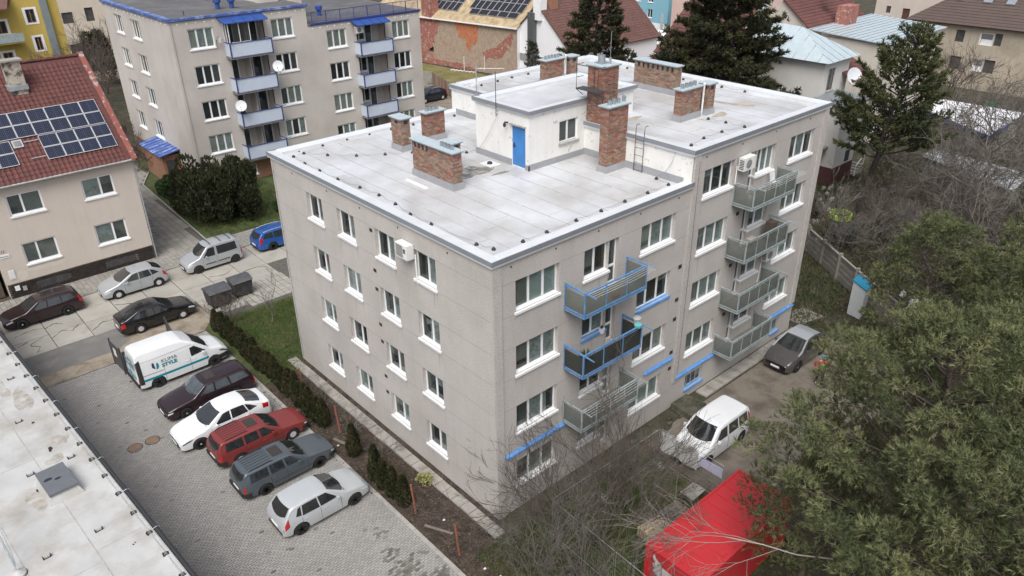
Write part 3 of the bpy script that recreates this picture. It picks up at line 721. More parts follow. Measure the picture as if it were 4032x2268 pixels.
# ------------------------------------------------------------------ ground, paving, street
CAM = S.camera; _mi = CAM.matrix_world.inverted(); _fx = 3013.97/4032
def proj(p):
    q = _mi @ Vector(p)
    return (.5+q.x/-q.z*_fx, .5-q.y/-q.z*_fx*16/9) if q.z < 0 else (9, 9)
def inframe(p, m=.01):
    u, v = proj(p); return -m < u < 1+m and -m < v < 1+m
M['earth'] = mat('brown_earth', (.052, .043, .032), 1, .35, 2.2, .02, 14, blotch=(.085, .075, .05), bls=1.2, speck=.3)
M['soil'] = mat('dark_garden_soil', (.034, .027, .022), 1, .4, 3, .02, 12, blotch=(.055, .043, .033), bls=1.6, blt=.5, speck=.35)
M['lawn'] = mat('winter_lawn', (.05, .075, .022), 1, .3, 1.4, .015, 30, blotch=(.09, .085, .04), bls=.9, blt=.56, speck=.3)
M['lawn_y'] = mat('yellowish_lawn', (.14, .135, .045), 1, .25, .5, .01, 20, blotch=(.19, .16, .07), bls=.35, blt=.5, speck=.15)
M['weeds'] = mat('weedy_ground', (.042, .043, .024), 1, .35, 1.1, .02, 18, blotch=(.07, .062, .042), bls=.7, blt=.52, speck=.35)
M['joint'] = mat('dark_joint_sand', (.10, .095, .085), 1, .3, 3)
M['paver'] = mat('grey_concrete_paver', (.275, .268, .255), .88, .10, .35, .002, 60, rnd=.10, speck=.08)
M['paverwet'] = mat('damp_stained_paver', (.15, .145, .13), .7, .2, 2, rnd=.3)
M['slabroad'] = mat('road_concrete', (.335, .32, .285), .92, .10, .6, .003, 45, rnd=.09, blotch=(.28, .265, .23), bls=.9, blt=.6, speck=.10)
M['asphalt'] = mat('worn_asphalt', (.155, .15, .145), .95, .13, .8, .004, 60, speck=.16, blotch=(.21, .20, .18), bls=.7, blt=.6)
M['sand'] = mat('gravelly_sand', (.27, .235, .185), 1, .18, 1.5, .006, 30, blotch=(.19, .15, .11), bls=.8, blt=.56, speck=.25)
M['crack'] = mat('dark_crack', (.05, .045, .04), 1, .2)
M['tile'] = mat('pavement_tile', (.25, .24, .215), .92, .12, .8, .003, 40, rnd=.14, speck=.08)
M['kerb'] = mat('kerb_concrete', (.32, .31, .285), .9, .15, 2, rnd=.08)
M['yard'] = mat('stained_yard_concrete', (.165, .145, .12), .95, .16, .8, .004, 40, blotch=(.105, .088, .07), bls=.7, blt=.55, speck=.12)
G = MB().box(-300, 500, -300, 500, -.4, -.07).build('ground', M['weeds'], kind='structure')
def sheet(name, pts, z, m):
    return MB().prism([(x, y, z-.03) for x, y in pts], (0, 0, .03)).build(name, m, kind='structure')
def rect(x0, x1, y0, y1): return [(x0, y0), (x1, y0), (x1, y1), (x0, y1)]
def pieces(parent, name, items, m, nmax=300, key=None):
    """items: list of 8-pt hexas (world). Largest-looking nmax become objects, rest one stuff mesh"""
    cam = CAM.matrix_world.translation
    sc = []
    for i, P8 in enumerate(items):
        c = Vector(P8[4])*.5+Vector(P8[6])*.5
        sc.append((0 if inframe(c) else 1, (c-cam).length, i))
    sc.sort(); own = {i for a, b, i in sc[:nmax] if a == 0}
    st = MB()
    for i, P8 in enumerate(items):
        if i in own: MB().hexa(P8).build(name, m, parent)
        else: st.hexa(P8)
    if st.v: st.build(name+'s', m, parent, kind='stuff')
def hx(x0, x1, y0, y1, z0, z1, b=.006):
    return [(x0, y0, z0), (x1, y0, z0), (x1, y1, z0), (x0, y1, z0), (x0+b, y0+b, z1), (x1-b, y0+b, z1), (x1-b, y1-b, z1), (x0+b, y1-b, z1)]
# parking lot of block pavers
lot = sheet('parking_lot', [(-14, -8), (-2.86, -8), (-2.82, 24.1), (-14, 24.1)], -.015, M['joint'])
random.seed(11); it = []
y = -4.0; r = 0
while y < 24.05:
    x = -13.6+(.1 if r % 2 else 0)
    while x < -3.05:
        if proj((x, y, 0))[1] < 1.03 and not (x < -12.6):
            it.append(hx(x, x+.19, y, y+.103, -.02, random.uniform(-.003, .003), .005))
        x += .2
    y += .115; r += 1
dampc = [(-4.3, .6, .9, .5), (-4.6, 1.5, .5, .4), (-3.9, -.6, .7, .5), (-5.6, -.9, .5, .3), (-4.2, 2.8, .25, .5), (-4.5, 3.4, .2, .2), (-6.5, 1.9, .12, .1), (-7.4, 4.6, .2, .12), (-7.9, 6.3, .15, .1), (-4.9, 6.8, .5, .25), (-5.6, 17.3, .6, .2), (-5.0, 18.4, .5, .15), (-6.2, 9.3, .3, .12), (-3.6, 12.9, .3, .5), (-3.5, 16.6, .3, .5), (-7.5, 17.2, .3, .12)]
def damp(c):
    for (a, b, r1, r2) in dampc:
        d = ((c[0]-a)/r1)**2+((c[1]-b)/r2)**2
        if d < 1 and random.random() < .75-.35*d: return True
    return random.random() < .004
dm = [P for P in it if damp(P[0])]; ids = {id(P) for P in dm}
pieces(lot, 'paver', [P for P in it if id(P) not in ids], M['paver'], 240)
pieces(lot, 'damp_paver', dm, M['paverwet'], 60)
ky = -5.0; ks = []
while ky < 24.0: ks.append(hx(-3.04, -2.86, ky, ky+.49, -.03, .012)); ky += .5
pieces(lot, 'kerb_stone', ks, M['kerb'], 100)
for x, y in ((-9.88, 15.59), (-9.05, 15.59)):
    t = thing('manhole_cover', 'rusty brown round manhole cover in the grey pavers, the %s of the two' % ('left' if x < -9.5 else 'right'), 'manhole cover', (x, y, 0))
    MB().lathe((x, y, 0), [(.36, 0), (.36, .008), (.31, .008)], 24).build('rim', M['iron'], t)
    M.setdefault('rust', mat('rusty_iron', (.20, .135, .09), .8, .25, 6, .004, 60)); MB().lathe((x, y, .002), [(.31, 0), (.31, .01), (.01, .012)], 24).build('lid', M['rust'], t)
# earth bed, grass, walkway
sheet('garden_bed', rect(-2.86, -.75, -9, 16.3), -.012, M['soil'])
sheet('grass_verge', [(-2.86, 16.3), (0, 16.3), (0, 17.1), (6.5, 17.1), (6.5, 24.4), (.0, 24.75), (-1.0, 25.1), (-2.2, 24.9), (-2.86, 24.2)], -.008, M['lawn'])
wk = bpy.data.objects.new('walkway', None); COL.objects.link(wk); wk['kind'] = 'structure'
sl_ = []; y = -.7
random.seed(4)
while y < 17.3:
    sl_.append(hx(-.74+random.uniform(-.02, .02), -.20, y+.01, y+.60, -.03, .05+random.uniform(-.01, .01), .012)); y += .61
pieces(wk, 'paving_slab', sl_, M['concrete'])
sl_ = []; x = 13.9
while x < 23: sl_.append(hx(x+.01, x+.8, -.78, -.08, -.03, .06+random.uniform(-.012, .012), .012)); x += .81
pieces(wk, 'paving_slab', sl_, M['concrete'])
bl = MB(); bl.hexa([(-.20, -.2, 0), (0, -.2, 0), (0, 17.1, 0), (-.2, 17.1, 0), (-.14, -.2, .02), (0, -.2, .10), (0, 17.1, .10), (-.14, 17.1, .02)]); bl.build('mossy_strip', M['soil'], wk)
# yard on the balcony side
sheet('garden_ground', rect(-2.86, 10.6, -30, -.05), -.02, M['weeds'])
sheet('grass_patch', [(.4, -9), (8.0, -9), (8.3, -5.9), (8.2, -2.4), (5.0, -1.3), (1, -1.2)], -.012, M['lawn'])
yd = sheet('yard', [(7.8, -2.6), (10.9, -.9), (24.3, -.9), (24.3, -7.5), (7.9, -7.5)], .0, M['yard'])
yl = []
for i in range(6):
    for j in range(3):
        x = 8.6+i*2.6; y = -7.4+j*2.1
        if x > 10 or y < -3: yl.append(hx(x+.01, x+2.58, y+.01, min(y+2.08, -.95), .0, .022+random.uniform(-.004, .004), .012))
pieces(yd, 'yard_slab', yl, M['yard'])
pit = thing('concrete_pit_cover', 'dark mossy concrete slab cover against the wall by the cellar window', 'concrete slab', (12.4, -.7, 0))
M['moss'] = mat('mossy_concrete', (.10, .09, .07), .95, .3, 2, .006, 30, blotch=(.045, .05, .03), bls=1.5, blt=.5)
MB().hexa([(11.6, -1.55, .0), (13.3, -1.3, .0), (13.1, -.12, .0), (11.7, -.12, .0), (11.65, -1.45, .28), (13.2, -1.2, .24), (13.0, -.12, .34), (11.75, -.12, .36)]).build('slab', M['moss'], pit)
random.seed(9)
for i in range(9):
    x = random.uniform(8.2, 14.2); y = random.uniform(-1.5, -.5) if x > 11 else random.uniform(-.9, -.15)
    s_ = random.uniform(.12, .24); b = MB().hexa([(x+a*s_, y+c*s_*.6, z_) for z_, k in ((0, 1), (.05+.03*random.random(), .95)) for a, c in ((-k, -k), (k, -k*.8), (k*.9, k), (-k*.8, k*.9))])
    tag(b.build('broken_slab', M['moss']), 'broken piece of pale concrete lying along the foot of the balcony wall', 'rubble', 'broken concrete along the balcony wall')
bp = sheet('brick_path', [(24.3, 1.3), (24.3, -.1), (26.2, -.9), (26.6, .9)], -.004, M['joint'])
pieces(bp, 'path_brick', [hx(24.4+i*.22, 24.6+i*.22, -.3+j*.22-i*.05, -.1+j*.22-i*.05, -.02, .01) for i in range(9) for j in range(7)], M['tile'])
# street
street = sheet('street', rect(-16, 26, 25.45, 34.02), -.02, M['joint'])
random.seed(21)
def rslab(x0, x1, y0, y1, z, m, par=street):
    g = .018; MB().hexa(hx(x0+g, x1-g, y0+g, y1-g, -.03, z, .012)).build('road_slab', m, par)
xs = [-16.2, -14.2, -12.15, -10.12, -8.09, -6.0, -3.97, -1.93, .1, 2.15, 4.2, 6.2, 8.3, 10.3, 12.4]
for a, b in zip(xs, xs[1:]):
    for j, (c, d) in enumerate(((28.18, 30.20), (30.20, 32.1), (32.1, 34.0))):
        if j == 0 and a > -2: continue
        rslab(a+random.uniform(-.01, .01), b, c-(random.uniform(0, .12) if j == 0 else 0), d, random.uniform(-.004, .006), M['slabroad'])
for path in ([(-10.1, 29.6), (-9.4, 30.1), (-8.9, 29.7), (-8.3, 30.4)], [(-8.0, 28.9), (-7.2, 29.5), (-6.1, 29.3)], [(-11.8, 31.2), (-10.6, 31.5), (-10.1, 31.1), (-9.6, 31.4), (-9.0, 31.0)], [(-11.2, 28.4), (-10.9, 29.0), (-11.3, 29.6), (-10.2, 30.2)], [(-5.9, 31.3), (-5.0, 30.7), (-4.0, 30.9)], [(-11.9, 29.8), (-11.2, 30.1)], [(-3.9, 32.6), (-3.0, 32.1), (-2.0, 32.3)], [(.2, 31), (1.2, 30.6), (2.1, 31.2)], [(2.2, 30), (3.2, 30.3), (4.2, 29.6)]):
    P_ = []
    for p, q in zip(path, path[1:]):
        for t in np.linspace(0, 1, 5)[:-1]: P_.append((p[0]+(q[0]-p[0])*t+random.uniform(-.06, .06), p[1]+(q[1]-p[1])*t+random.uniform(-.06, .06), .004))
    MB().tube(P_, [.008+.02*random.random() for _ in P_], 4).build('crack', M['crack'], street)
def wavy(name, pts, z, m, amp=.07, step=.3):
    P_ = []
    n = len(pts)
    for i in range(n):
        a, b = Vector(pts[i]), Vector(pts[(i+1) % n]); k = max(1, int((b-a).length/step))
        for j in range(k): P_.append(a.lerp(b, j/k)+Vector((random.uniform(-amp, amp), random.uniform(-amp, amp))))
    return MB().prism([(p.x, p.y, z-.02) for p in P_], (0, 0, .02)).build(name, m, kind='structure')
wavy('dirt_strip', [(-16, 24.1), (-2.9, 24.15), (-1.9, 25.3), (-1.9, 27.3), (-3.9, 28.1), (-16, 28.1)], -.006, M['sand'], .03)
wavy('asphalt_strip', [(-16, 25.5), (-7.6, 25.5), (-6.6, 26.2), (-6.9, 27.3), (-6.2, 28.12), (-16, 28.12)], -.001, M['asphalt'], .05)
pv = sheet('tiled_forecourt', [(-1.9, 25.45), (-.4, 24.8), (6.5, 24.4), (6.5, 28.2), (-1.9, 28.2)], -.004, M['joint'])
pieces(pv, 'forecourt_tile', [hx(-1.85+i*.41, -1.46+i*.41, 24.6+j*.41, 24.99+j*.41, -.02, .012+random.uniform(-.006, .006), .012) for i in range(15) for j in range(9) if (24.6+j*.41) > 25.6-.27*min(i*.41, 2.4)], M['slabroad'], 200)
for i in range(2):
    rslab(-1.93+i*2.03, .1+i*2.03, 28.2, 30.2, .004, M['slabroad'])
rslab(2.15, 4.2, 28.2, 30.2, .0, M['slabroad'])
# north pavement
pav = sheet('pavement', rect(-16, 26, 34.14, 36.56), .095, M['joint'])
pieces(pav, 'pavement_tile', [hx(-14+i*.305, -13.71+i*.305, 34.2+j*.305, 34.49+j*.305, .09, .112+random.uniform(-.004, .004)) for i in range(80) for j in range(8)], M['tile'], 300)
pieces(pav, 'kerb_stone', [hx(-16+i*1.0, -15.01+i, 34.02, 34.14, -.05, .115) for i in range(34)], M['kerb'])
path = sheet('footpath', [(-1.35, 36.56), (2.6, 36.56), (2.5, 38), (3.0, 45), (3.3, 53), (4.9, 56), (4.9, 62), (1, 62), (-1.3, 48)], .03, M['joint'])
def inpath(x, y):
    r = 2.5+(y-38)*.065 if y < 53 else 3.4+(y-53)*.5
    return x < min(r, 4.8) and x > -1.25 and y < 60
pieces(path, 'path_tile', [hx(-1.3+i*.5, -.82+i*.5, 36.6+j*.5, 37.08+j*.5, .03, .052+random.uniform(-.006, .006), .01) for i in range(13) for j in range(46) if inpath(-.82+i*.5, 36.8+j*.5)], M['tile'], 300)
for (a, b) in (((2.6, 36.6), (2.95, 45)), ((2.95, 45), (3.3, 53)), ((3.3, 53), (4.9, 56.2))):
    MB().bar((*a, .05), (*b, .05), .1, .12).build('path_kerb', M['kerb'], path)
sheet('lawn', [(2.7, 36.6), (30, 36.6), (30, 47.6), (6.7, 47.6), (6.7, 60), (5, 60), (3.4, 53), (3.0, 45)], -.003, M['lawn'])
# ------------------------------------------------------------------ red roofed house, left
hs_ = thing('tiled_house', 'beige two storey house with red tiled roof carrying solar panels and a dark brick plinth', 'house', (-6, 40, 0))
M['house'] = mat('beige_house_render', (.56, .50, .445), .95, .05, .5, .003, 50, streak=.05, speck=.05)
M['houselight'] = mat('pale_render_patch', (.60, .55, .47), .95, .06, 2)
PH = Plane((0, 36.6), (1, 0), (0, 1))
hh = [(-9.25, -7.25, 5.55, 6.94), (-4.83, -2.85, 5.52, 6.90), (-9.25, -7.22, 2.17, 3.62), (-4.80, -2.76, 2.12, 3.60)]
q = MB(); PH.wall(q, -10.72, -1.40, 1.12, 7.75, hh, .1)
q.poly((-1.40, 36.6, 0), (-1.40, 49.2, 0), (-1.40, 49.2, 7.9), (-1.40, 42.9, 13.45), (-1.40, 36.6, 7.9)); q.poly((-10.72, 36.6, 0), (-10.72, 49.2, 0), (-10.72, 49.2, 7.9), (-10.72, 42.9, 13.45), (-10.72, 36.6, 7.9))
q.poly((-10.72, 49.2, 0), (-1.4, 49.2, 0), (-1.4, 49.2, 7.9), (-10.72, 49.2, 7.9)); q.box(-10.3, -1.8, 37, 48.8, .1, 7.5)
wl = q.build('wall', M['house'], hs_)
for i, h in enumerate(hh):
    window(PH, hs_, *h, (.42 if i in (0, 2) else .57,), rev=.1, blinds=[['greyd', 'grey'], ['curtain', 'greyd'], ['grey', 'grey'], ['cream', 'greyd']][i], fw=.1, mull=.12)
# plinth of dark bricks
M['plinthbrick'] = mat('dark_glazed_brick', (.035, .028, .026), .4, .2, 5, rnd=.4); M['plinthjoint'] = mat('pale_plinth_joint', (.17, .145, .12), .9, .1)
pl_ = MB().box(-10.72, -1.40, 36.56, 36.7, 0, 1.12).build('plinth', M['plinthjoint'], hs_)
itb = []; z = .01; k = 0
while z < 1.08:
    x = -10.74+(.13 if k % 2 else 0)
    while x < -1.6:
        if not ((-9.2 < x < -7.2 and .35 < z < .82) or (-4.75 < x < -2.7 and .3 < z < .8)): itb.append([(x, 36.53, z), (x+.235, 36.53, z), (x+.235, 36.56, z), (x, 36.56, z), (x, 36.53, z+.068), (x+.235, 36.53, z+.068), (x+.235, 36.56, z+.068), (x, 36.56, z+.068)])
        x += .25
    z += .084; k += 1
pieces(pl_, 'plinth_brick', itb, M['plinthbrick'], 300)
for a in (-9.1, -4.65):
    c = MB().box(a, a+1.95, 36.52, 36.56, .36, .84).build('cellar_window', M['dark'], hs_)
    for i in range(9): MB().box(a+.1+i*.21, a+.12+i*.21, 36.50, 36.52, .38, .82).build('bar', M['iron'], c)
MB().box(-10.45, -10.1, 36.56, 36.6, 1.45, 2.05).build('meter_box', M['sill_grey'] if 0 else M['whiteplastic'], hs_)
MB().box(-10.38, -10.1, 36.48, 36.53, .62, .95).build('meter_box', M['frame'], hs_); MB().box(-9.95, -9.72, 36.48, 36.53, .50, .80).build('grey_box', M['sill_grey'], hs_)
for (a, b, z0, z1) in ((-4.95, -2.5, 1.72, 2.0), (-9.5, -7.0, 1.6, 1.95), (-10.1, -9.4, 1.2, 1.9)):
    r_ = random.Random(int(a*10)); n_ = 16; pts = []
    for i in range(n_): t = 2*math.pi*i/n_; pts.append(((a+b)/2+(b-a)/2*math.cos(t)*r_.uniform(.85, 1.1), 36.596, (z0+z1)/2+(z1-z0)/2*math.sin(t)*r_.uniform(.7, 1.2)))
    MB().prism(pts, (0, .02, 0)).build('render_patch', M['houselight'], hs_)
def text(s, par, loc, rot, size, m, name='lettering', ext=.004, align='CENTER', sx=1., bold=0.):
    c = bpy.data.curves.new(name, 'FONT'); c.body = s; c.size = size; c.extrude = ext; c.align_x = align; c.align_y = 'CENTER'; c.offset = bold
    t = bpy.data.objects.new(name, c); COL.objects.link(t); t.rotation_euler = rot; t.scale = (sx, 1, 1)
    bpy.context.view_layer.update()
    me = bpy.data.meshes.new_from_object(t); bpy.data.objects.remove(t)
    o = bpy.data.objects.new(name, me); COL.objects.link(o); me.materials.clear(); me.materials.append(m)
    o.rotation_euler = rot; o.scale = (sx, 1, 1); o.location = Vector(loc)-(wloc(par) if par else Vector((0, 0, 0)))
    if par: o.parent = par
    return o
MB().box(-10.68, -10.05, 36.57, 36.6, 2.98, 3.22).build('street_sign', M['frame'], hs_)
text('Kotorova', hs_, (-10.36, 36.565, 3.1), (math.pi/2, 0, 0), .13, M['black']); text('12', hs_, (-10.36, 36.59, 3.42), (math.pi/2, 0, 0), .26, M['iron'])
# gutter and downpipe
M['redgutter'] = mat('brown_gutter', (.12, .075, .06), .6, .2, 3)
MB().tube([(-10.9, 36.12, 7.66), (-1.25, 36.12, 7.66)], .07, 8).build('gutter', M['sill_grey'], hs_)
MB().tube([(-1.36, 36.15, 7.6), (-1.33, 36.5, 7.3), (-1.33, 36.5, .1)], .05, 8).build('downpipe', M['galv'], hs_)
# roof
y0_, z0_, y1_, z1_ = 36.15, 7.72, 42.9, 13.62
dv = Vector((0, y1_-y0_, z1_-z0_)); SLn = dv.length; dv.normalize(); nv = Vector((0, -dv.z, dv.y))
def RP(x, s, h=0): return tuple(Vector((x, y0_, z0_))+dv*s+nv*h)
rf = MB(); rf.hexa([RP(-11.0, 0, -.12), RP(-1.3, 0, -.12), RP(-1.3, SLn, -.12), RP(-11, SLn, -.12), RP(-11, 0, 0), RP(-1.3, 0, 0), RP(-1.3, SLn, 0), RP(-11, SLn, 0)])
rf.hexa([(-11, 42.9, 13.5), (-1.3, 42.9, 13.5), (-1.3, 49.65, 7.6), (-11, 49.65, 7.6), (-11, 42.9, 13.65), (-1.3, 42.9, 13.65), (-1.3, 49.65, 7.75), (-11, 49.65, 7.75)])
M['tilered'] = mat('red_brown_roof_tile', (.105, .035, .030), .7, .14, 1.2, rnd=.16, speck=.06, blotch=(.07, .03, .028), bls=2.2, blt=.66)
roof_ = rf.build('roof', M['tilered'], hs_)
cw_, rh = .30, .345
tl = []
for j in range(int(SLn/rh)):
    for i in range(32):
        x = -11.0+i*cw_; s = j*rh
        if x+cw_ > -1.45: continue
        tl.append((x, s))
def tilemesh(mb, x, s):
    a = [RP(x, s-.02, .045), RP(x+.05, s-.02, .075), RP(x+.13, s-.02, .08), RP(x+.19, s-.02, .03), RP(x+cw_, s-.02, .03)]
    b = [RP(x, s+rh, .012), RP(x+.05, s+rh, .042), RP(x+.13, s+rh, .047), RP(x+.19, s+rh, -.002), RP(x+cw_, s+rh, -.002)]
    c = [RP(x, s-.02, .0), RP(x+cw_, s-.02, .0)]
    for p, q_, r, t in zip(a, a[1:], b[1:], b): mb.poly(p, q_, r, t)
    mb.poly(c[0], c[1], a[4], a[3], a[2], a[1], a[0])
st = MB(); n_ = 0
for x, s in tl:
    if n_ < 300 and inframe(RP(x, s), 0): n_ += 1; q = MB(); tilemesh(q, x, s); q.build('roof_tile', M['tilered'], roof_)
    else: tilemesh(st, x, s)
st.build('roof_tiles', M['tilered'], roof_, kind='stuff')
M['vergered'] = mat('peeling_red_verge', (.22, .065, .05), .6, .15, 2, blotch=(.32, .29, .27), bls=2.6, blt=.57, blw=.03)
MB().hexa([RP(-1.48, -.1, -.1), RP(-1.12, -.1, -.1), RP(-1.12, SLn+.25, -.1), RP(-1.48, SLn+.25, -.1), RP(-1.48, -.1, .12), RP(-1.12, -.1, .12), RP(-1.12, SLn+.25, .12), RP(-1.48, SLn+.25, .12)]).build('verge_board', M['vergered'], roof_)
for i in range(24): MB().tube([(-11+i*.4, 42.9, 13.68), (-10.62+i*.4, 42.9, 13.70)], [.12, .10], 8).build('ridge_tile', M['tilered'], roof_)
M['cell'] = mat('solar_cell', (.008, .012, .032), .35, .05, 3, spec=.25); M['panelframe'] = mat('aluminium_frame', (.62, .63, .65), .35, 0, metal=.4); M['cellline'] = mat('cell_line', (.06, .075, .11), .4, 0)
def solar(x0, x1, s0, s1, pf, par, h=.12, nx=6, ny=10, lines=True):
    f = MB(); g = .03
    def bx(a, b, c, d, h0, h1): f.hexa([pf(a, c, h0), pf(b, c, h0), pf(b, d, h0), pf(a, d, h0), pf(a, c, h1), pf(b, c, h1), pf(b, d, h1), pf(a, d, h1)])
    bx(x0, x1, s0, s0+g, h, h+.04); bx(x0, x1, s1-g, s1, h, h+.04); bx(x0, x0+g, s0+g, s1-g, h, h+.04); bx(x1-g, x1, s0+g, s1-g, h, h+.04)
    o = f.build('solar_panel', M['panelframe'], par)
    f = MB(); bx(x0+g, x1-g, s0+g, s1-g, h, h+.025); f.build('cells', M['cell'], o)
    if lines:
        f = MB()
        for i in range(1, nx): x = x0+(x1-x0)*i/nx; w_ = .008 if i != nx/2 else .016; bx(x-w_, x+w_, s0+g, s1-g, h+.025, h+.028)
        for i in range(1, ny): s = s0+(s1-s0)*i/ny; bx(x0+g, x1-g, s-.006, s+.006, h+.025, h+.0275)
        f.build('cell_grid', M['cellline'], o, kind='stuff')
cx = [-1.92, -2.97, -4.05, -5.12, -6.2, -7.27, -8.34, -9.4, -10.45]
for i in range(8):
    for (a, b) in ((4.13, 5.12), (3.13, 4.10)): solar(cx[i+1]+.02, cx[i]-.0, a, b, RP, roof_, nx=10, ny=6)
for i in range(4):
    for (a, b) in ((2.13, 3.05), (1.16, 2.10)): solar(cx[i+1]+.04, cx[i]+.02, a, b, RP, roof_, nx=10, ny=6)
for i in range(2):
    for (a, b) in ((2.13, 3.03), (1.18, 2.10)): solar(-8.85-1.07*i, -7.82-1.07*i, a, b, RP, roof_, nx=10, ny=6)
rw = MB(); rw.hexa([RP(-7.72, 2.45, .02), RP(-7.14, 2.45, .02), RP(-7.14, 3.03, .02), RP(-7.72, 3.03, .02), RP(-7.72, 2.45, .14), RP(-7.14, 2.45, .14), RP(-7.14, 3.03, .14), RP(-7.72, 3.03, .14)]); rwo = rw.build('roof_window', M['galv'], roof_)
rw = MB(); rw.hexa([RP(-7.64, 2.53, .14), RP(-7.22, 2.53, .14), RP(-7.22, 2.95, .14), RP(-7.64, 2.95, .14), RP(-7.64, 2.53, .15), RP(-7.22, 2.53, .15), RP(-7.22, 2.95, .15), RP(-7.64, 2.95, .15)]); rw.build('pane', M['greyd'], rwo)
for (a, b, s) in ((-7.06, -6.2, 2.8), (-7.07, -6.2, 1.5), (-8.0, -7.75, 2.2)): MB().bar(RP(a, s, .1), RP(b, s, .1), .05).build('mounting_rail', M['panelframe'], roof_)
M['chimrender'] = mat('sooty_chimney_render', (.42, .38, .33), .9, .2, 2, blotch=(.06, .055, .04), bls=2.2, blt=.55, blw=.07)
hc = MB().box(-6.45, -5.45, 41.0, 41.7, 12.0, 14.15).build('chimney', M['chimrender'], hs_)
MB().box(-6.6, -5.3, 40.85, 41.85, 14.15, 14.25).build('chimney_cap', M['concrete'], hc); MB().box(-6.55, -5.38, 40.9, 41.8, 12.3, 12.62).build('base_flashing', M['galv'], hc)
tag(MB().box(-13.5, -10.95, 37.5, 49, 0, 6.5).build('side_building', M['brown']), 'dark building side at the left frame edge beside the tiled house', 'building')
# handrail beside the house
hr = thing('handrail', 'thin dark blue metal railing beside the gable of the tiled house', 'railing', (.6, 42, 0))
M['darkblue'] = mat('dark_blue_paint', (.03, .04, .12), .5, .2)
MB().tube([(-.6, 39.5, .05), (-.6, 39.5, 1.1), (.6, 44.8, 1.1), (.6, 44.8, .05)], .03, 6).build('rail', M['darkblue'], hr)
for i in range(8): MB().tube([(-.6+.15*i, 39.5+.66*i, .3), (-.1+.15*i, 39.4+.66*i, .3)], .015, 4).build('bar', M['darkblue'], hr)
# ------------------------------------------------------------------ low flat roof, bottom left
Z4 = 4.0
RZ = .055
gb = thing('flat_roof_building', 'low building with stained white membrane roof and black gutter at lower left', 'building', (-12.25, 13.9, 0), rz=RZ)
def GW(u, v, z=Z4): return (-12.25+u*math.cos(RZ)-v*math.sin(RZ), 13.9+u*math.sin(RZ)+v*math.cos(RZ), z)
M['oldroof'] = mat('stained_white_membrane', (.45, .455, .45), .7, .10, .9, .002, 40, blotch=(.34, .325, .295), bls=.5, blt=.57, blw=.10, speck=.06)
MB().box(-20, -.25, -30, 18, 0, Z4-.03).build('wall', M['house'], gb, local=True)
rfo = MB().box(-20, -.12, -30, 18, Z4-.03, Z4).build('roof', M['oldroof'], gb, local=True)
MB().tube([(-.02, -30, Z4-.05), (-.02, 18.1, Z4-.05)], .09, 8).build('gutter', mat('black_gutter', (.03, .032, .035), .45, .1), gb, local=True)
MB().box(-.34, -.16, -30, 18, Z4, Z4+.03).build('edge_strip', M['oldroof'], gb, local=True)
for v in (-9.0, -6.3, -3.7, -1.0, 1.7, 4.5, 7.5): MB().tube([(-.16, v, Z4+.04), (0, v, Z4+.07), (.09, v, Z4+.02), (.09, v, Z4-.06)], .012, 4).build('gutter_bracket', M['galv'], gb, local=True)
random.seed(8)
for (u, v0, v1) in ((-1.92, -28, 17.5), (-3.9, -28, 17.5)):
    q = MB(); v = v0
    while v < v1: e = v+random.uniform(.5, 2); q.box(u-.015+random.uniform(-.008, .008), u+.015, v, e, Z4, Z4+.007); v = e
    q.build('membrane_seam', M['roofseam'], rfo, local=True)
for (u0, u1, v) in ((-3.9, -1.92, -1.8), (-1.92, -.35, 6.5), (-1.92, -.35, -8.6), (-3.9, -1.92, -9.2)): MB().box(u0, u1, v-.012, v+.012, Z4, Z4+.005).build('membrane_seam', M['roofseam'], rfo, local=True)
M['ochre'] = mat('brown_roof_dirt', (.29, .265, .23), .9, .2, 2, blotch=(.43, .425, .41), bls=3.0, blt=.5, blw=.15)
def lblob(cx, cy, rx, ry, m, seed, name='dirt_patch'):
    o = blob(name, *GW(cx, cy), rx, ry, m, None, seed, th=.002); o.parent = rfo; o.matrix_parent_inverse = (Matrix.Translation(gb.location) @ Matrix.Rotation(RZ, 4, 'Z')).inverted()
for (u, v, a, b, s_) in ((-1.0, 3.0, .28, 1.3, 3), (-1.45, 4.6, .3, .8, 5), (-.75, -1.2, .3, .5, 8), (-1.3, -2.4, .3, .35, 14), (-2.6, -4.4, .35, .6, 19)): lblob(u, v, a, b, M['ochre'], s_)
for (u, v, a, b, s_) in ((-1.5, 5.9, .28, .35, 31), (-1.25, -1.6, .07, .2, 32), (-2.35, -3.9, .08, .12, 35), (-.28, -6.2, .05, .06, 36), (-.9, -9.2, .04, .03, 37), (-.82, -9.15, .03, .03, 38), (-1.2, .8, .05, .1, 39)): lblob(u, v, a, b, M['soil'], s_, 'dark_stain')
# skylight hatch
sk = thing('roof_hatch', 'square dark grey roof hatch with two wet patches on the stained white roof', 'skylight', GW(-1.75, -4.3), rz=RZ)
MB().hexa([(-.62, -.92, -.0), (.62, -.92, 0), (.62, .92, 0), (-.62, .92, 0), (-.47, -.78, .36), (.47, -.78, .36), (.47, .78, .36), (-.47, .78, .36)]).build('kerb', M['oldroof'], sk, local=True)
M['hatch'] = mat('grey_hatch_lid', (.13, .14, .155), .4, .08, 2)
MB().box(-.5, .5, -.84, .84, .37, .47).build('lid', M['hatch'], sk, local=True)
for (a, b, r1, r2, sd) in ((-.24, .12, .15, .10, 2), (.05, -.05, .12, .07, 6)):
    r_ = random.Random(sd); pts = [(a+r1*math.cos(t)*r_.uniform(.8, 1.2), b+r2*math.sin(t)*r_.uniform(.8, 1.2), .471) for t in np.linspace(0, 6.1, 14)]
    MB().prism(pts, (0, 0, .003)).build('wet_patch', mat('wet_patch', (.03, .033, .037), .12, 0), sk, local=True)
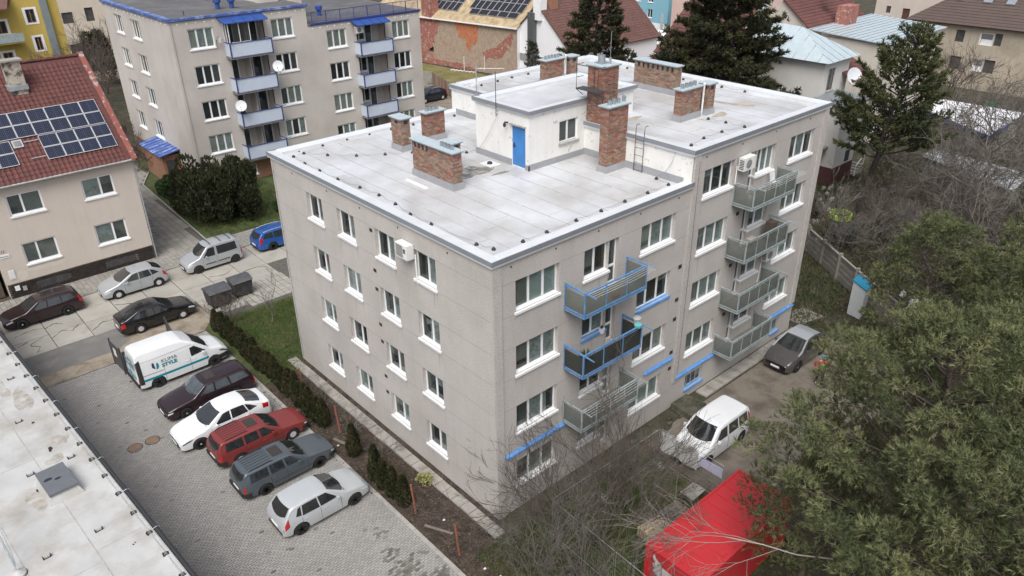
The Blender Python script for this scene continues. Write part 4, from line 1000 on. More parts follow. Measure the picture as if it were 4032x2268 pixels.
# conductor holders along the gutter edge
hy = [22.94, 21.46, 20.09, 18.73, 17.33, 15.98, 14.53, 13.14, 11.74, 10.36, 9.0, 7.61, 6.2, 4.81, 3.44, 2.15]
h0 = None
M['weight'] = mat('concrete_weight', (.16, .16, .15), .8, .2, 8)
def holder(loc, i):
    t = thing('wire_block', ('number' if 0 else ORD[i] if i < 11 else ['twelfth', 'thirteenth', 'fourteenth', 'fifteenth', 'sixteenth'][i-11])+' black wire block from the top along the black gutter of the stained roof', 'wire holder', loc, 'black wire blocks along the gutter', rz=RZ+.1*math.sin(i*3))
    MB().box(-.10, .10, -.075, .075, 0, .05).build('base', M['black'], t, local=True)
    MB().hexa([(-.07, -.05, .05), (.07, -.05, .05), (.07, .05, .05), (-.07, .05, .05), (-.035, -.03, .12), (.035, -.03, .12), (.035, .03, .12), (-.035, .03, .12)]).build('weight', M['weight'], t, local=True)
    MB().box(-.09, -.06, -.02, .02, .05, .14).build('clip', M['black'], t, local=True)
pts = []
for i, y in enumerate(hy):
    v = (y-13.9); L_ = GW(-.30, v); holder(L_, i); pts.append((L_[0], L_[1], Z4+.14))
P_ = []
for a, b in zip(pts, pts[1:]):
    for t in (0, .33, .66): P_.append((a[0]+(b[0]-a[0])*t, a[1]+(b[1]-a[1])*t, a[2]-.05*math.sin(math.pi*t)))
tag(MB().tube(P_+[pts[-1]], .007, 4).build('edge_wire', M['galv']), 'pale wire strung over the black blocks beside the gutter', 'wire')
for i, (x, y, w_) in enumerate(((-13.93, 15.07, 'beside the brown stain'), (-12.93, 11.08, 'nearest the gutter above the hatch'), (-14.4, 11.03, 'left of the hatch'), (-13.33, 6.17, 'below the hatch, right one'), (-15.03, 6.06, 'below the hatch, left one'), (-13.42, 18.97, 'beside the dark roof stain'))):
    t = thing('cable_box', 'small black framed concrete foot '+w_, 'roof foot', (x, y, Z4), 'small black framed feet on the stained roof', rz=RZ)
    MB().box(-.13, .13, -.06, .06, 0, .02).build('tray', M['black'], t, local=True)
    MB().box(-.09, .09, -.04, .04, .02, .07).build('weight', M['sill_grey'], t, local=True)
    for s_ in (-1, 1): MB().box(s_*.12-.01, s_*.12+.01, -.06, .06, .02, .10).build('side', M['black'], t, local=True)
dm_ = thing('mast_foot', 'round white mast foot with two pipes at the bottom left corner', 'mast foot', (-15.92, 5.87, Z4))
MB().lathe((-15.92, 5.87, Z4), [(.24, 0), (.23, .08), (.10, .16), (.04, .2)], 20).build('foot', M['oldroof'], dm_)
MB().lathe((-15.92, 5.87, Z4), [(.255, 0), (.255, .02)], 20).build('ring', M['black'], dm_)
MB().tube([(-15.94, 5.95, 4.2), (-16.0, 6.6, 5.2), (-16.1, 7.6, 6.6)], .03, 6).tube([(-15.90, 5.95, 4.2), (-15.9, 6.6, 4.7), (-15.95, 8.6, 6.0)], .02, 6).build('pipe', M['galv'], dm_)
# ------------------------------------------------------------------ grey block with blue balconies, behind
fb = thing('blue_balcony_block', 'grey block of flats with white sided blue edged balconies and blue roof edge', 'apartment building', (16, 55, 0))
M['farwall'] = mat('grey_warm_render', (.53, .495, .465), .95, .05, .35, .003, 40, streak=.04, blotch=(.45, .415, .385), bls=.22, blt=.56, blw=.12, speck=.05)
M['redwall'] = mat('brick_base_wall', (.30, .16, .105), .95, .12, 2.5, .005, 14, speck=.15)
M['blueedge'] = mat('blue_roof_edge', (.07, .12, .34), .45, .12, 2, blotch=(.30, .40, .60), bls=1.5, blt=.58)
M['bluesheet'] = mat('blue_sheet_roof', (.03, .075, .28), .45, .12, 2); M['darkroof'] = mat('dark_felt_roof', (.10, .10, .105), .9, .1, .6, blotch=(.14, .14, .14), bls=.5)
M['bluetrim'] = mat('dark_blue_trim', (.04, .055, .20), .5, .1); M['balcwhite'] = mat('pale_blue_panel', (.52, .59, .70), .6, .04)
XA, YA, HA = 6.7, 47.65, 14.60; XB, HB, XC = 18.9, 12.90, 31.3
FF = Plane((0, YA), (1, 0), (0, 1)); FS = Plane((XA, 0), (0, 1), (1, 0))
ztops = [13.70, 10.72, 7.74, 4.76]
z2 = [12.12, 9.14, 6.16, 3.18]
hf = []; hs2 = []
for i, z in enumerate(ztops):
    hf += [(8.08, 10.24, z-1.62, z), (15.38, 17.5, z-1.62, z)]
    hs2 += [(59.6, 61.75, z-1.62, z), (55.0, 57.2, z-1.62, z)]
for z in z2: hf += [(20.70, 22.80, z-1.62, z), (27.9, 30.0, z-1.62, z)]
loggia = [(11.35, 14.7, z-2.2, z+.15) for z in ztops]; log2 = [(23.9, 27.1, z-2.2, z+.12) for z in z2]
# outer skin
q = MB()
FF.wall(q, XA, XB, 1.6, HA-.2, [h for h in hf if h[1] < XB]+loggia, .16); FF.wall(q, XB, XC, 1.6, HB-.15, [h for h in hf if h[0] > XB]+log2, .16)
FS.wall(q, YA, 64.6, 1.6, HA-.2, hs2, .16)
q.poly((XC, YA, 0), (XC, 64.6, 0), (XC, 64.6, HB), (XC, YA, HB)); q.poly((XA, 64.6, 0), (XC, 64.6, 0), (XC, 64.6, HB), (XA, 64.6, HB))
q.poly((XB, YA, HB-.3), (XB, 64.6, HB-.3), (XB, 64.6, HA-.2), (XB, YA, HA-.2))
q.build('wall', M['farwall'], fb)
MB().box(XA+.3, XB, YA+1.3, 64.3, .1, HA-.3).box(XB, XC-.3, YA+1.3, 64.3, .1, HB-.3).build('interior', M['farwall'], fb)
q = MB()
FF.wall(q, XA, XC, 0, 1.6, [(11.1, 12.0, .45, 1.4)], .1); FS.wall(q, YA, 64.6, 0, 1.6, [], .1); q.build('base_wall', M['redwall'], fb)
window(FF, fb, 11.1, 12.0, .45, 1.4, (), rev=.1, blinds=['greyd'], detail=1)
random.seed(77)
P3 = [['greyd', 'cream', 'curtain'], ['dark', 'dark', 'greyd'], ['cream', 'curtain', 'green'], ['curtain', 'dark', 'curtain'], ['cream', 'cream', 'cream'], ['dark', 'curtain', 'green']]
for h in hf: window(FF, fb, *h, (.34, .67), rev=.12, fw=.11, mull=.14, blinds=random.choice(P3), detail=1)
for h in hs2: window(FS, fb, *h, (.36, .68), rev=.14, fw=.10, mull=.13, blinds=random.choice([['dark', 'greyd', 'curtain'], ['greyd', 'dark', 'greyd']]), detail=1)
# loggia interiors and balconies
def farbalc(x0, x1, ztop, sec, left_open=True, glazed=False):
    L0, L1 = (11.35, 14.7) if sec == 1 else (23.9, 27.1)
    lo = MB(); FF.box(lo, L0, L1, 1.2, 1.25, ztop-2.2, ztop+.15); FF.box(lo, L0-.02, L0, .0, 1.2, ztop-2.2, ztop+.15); FF.box(lo, L1, L1+.02, .0, 1.2, ztop-2.2, ztop+.15); FF.box(lo, L0, L1, 0, 1.2, ztop-2.22, ztop-2.2); FF.box(lo, L0, L1, 0, 1.2, ztop+.15, ztop+.17)
    if sec == 1: FF.box(lo, (L0+L1)/2-.05, (L0+L1)/2+.05, .0, 1.2, ztop-2.2, ztop+.15)
    lo_ = lo.build('loggia', M['farwall'], fb)
    if sec == 1:
        for a in (L0+.1, L1-1.05):
            window(Plane((0, YA+1.12), (1, 0), (0, 1)), fb, a, a+.92, ztop-2.15, ztop-.05, (), rev=0.0, blinds=['greyd' if a < 12.5 else 'dark'], detail=1, sill=None, name='balcony_door', fw=.09)
        q = MB(); FF.box(q, 13.0+.0, 13.2, 1.18, 1.2, ztop-1.3, ztop-1.05); q.build('meter_box', M['dark'], lo_)
    else:
        window(Plane((0, YA+1.12), (1, 0), (0, 1)), fb, L0+.25, L0+1.5, ztop-1.5, ztop-.1, (.5,), rev=0.0, blinds=['dark'], detail=1, name='window')
        window(Plane((0, YA+1.12), (1, 0), (0, 1)), fb, L0+1.55, L0+2.35, ztop-2.15, ztop-.1, (), rev=0.0, blinds=['greyd'], detail=1, sill=None, name='balcony_door')
    zb = ztop-2.55; y0 = YA-1.1
    b = MB().box(x0-.05, x1+.05, y0-.05, YA, zb-.12, zb).build('balcony', M['balcslab'], fb)
    MB().box(x0, x1, y0, y0+.04, zb+.06, zb+1.18).build('front_panel', M['balcwhite'], b)
    MB().box(x0, x0+.04, y0+.04, YA, zb+.06, zb+1.18).build('side_panel', M['balcwhite'], b); MB().box(x1-.04, x1, y0+.04, YA, zb+.06, zb+1.18).build('side_panel', M['balcwhite'], b)
    t = MB()
    for x in (x0-.02, x1+.02): t.bar((x, y0-.02, zb), (x, y0-.02, zb+1.25), .09)
    t.bar((x0-.03, y0-.02, zb+1.2), (x1+.03, y0-.02, zb+1.2), .07, .05); t.bar((x0-.03, y0-.03, zb-.03), (x1+.03, y0-.03, zb-.03), .05, .05); t.bar((x0-.02, y0, zb+1.2), (x0-.02, YA, zb+1.2), .06, .05); t.bar((x1+.02, y0, zb+1.2), (x1+.02, YA, zb+1.2), .06, .05)
    t.build('railing', M['bluetrim'], b)
    t = MB()
    for x in (x0, x1): t.bar((x, y0, zb+1.2), (x+.25, y0-.55, zb+1.45), .045)
    t.build('drying_arm', M['bluetrim'], b)
    if glazed:
        t = MB()
        for x in (x0+.05, x0+1.0, x0+1.9): t.bar((x, y0+.03, zb+1.2), (x, y0+.03, ztop+.25), .06)
        t.bar((x0+.05, y0+.03, ztop+.25), (x0+1.9, y0+.03, ztop+.25), .06); t.bar((x0+.05, y0+.03, zb+1.22), (x0+1.9, y0+.03, zb+1.22), .06)
        for y in (y0+.5, YA-.1): t.bar((x0+.05, y, zb+1.2), (x0+.05, y, ztop+.25), .05)
        t.bar((x0+.05, y0, ztop+.25), (x0+.05, YA, ztop+.25), .06)
        t.build('glazing_frame', M['frame'], b); MB().box(x0+.1, x0+1.86, y0+.02, y0+.03, zb+1.25, ztop+.2).build('glazing', M['glass'], b)
for i, z in enumerate(ztops): farbalc(11.0, 14.72, z, 1, glazed=(i == 0))
for i, z in enumerate(z2): farbalc(23.6, 27.15, z, 2)
def awning(x0, x1, z):
    a = MB().hexa([(x0, YA-1.3, z-.22), (x1, YA-1.3, z-.22), (x1, YA, z+.12), (x0, YA, z+.12), (x0, YA-1.3, z-.16), (x1, YA-1.3, z-.16), (x1, YA, z+.18), (x0, YA, z+.18)]).build('awning', M['bluesheet'], fb)
    for i in range(5): x = x0+(x1-x0)*i/4; MB().bar((x, YA-1.3, z-.13), (x, YA, z+.21), .04).build('awning_seam', M['bluesheet'], a)
awning(10.7, 14.6, 14.15); awning(23.3, 26.95, 12.55)
r1 = MB().box(XA-.05, XB+.1, YA-.05, 64.7, HA-.22, HA-.02).build('roof', M['darkroof'], fb)
e = MB().box(XA-.15, XA+.35, YA-.15, 64.8, HA-.16, HA+.05).box(XA+.352, XB+.2, YA-.15, YA+.1, HA-.16, HA+.03); e.build('roof_edge', M['blueedge'], r1)
r2 = MB().box(XB, XC+.05, YA-.05, 64.7, HB-.2, HB-.02).build('roof', M['darkroof'], fb)
MB().box(XB+.25, XC+.1, YA-.12, YA+.08, HB-.14, HB+.02).build('roof_edge', M['bluetrim'], r2)
t = MB()
for i in range(9): x = XB+.5+i*(XC-XB-.6)/8; MB().bar((x, YA+.02, HB), (x, YA+.02, HB+.95), .05).build('railing_post', M['bluetrim'], r2)
t.bar((XB+.5, YA+.02, HB+.95), (XC, YA+.02, HB+.95), .05); t.bar((XB+.5, YA+.02, HB+.12), (XC, YA+.02, HB+.12), .03)
i = 0; x = XB+.5
while x < XC: t.bar((x, YA+.02, HB+.1), (x, YA+.02, HB+.93), .018); x += .13
t.build('railing_bars', M['bluetrim'], r2, kind='stuff')
# round vent dots under the eaves
x = XA+.7
while x < XC-.4:
    if not (10.6 < x < 14.7 or 23.2 < x < 27): MB().lathe((x, YA-.002, (HA if x < XB else HB)-.45), [(.075, 0), (.06, -.03)], 8, 'y').build('vent_dot', M['frame'], fb)
    x += .75
for i in range(16): MB().lathe((XA-.002, YA+.7+i*1.0, HA-.45), [(.075, 0), (.06, -.03)], 8, 'x').build('vent_dot', M['frame'], fb)
# blue roof vents
for (x, y, z, w_) in ((12.2, 50.7, HA, 'left of the pair on the upper dark roof'), (13.3, 50.3, HA, 'right of the pair on the upper dark roof'), (22.3, 51.5, HB, 'on the lower dark roof')):
    v = thing('roof_fan', 'blue roof ventilator '+w_, 'roof vent', (x, y, z))
    MB().lathe((x, y, z-.02), [(.2, 0), (.2, .5)], 10).build('stem', M['bluesheet'], v); MB().lathe((x, y, z+.5), [(.26, 0), (.34, .05), (.34, .35), (.2, .42)], 12).build('hood', M['bluesheet'], v)
for (x, y) in ((8.6, 49.1), (13.6, 56.5)): MB().tube([(x, y, HA-.05), (x, y, HA+.35)], .04, 6).build('roof_pipe', M['iron'], r1)
tb = MB().box(16.4, 18.3, 51.5, 55.0, HA-.02, HA+2.2).build('roof_house', M['farwall'], r1)
q = MB().box(19.2, 20.6, 51.5, 54.5, HB-.02, HB+3).build('roof_house', M['house'], r2)
# entrance lean-to on the gable
an = MB().box(5.15, XA, 51.9, 56.8, 0, 2.55).build('entrance_annex', M['redwall'], fb)
cn = MB().hexa([(4.85, 51.5, 2.6), (XA, 51.5, 2.95), (XA, 57.2, 2.95), (4.85, 57.2, 2.6), (4.85, 51.5, 2.66), (XA, 51.5, 3.01), (XA, 57.2, 3.01), (4.85, 57.2, 2.66)]).build('entrance_roof', M['blueedge'], an)
for i in range(9): y = 51.5+i*5.7/8; MB().bar((4.85, y, 2.68), (XA, y, 3.03), .04).build('roof_seam', M['bluesheet'], cn)
MB().box(5.4, 6.3, 51.86, 51.9, 0, 2.1).build('entrance_door', M['dark'], an)
wq = MB().tube([(XA+.15, YA-.03, HA-.3), (XA+.2, YA-.05, 7), (XA+.2, YA-.04, 1)], .015, 4).build('conductor', M['wire'], fb)
def dish(loc, r, d, lab, par=None, arm=True):
    t = thing('satellite_dish', lab, 'satellite dish', loc)
    d = Vector(d).normalized(); up = Vector((0, 0, 1)); a = d.cross(up).normalized(); b = a.cross(d)
    m = MB(); n = 20; rings = [(0, 0), (.5, .05), (1, .2)]; L_ = Vector(loc); k0 = 0
    m.v.append(tuple(L_)); 
    for (q_, h) in rings[1:]:
        for j in range(n): th = 2*math.pi*j/n; m.v.append(tuple(L_+(a*math.cos(th)+b*math.sin(th))*q_*r+d*h*r))
    for j in range(n): m.f.append((0, 1+j, 1+(j+1) % n)); m.f.append((1+j, 1+n+j, 1+n+(j+1) % n, 1+(j+1) % n))
    m.build('reflector', M['parapet'], t, smooth=True)
    MB().tube([L_-b*r*.9+d*.1*r, L_-b*r*.4+d*r*.9], .02, 5).lathe(L_+d*r*.9-b*r*.35, [(.03, -.05), (.03, .05)], 6).build('arm', M['iron'], t)
    if arm: MB().tube([L_-d*.02, L_-d*.25, L_-d*.3+Vector((0, 0, -.6))], .03, 6).build('bracket', M['iron'], t)
    return t
dish((10.9, 46.2, 7.2), .47, (-.55, -1, .45), 'white satellite dish on the left corner of a lower balcony of the blue edged block')
dish((14.85, 46.2, 10.0), .47, (-.8, -1, .4), 'white satellite dish on the right corner of the second balcony of the blue edged block')
dish((10.4, 47.2, 12.7), .3, (.7, -1, .4), 'small white satellite dish on the wall left of the glazed top balcony')
aircon(23.5, 24.3, 46.95, 47.3, 11.6, 12.2, 'white air conditioner under the right blue awning of the block behind')
# ------------------------------------------------------------------ background buildings
M['oldbrick'] = mat('old_brick_and_plaster', (.34, .265, .205), 1, .16, 2.0, .01, 9, blotch=(.33, .15, .115), bls=.42, blt=.64, blw=.05, speck=.22)
M['orangebrick'] = mat('orange_bare_brick', (.42, .16, .085), 1, .2, 2.5, .01, 10, speck=.25)
M['flaky'] = mat('red_brick_flaky', (.30, .125, .10), 1, .2, 1.5, .01, 7, blotch=(.42, .35, .30), bls=2.2, blt=.60, blw=.04, speck=.3)
M['strawroof'] = mat('faded_yellow_roof', (.40, .32, .20), .9, .2, 1.0, blotch=(.30, .22, .13), bls=1.4)
M['white'] = mat('bright_white_render', (.80, .81, .83), .9, .02, .5); M['bandgrey'] = mat('grey_band', (.28, .28, .295), .9, .05)
M['antr'] = mat('anthracite_sheet', (.09, .095, .10), .5, .05)
bw = thing('old_brick_barn', 'old brick building with peeling plaster wall and solar panels on a yellowish roof', 'building', (56, 72, 0))
A_ = np.array([53.3, 79.0]); B_ = np.array([56.45, 60.8]); dB = (B_-A_); LB = np.linalg.norm(dB); dB = dB/LB; nB = np.array([-dB[1], dB[0]])
A0 = A_-dB*9
PBk = Plane(tuple(A0), tuple(dB), tuple(nB)); LT = LB+9
q = MB(); PBk.wall(q, 0, LT, 0, 6.6, [(10.8, 11.8, 1.75, 2.5)], .3)
def bp_(u, d, z): return PBk.P(u, d, z)
q.poly(bp_(LT, 0, 0), bp_(LT, 11, 0), bp_(LT, 11, 6.6), bp_(LT, 5.5, 10.3), bp_(LT, 0, 6.6)); q.poly(bp_(0, 11, 0), bp_(LT, 11, 0), bp_(LT, 11, 6.6), bp_(0, 11, 6.6)); q.poly(bp_(0, 0, 0), bp_(0, 11, 0), bp_(0, 11, 6.6), bp_(0, 5.5, 10.3), bp_(0, 0, 6.6))
bwl = q.build('wall', M['oldbrick'], bw)
q = MB(); q.poly(bp_(LT+.02, 0, 0), bp_(LT+.02, 11, 0), bp_(LT+.02, 11, 6.6), bp_(LT+.02, 5.5, 10.3), bp_(LT+.02, 0, 6.6)); q.build('gable_render', M['white'], bw)
q = MB(); PBk.box(q, 10.75, 11.85, .3, .35, 1.7, 2.6); q.build('window', M['dark'], bw)
def patchp(pts, m, name='brick_patch', th=.03, dd=0): 
    a = [bp_(u, -th-dd, z) for u, z in pts]; n = Vector((nB[0], nB[1], 0))*th
    return MB().prism(a, n).build(name, m, bwl)
def rag(pts, amp=.18, k=5, seed=1):
    r_ = random.Random(seed); o = []
    for i in range(len(pts)):
        a = pts[i]; b = pts[(i+1) % len(pts)]
        for j in range(k): t = j/k; o.append((a[0]+(b[0]-a[0])*t+r_.uniform(-amp, amp), min(6.5, a[1]+(b[1]-a[1])*t+r_.uniform(-amp, amp))))
    return o
patchp(rag([(16.0, 6.5), (20.5, 6.5), (20.4, 4.6), (20.0, 3.6), (19.3, 3.9), (18.8, 2.6), (18.3, 3.0), (18.2, 4.2), (16.8, 4.5), (16.6, 5.4)], .12, 4, 2), M['orangebrick'])
patchp(rag([(8.6, 6.5), (13.2, 6.5), (13, 5.5), (12.3, 4.4), (11.8, 2.6), (10.4, 1.5), (9.2, .2), (8.6, .2)], .2, 4, 5), M['flaky'])
patchp(rag([(9.0, .9), (13, .8), (17, .7), (20, .3), (20, .05), (9.0, .05)], .12, 5, 9), M['flaky'])
patchp(rag([(21, 2.8), (23.5, 3.6), (26.8, 5.8), (26.9, 5.0), (25, 2.6), (22, 2.0)], .2, 4, 12), M['flaky'])
rfb = MB().hexa([bp_(-.3, -.3, 6.5), bp_(LT+.2, -.3, 6.5), bp_(LT+.2, 5.5, 10.35), bp_(-.3, 5.5, 10.35), bp_(-.3, -.3, 6.62), bp_(LT+.2, -.3, 6.62), bp_(LT+.2, 5.5, 10.47), bp_(-.3, 5.5, 10.47)])
rfb.hexa([bp_(-.3, 5.5, 10.35), bp_(LT+.2, 5.5, 10.35), bp_(LT+.2, 11.3, 6.5), bp_(-.3, 11.3, 6.5), bp_(-.3, 5.5, 10.47), bp_(LT+.2, 5.5, 10.47), bp_(LT+.2, 11.3, 6.62), bp_(-.3, 11.3, 6.62)])
rb = rfb.build('roof', M['strawroof'], bw)
MB().bar(bp_(-.3, -.36, 6.6), bp_(LT+.2, -.36, 6.6), .16, .16).build('gutter', M['frame'], rb)
def RB(u, s, h=0):
    L_ = math.hypot(5.8, 3.85); c, sn = 5.8/L_, 3.85/L_; return bp_(u, -.3+s*c-h*sn, 6.62+s*sn+h*c)
M['cell2'] = mat('black_solar_cell', (.02, .02, .025), .3, .1, 3)
def solarB(u0, u1, s0, s1): solar(u0, u1, s0, s1, RB, rb, h=.1, lines=False)
_c = M['cell']; M['cell'] = M['cell2']
for i in range(9):
    for j in range(2): solarB(17.4+i*1.05, 18.4+i*1.05, 2.75+j*1.75, 4.45+j*1.75)
for i in range(5): solarB(18.0+i*1.72, 19.65+i*1.72, 1.65, 2.7)
for i in range(7):
    for j in range(3): solarB(8.4+i*1.05, 9.4+i*1.05, 1.85+j*1.75, 3.55+j*1.75)
M['cell'] = _c
c = PBk.P(10.9, .6, 0); MB().hexa([(c[0]-.8, c[1]-1.0, 6.3), (c[0]+.8, c[1]-1.0, 6.3), (c[0]+.8, c[1]+1.0, 6.3), (c[0]-.8, c[1]+1.0, 6.3), (c[0]-.8, c[1]-1.0, 12), (c[0]+.8, c[1]-1.0, 12), (c[0]+.8, c[1]+1.0, 12), (c[0]-.8, c[1]+1.0, 12)]).build('chimney', M['flaky'], bw)
sheet('back_lawn', [(41.5, 72), (52.9, 79), (54.6, 66.5), (54, 62), (43, 60)], .0, M['lawn_y']); sheet('back_yard', [(33, 48), (46, 52), (43.5, 60), (33, 72)], -.01, M['sand'])
# white gabled house
wg = thing('white_gable_house', 'bright white gabled house with grey band and brown tiled roof behind the roof aerials', 'house', (62, 58, 0))
q = MB(); q.poly((57.1, 65, 0), (57.1, 51.6, 0), (57.1, 51.6, 4.9), (57.1, 57.4, 9.9), (57.1, 65, 3.55)); q.poly((57.1, 51.6, 0), (75, 51.6, 0), (75, 51.6, 4.9), (57.1, 51.6, 4.9)); q.poly((57.1, 65, 0), (75, 65, 0), (75, 65, 3.55), (57.1, 65, 3.55)); q.poly((75, 65, 0), (75, 51.6, 0), (75, 51.6, 4.9), (75, 57.4, 9.9), (75, 65, 3.55))
q.build('wall', M['white'], wg); MB().box(57.0, 57.09, 51.5, 65.05, 2.45, 3.35).build('grey_band', M['bandgrey'], wg)
M['browntile'] = mat('brown_roof_tile', (.13, .065, .055), .8, .12, 1, rnd=.12)
def tiled(name, par, P00, P10, P01, P11, m, nu, nv, th=.05):
    """sloped roof: P00,P10 eave ends, P01,P11 ridge ends; stepped rows of tiles"""
    P00, P10, P01, P11 = map(Vector, (P00, P10, P01, P11)); n = ((P10-P00).cross(P01-P00)).normalized()
    if n.z < 0: n = -n
    base = MB().hexa([P00-n*.1, P10-n*.1, P11-n*.1, P01-n*.1, P00, P10, P11, P01]).build(name, m, par)
    q = MB()
    def S_(u, v): return P00.lerp(P10, u).lerp(P01.lerp(P11, u), v)
    for j in range(nv):
        for i in range(nu):
            a, b, c, d = S_(i/nu, j/nv), S_((i+.96)/nu, j/nv), S_((i+.96)/nu, (j+1.0)/nv), S_(i/nu, (j+1.)/nv)
            q.poly(a+n*th, b+n*th, c+n*.008, d+n*.008); q.poly(a, b, b+n*th, a+n*th)
    q.build('roof_tiles', m, base, kind='stuff'); return base
tiled('roof', wg, (56.9, 51.1, 4.5), (75.2, 51.1, 4.5), (56.9, 57.4, 9.95), (75.2, 57.4, 9.95), M['browntile'], 50, 20)
tiled('roof', wg, (56.9, 65.5, 3.2), (75.2, 65.5, 3.2), (56.9, 57.4, 9.95), (75.2, 57.4, 9.95), M['browntile'], 50, 24)
MB().box(56.4, 57.0, 57.6, 58.7, 2, 8.9).build('dark_flue', M['antr'], wg); MB().box(56.7, 57.9, 56.6, 57.9, 8, 10.9).build('chimney', M['white'], wg)
MB().box(58.6, 59.8, 56.4, 57.6, 9.2, 11.4).build('chimney', M['redwall'], wg)
# tall beige house with flat tin roof
th_ = thing('tall_beige_house', 'tall beige house with pale blue tin flat roof and red tiled rear wing', 'house', (67, 18, 0))
M['beige'] = mat('stained_beige_render', (.56, .52, .46), .95, .06, .5, .003, 30, blotch=(.42, .38, .31), bls=.35, blt=.63, streak=.07)
PT = Plane((0, 13.85), (1, 0), (0, 1))
q = MB(); PT.wall(q, 61.55, 74.5, 0, 9.9, [(62.3, 64.1, 7.6, 9.2), (67.5, 69.2, 7.6, 9.2), (62.4, 64.2, 4.2, 5.9), (62.5, 64, 1.2, 2.8), (68, 69.5, 4.2, 5.9)], .15)
q.poly((61.55, 13.85, 0), (61.55, 27.8, 0), (61.55, 27.8, 9.9), (61.55, 13.85, 9.9)); q.poly((74.5, 13.85, 0), (74.5, 27, 0), (74.5, 27, 9.9), (74.5, 13.85, 9.9))
q.poly((61.54, 21.5, 9.9), (61.54, 27.8, 9.9), (61.54, 25.2, 12.9), (61.54, 24.9, 12.9))
q.build('wall', M['beige'], th_)
for h in ((62.3, 64.1, 7.6, 9.2), (67.5, 69.2, 7.6, 9.2), (62.4, 64.2, 4.2, 5.9), (62.5, 64, 1.2, 2.8), (68, 69.5, 4.2, 5.9)): window(PT, th_, *h, (.5,), rev=.12, blinds=['curtain', 'greyd'], detail=1)
rt = MB().hexa([(61.2, 13.5, 9.95), (75, 13.5, 9.95), (75, 21.8, 10.45), (61.2, 21.8, 10.45), (61.2, 13.5, 10.05), (75, 13.5, 10.05), (75, 21.8, 10.55), (61.2, 21.8, 10.55)]).build('roof', M['tincap'], th_)
for i in range(13): y = 13.9+i*.63; MB().bar((61.25, y, 10.075+(y-13.5)*.06), (74.9, y, 10.075+(y-13.5)*.06), .035, .05).build('standing_seam', M['pot'], rt)
M['redtile2'] = mat('dull_red_tile', (.125, .052, .046), .75, .12, 1, rnd=.12)
tiled('roof', th_, (61.3, 21.6, 10.4), (73.5, 21.6, 10.4), (61.3, 25.4, 13.3), (73.5, 25.4, 13.3), M['redtile2'], 36, 12)
MB().box(66.2, 68.4, 20.3, 21.6, 10.2, 12.3).build('chimney', M['flaky'], th_)
MB().box(61.3, 62.0, 26.6, 27.5, 9.5, 13.0).build('chimney', M['beige'], th_)
MB().tube([(61.5, 14.1, 9.8), (61.5, 14.1, .2)], .06, 6).build('downpipe', M['galv'], th_)
dish((66.2, 22.6, 13.5), .75, (-.7, -1, .5), 'large white satellite dish on the dull red tiled wing of the tall beige house')
dish((66.6, 23.6, 15.0), .6, (-.7, -1, .5), 'white satellite dish at the top edge above the red tiled wing')
# villa with pyramid tin roof
vl = thing('villa', 'white villa tower with pale blue pyramid tin roof behind the dark spruce', 'house', (50, 15, 0))
M['villaw'] = mat('white_villa_render', (.62, .61, .585), .95, .05, .8)
PV = Plane((0, 13.2), (1, 0), (0, 1))
q = MB(); PV.wall(q, 48.8, 53.3, 0, 10.3, [(49.7, 50.9, 7.6, 9.5)], .12); q.poly((48.8, 13.2, 0), (48.8, 24, 0), (48.8, 24, 10.3), (48.8, 13.2, 10.3)); q.poly((53.3, 13.2, 0), (53.3, 24, 0), (53.3, 24, 10.3), (53.3, 13.2, 10.3))
q.build('wall', M['villaw'], vl); window(PV, vl, 49.7, 50.9, 7.6, 9.5, (.5,), rev=.1, blinds=['curtain'], frame=M['browntile'], sill='grey', detail=1)
ap = (51.2, 17.0, 12.4); e_ = [(48.2, 12.6, 10.25), (53.9, 12.6, 10.25), (53.9, 24, 10.25), (48.2, 24, 10.25)]; ap2 = (51.2, 21, 12.6)
q = MB(); q.poly(e_[0], e_[1], ap); q.poly(e_[0], ap, ap2, e_[3]); q.poly(e_[1], e_[2], ap2, ap); q.poly(*e_); pr = q.build('roof', M['tincap'], vl)
for i in range(5):
    x = 49+i*1.1; t = (51.2-x)/3.0; z = 10.25+2.1*(1-abs(t)); y = 12.6+4.4*(1-abs(t)); MB().bar((x, 12.62, 10.28), (x, y, z+.03), .04).build('standing_seam', M['pot'], pr)
for i in range(6):
    y = 13.6+i*1.2; k_ = min(1, (y-12.6)/4.4); MB().bar((48.22, y, 10.28), (48.2+3.0*k_, y, 10.28+2.15*k_), .04).build('standing_seam', M['pot'], pr)
tiled('roof', vl, (45.4, 21.2, 9.4), (45.4, 29, 9.4), (51.2, 21.0, 14.2), (51.2, 29.0, 14.2), M['redtile2'], 20, 14)
MB().bar((45.3, 21.0, 9.5), (51.2, 20.9, 14.3), .45, .12).build('verge_flashing', M['tincap'], vl)
MB().box(45.9, 53, 21.3, 29, 0, 9.4).build('rear_wall', M['villaw'], vl)
q = MB().box(48.0, 51.6, 10.5, 13.19, 0, 7.0); an2 = q.build('annex', M['villaw'], vl)
MB().hexa([(47.7, 10.1, 7.0), (52, 10.1, 7.0), (52, 13.1, 7.35), (47.7, 13.1, 7.35), (47.7, 10.1, 7.12), (52, 10.1, 7.12), (52, 13.1, 7.45), (47.7, 13.1, 7.45)]).build('annex_roof', M['pot'], vl)
M['darkred'] = mat('dark_red_plinth', (.09, .04, .035), .8, .15, 2); MB().box(47.96, 51.64, 10.46, 10.5, 0, 1.6).box(47.96, 48.0, 10.5, 13.1, 0, 1.6).build('plinth', M['darkred'], vl)
for z in (5.0, 2.3): MB().box(50.0, 50.7, 10.44, 10.5, z-.5, z+.5).build('window', M['dark'], an2)
bb = MB().box(46.8, 47.96, 11.2, 13.6, 3.3, 3.45); bb = bb.build('balcony', M['concrete'], vl)
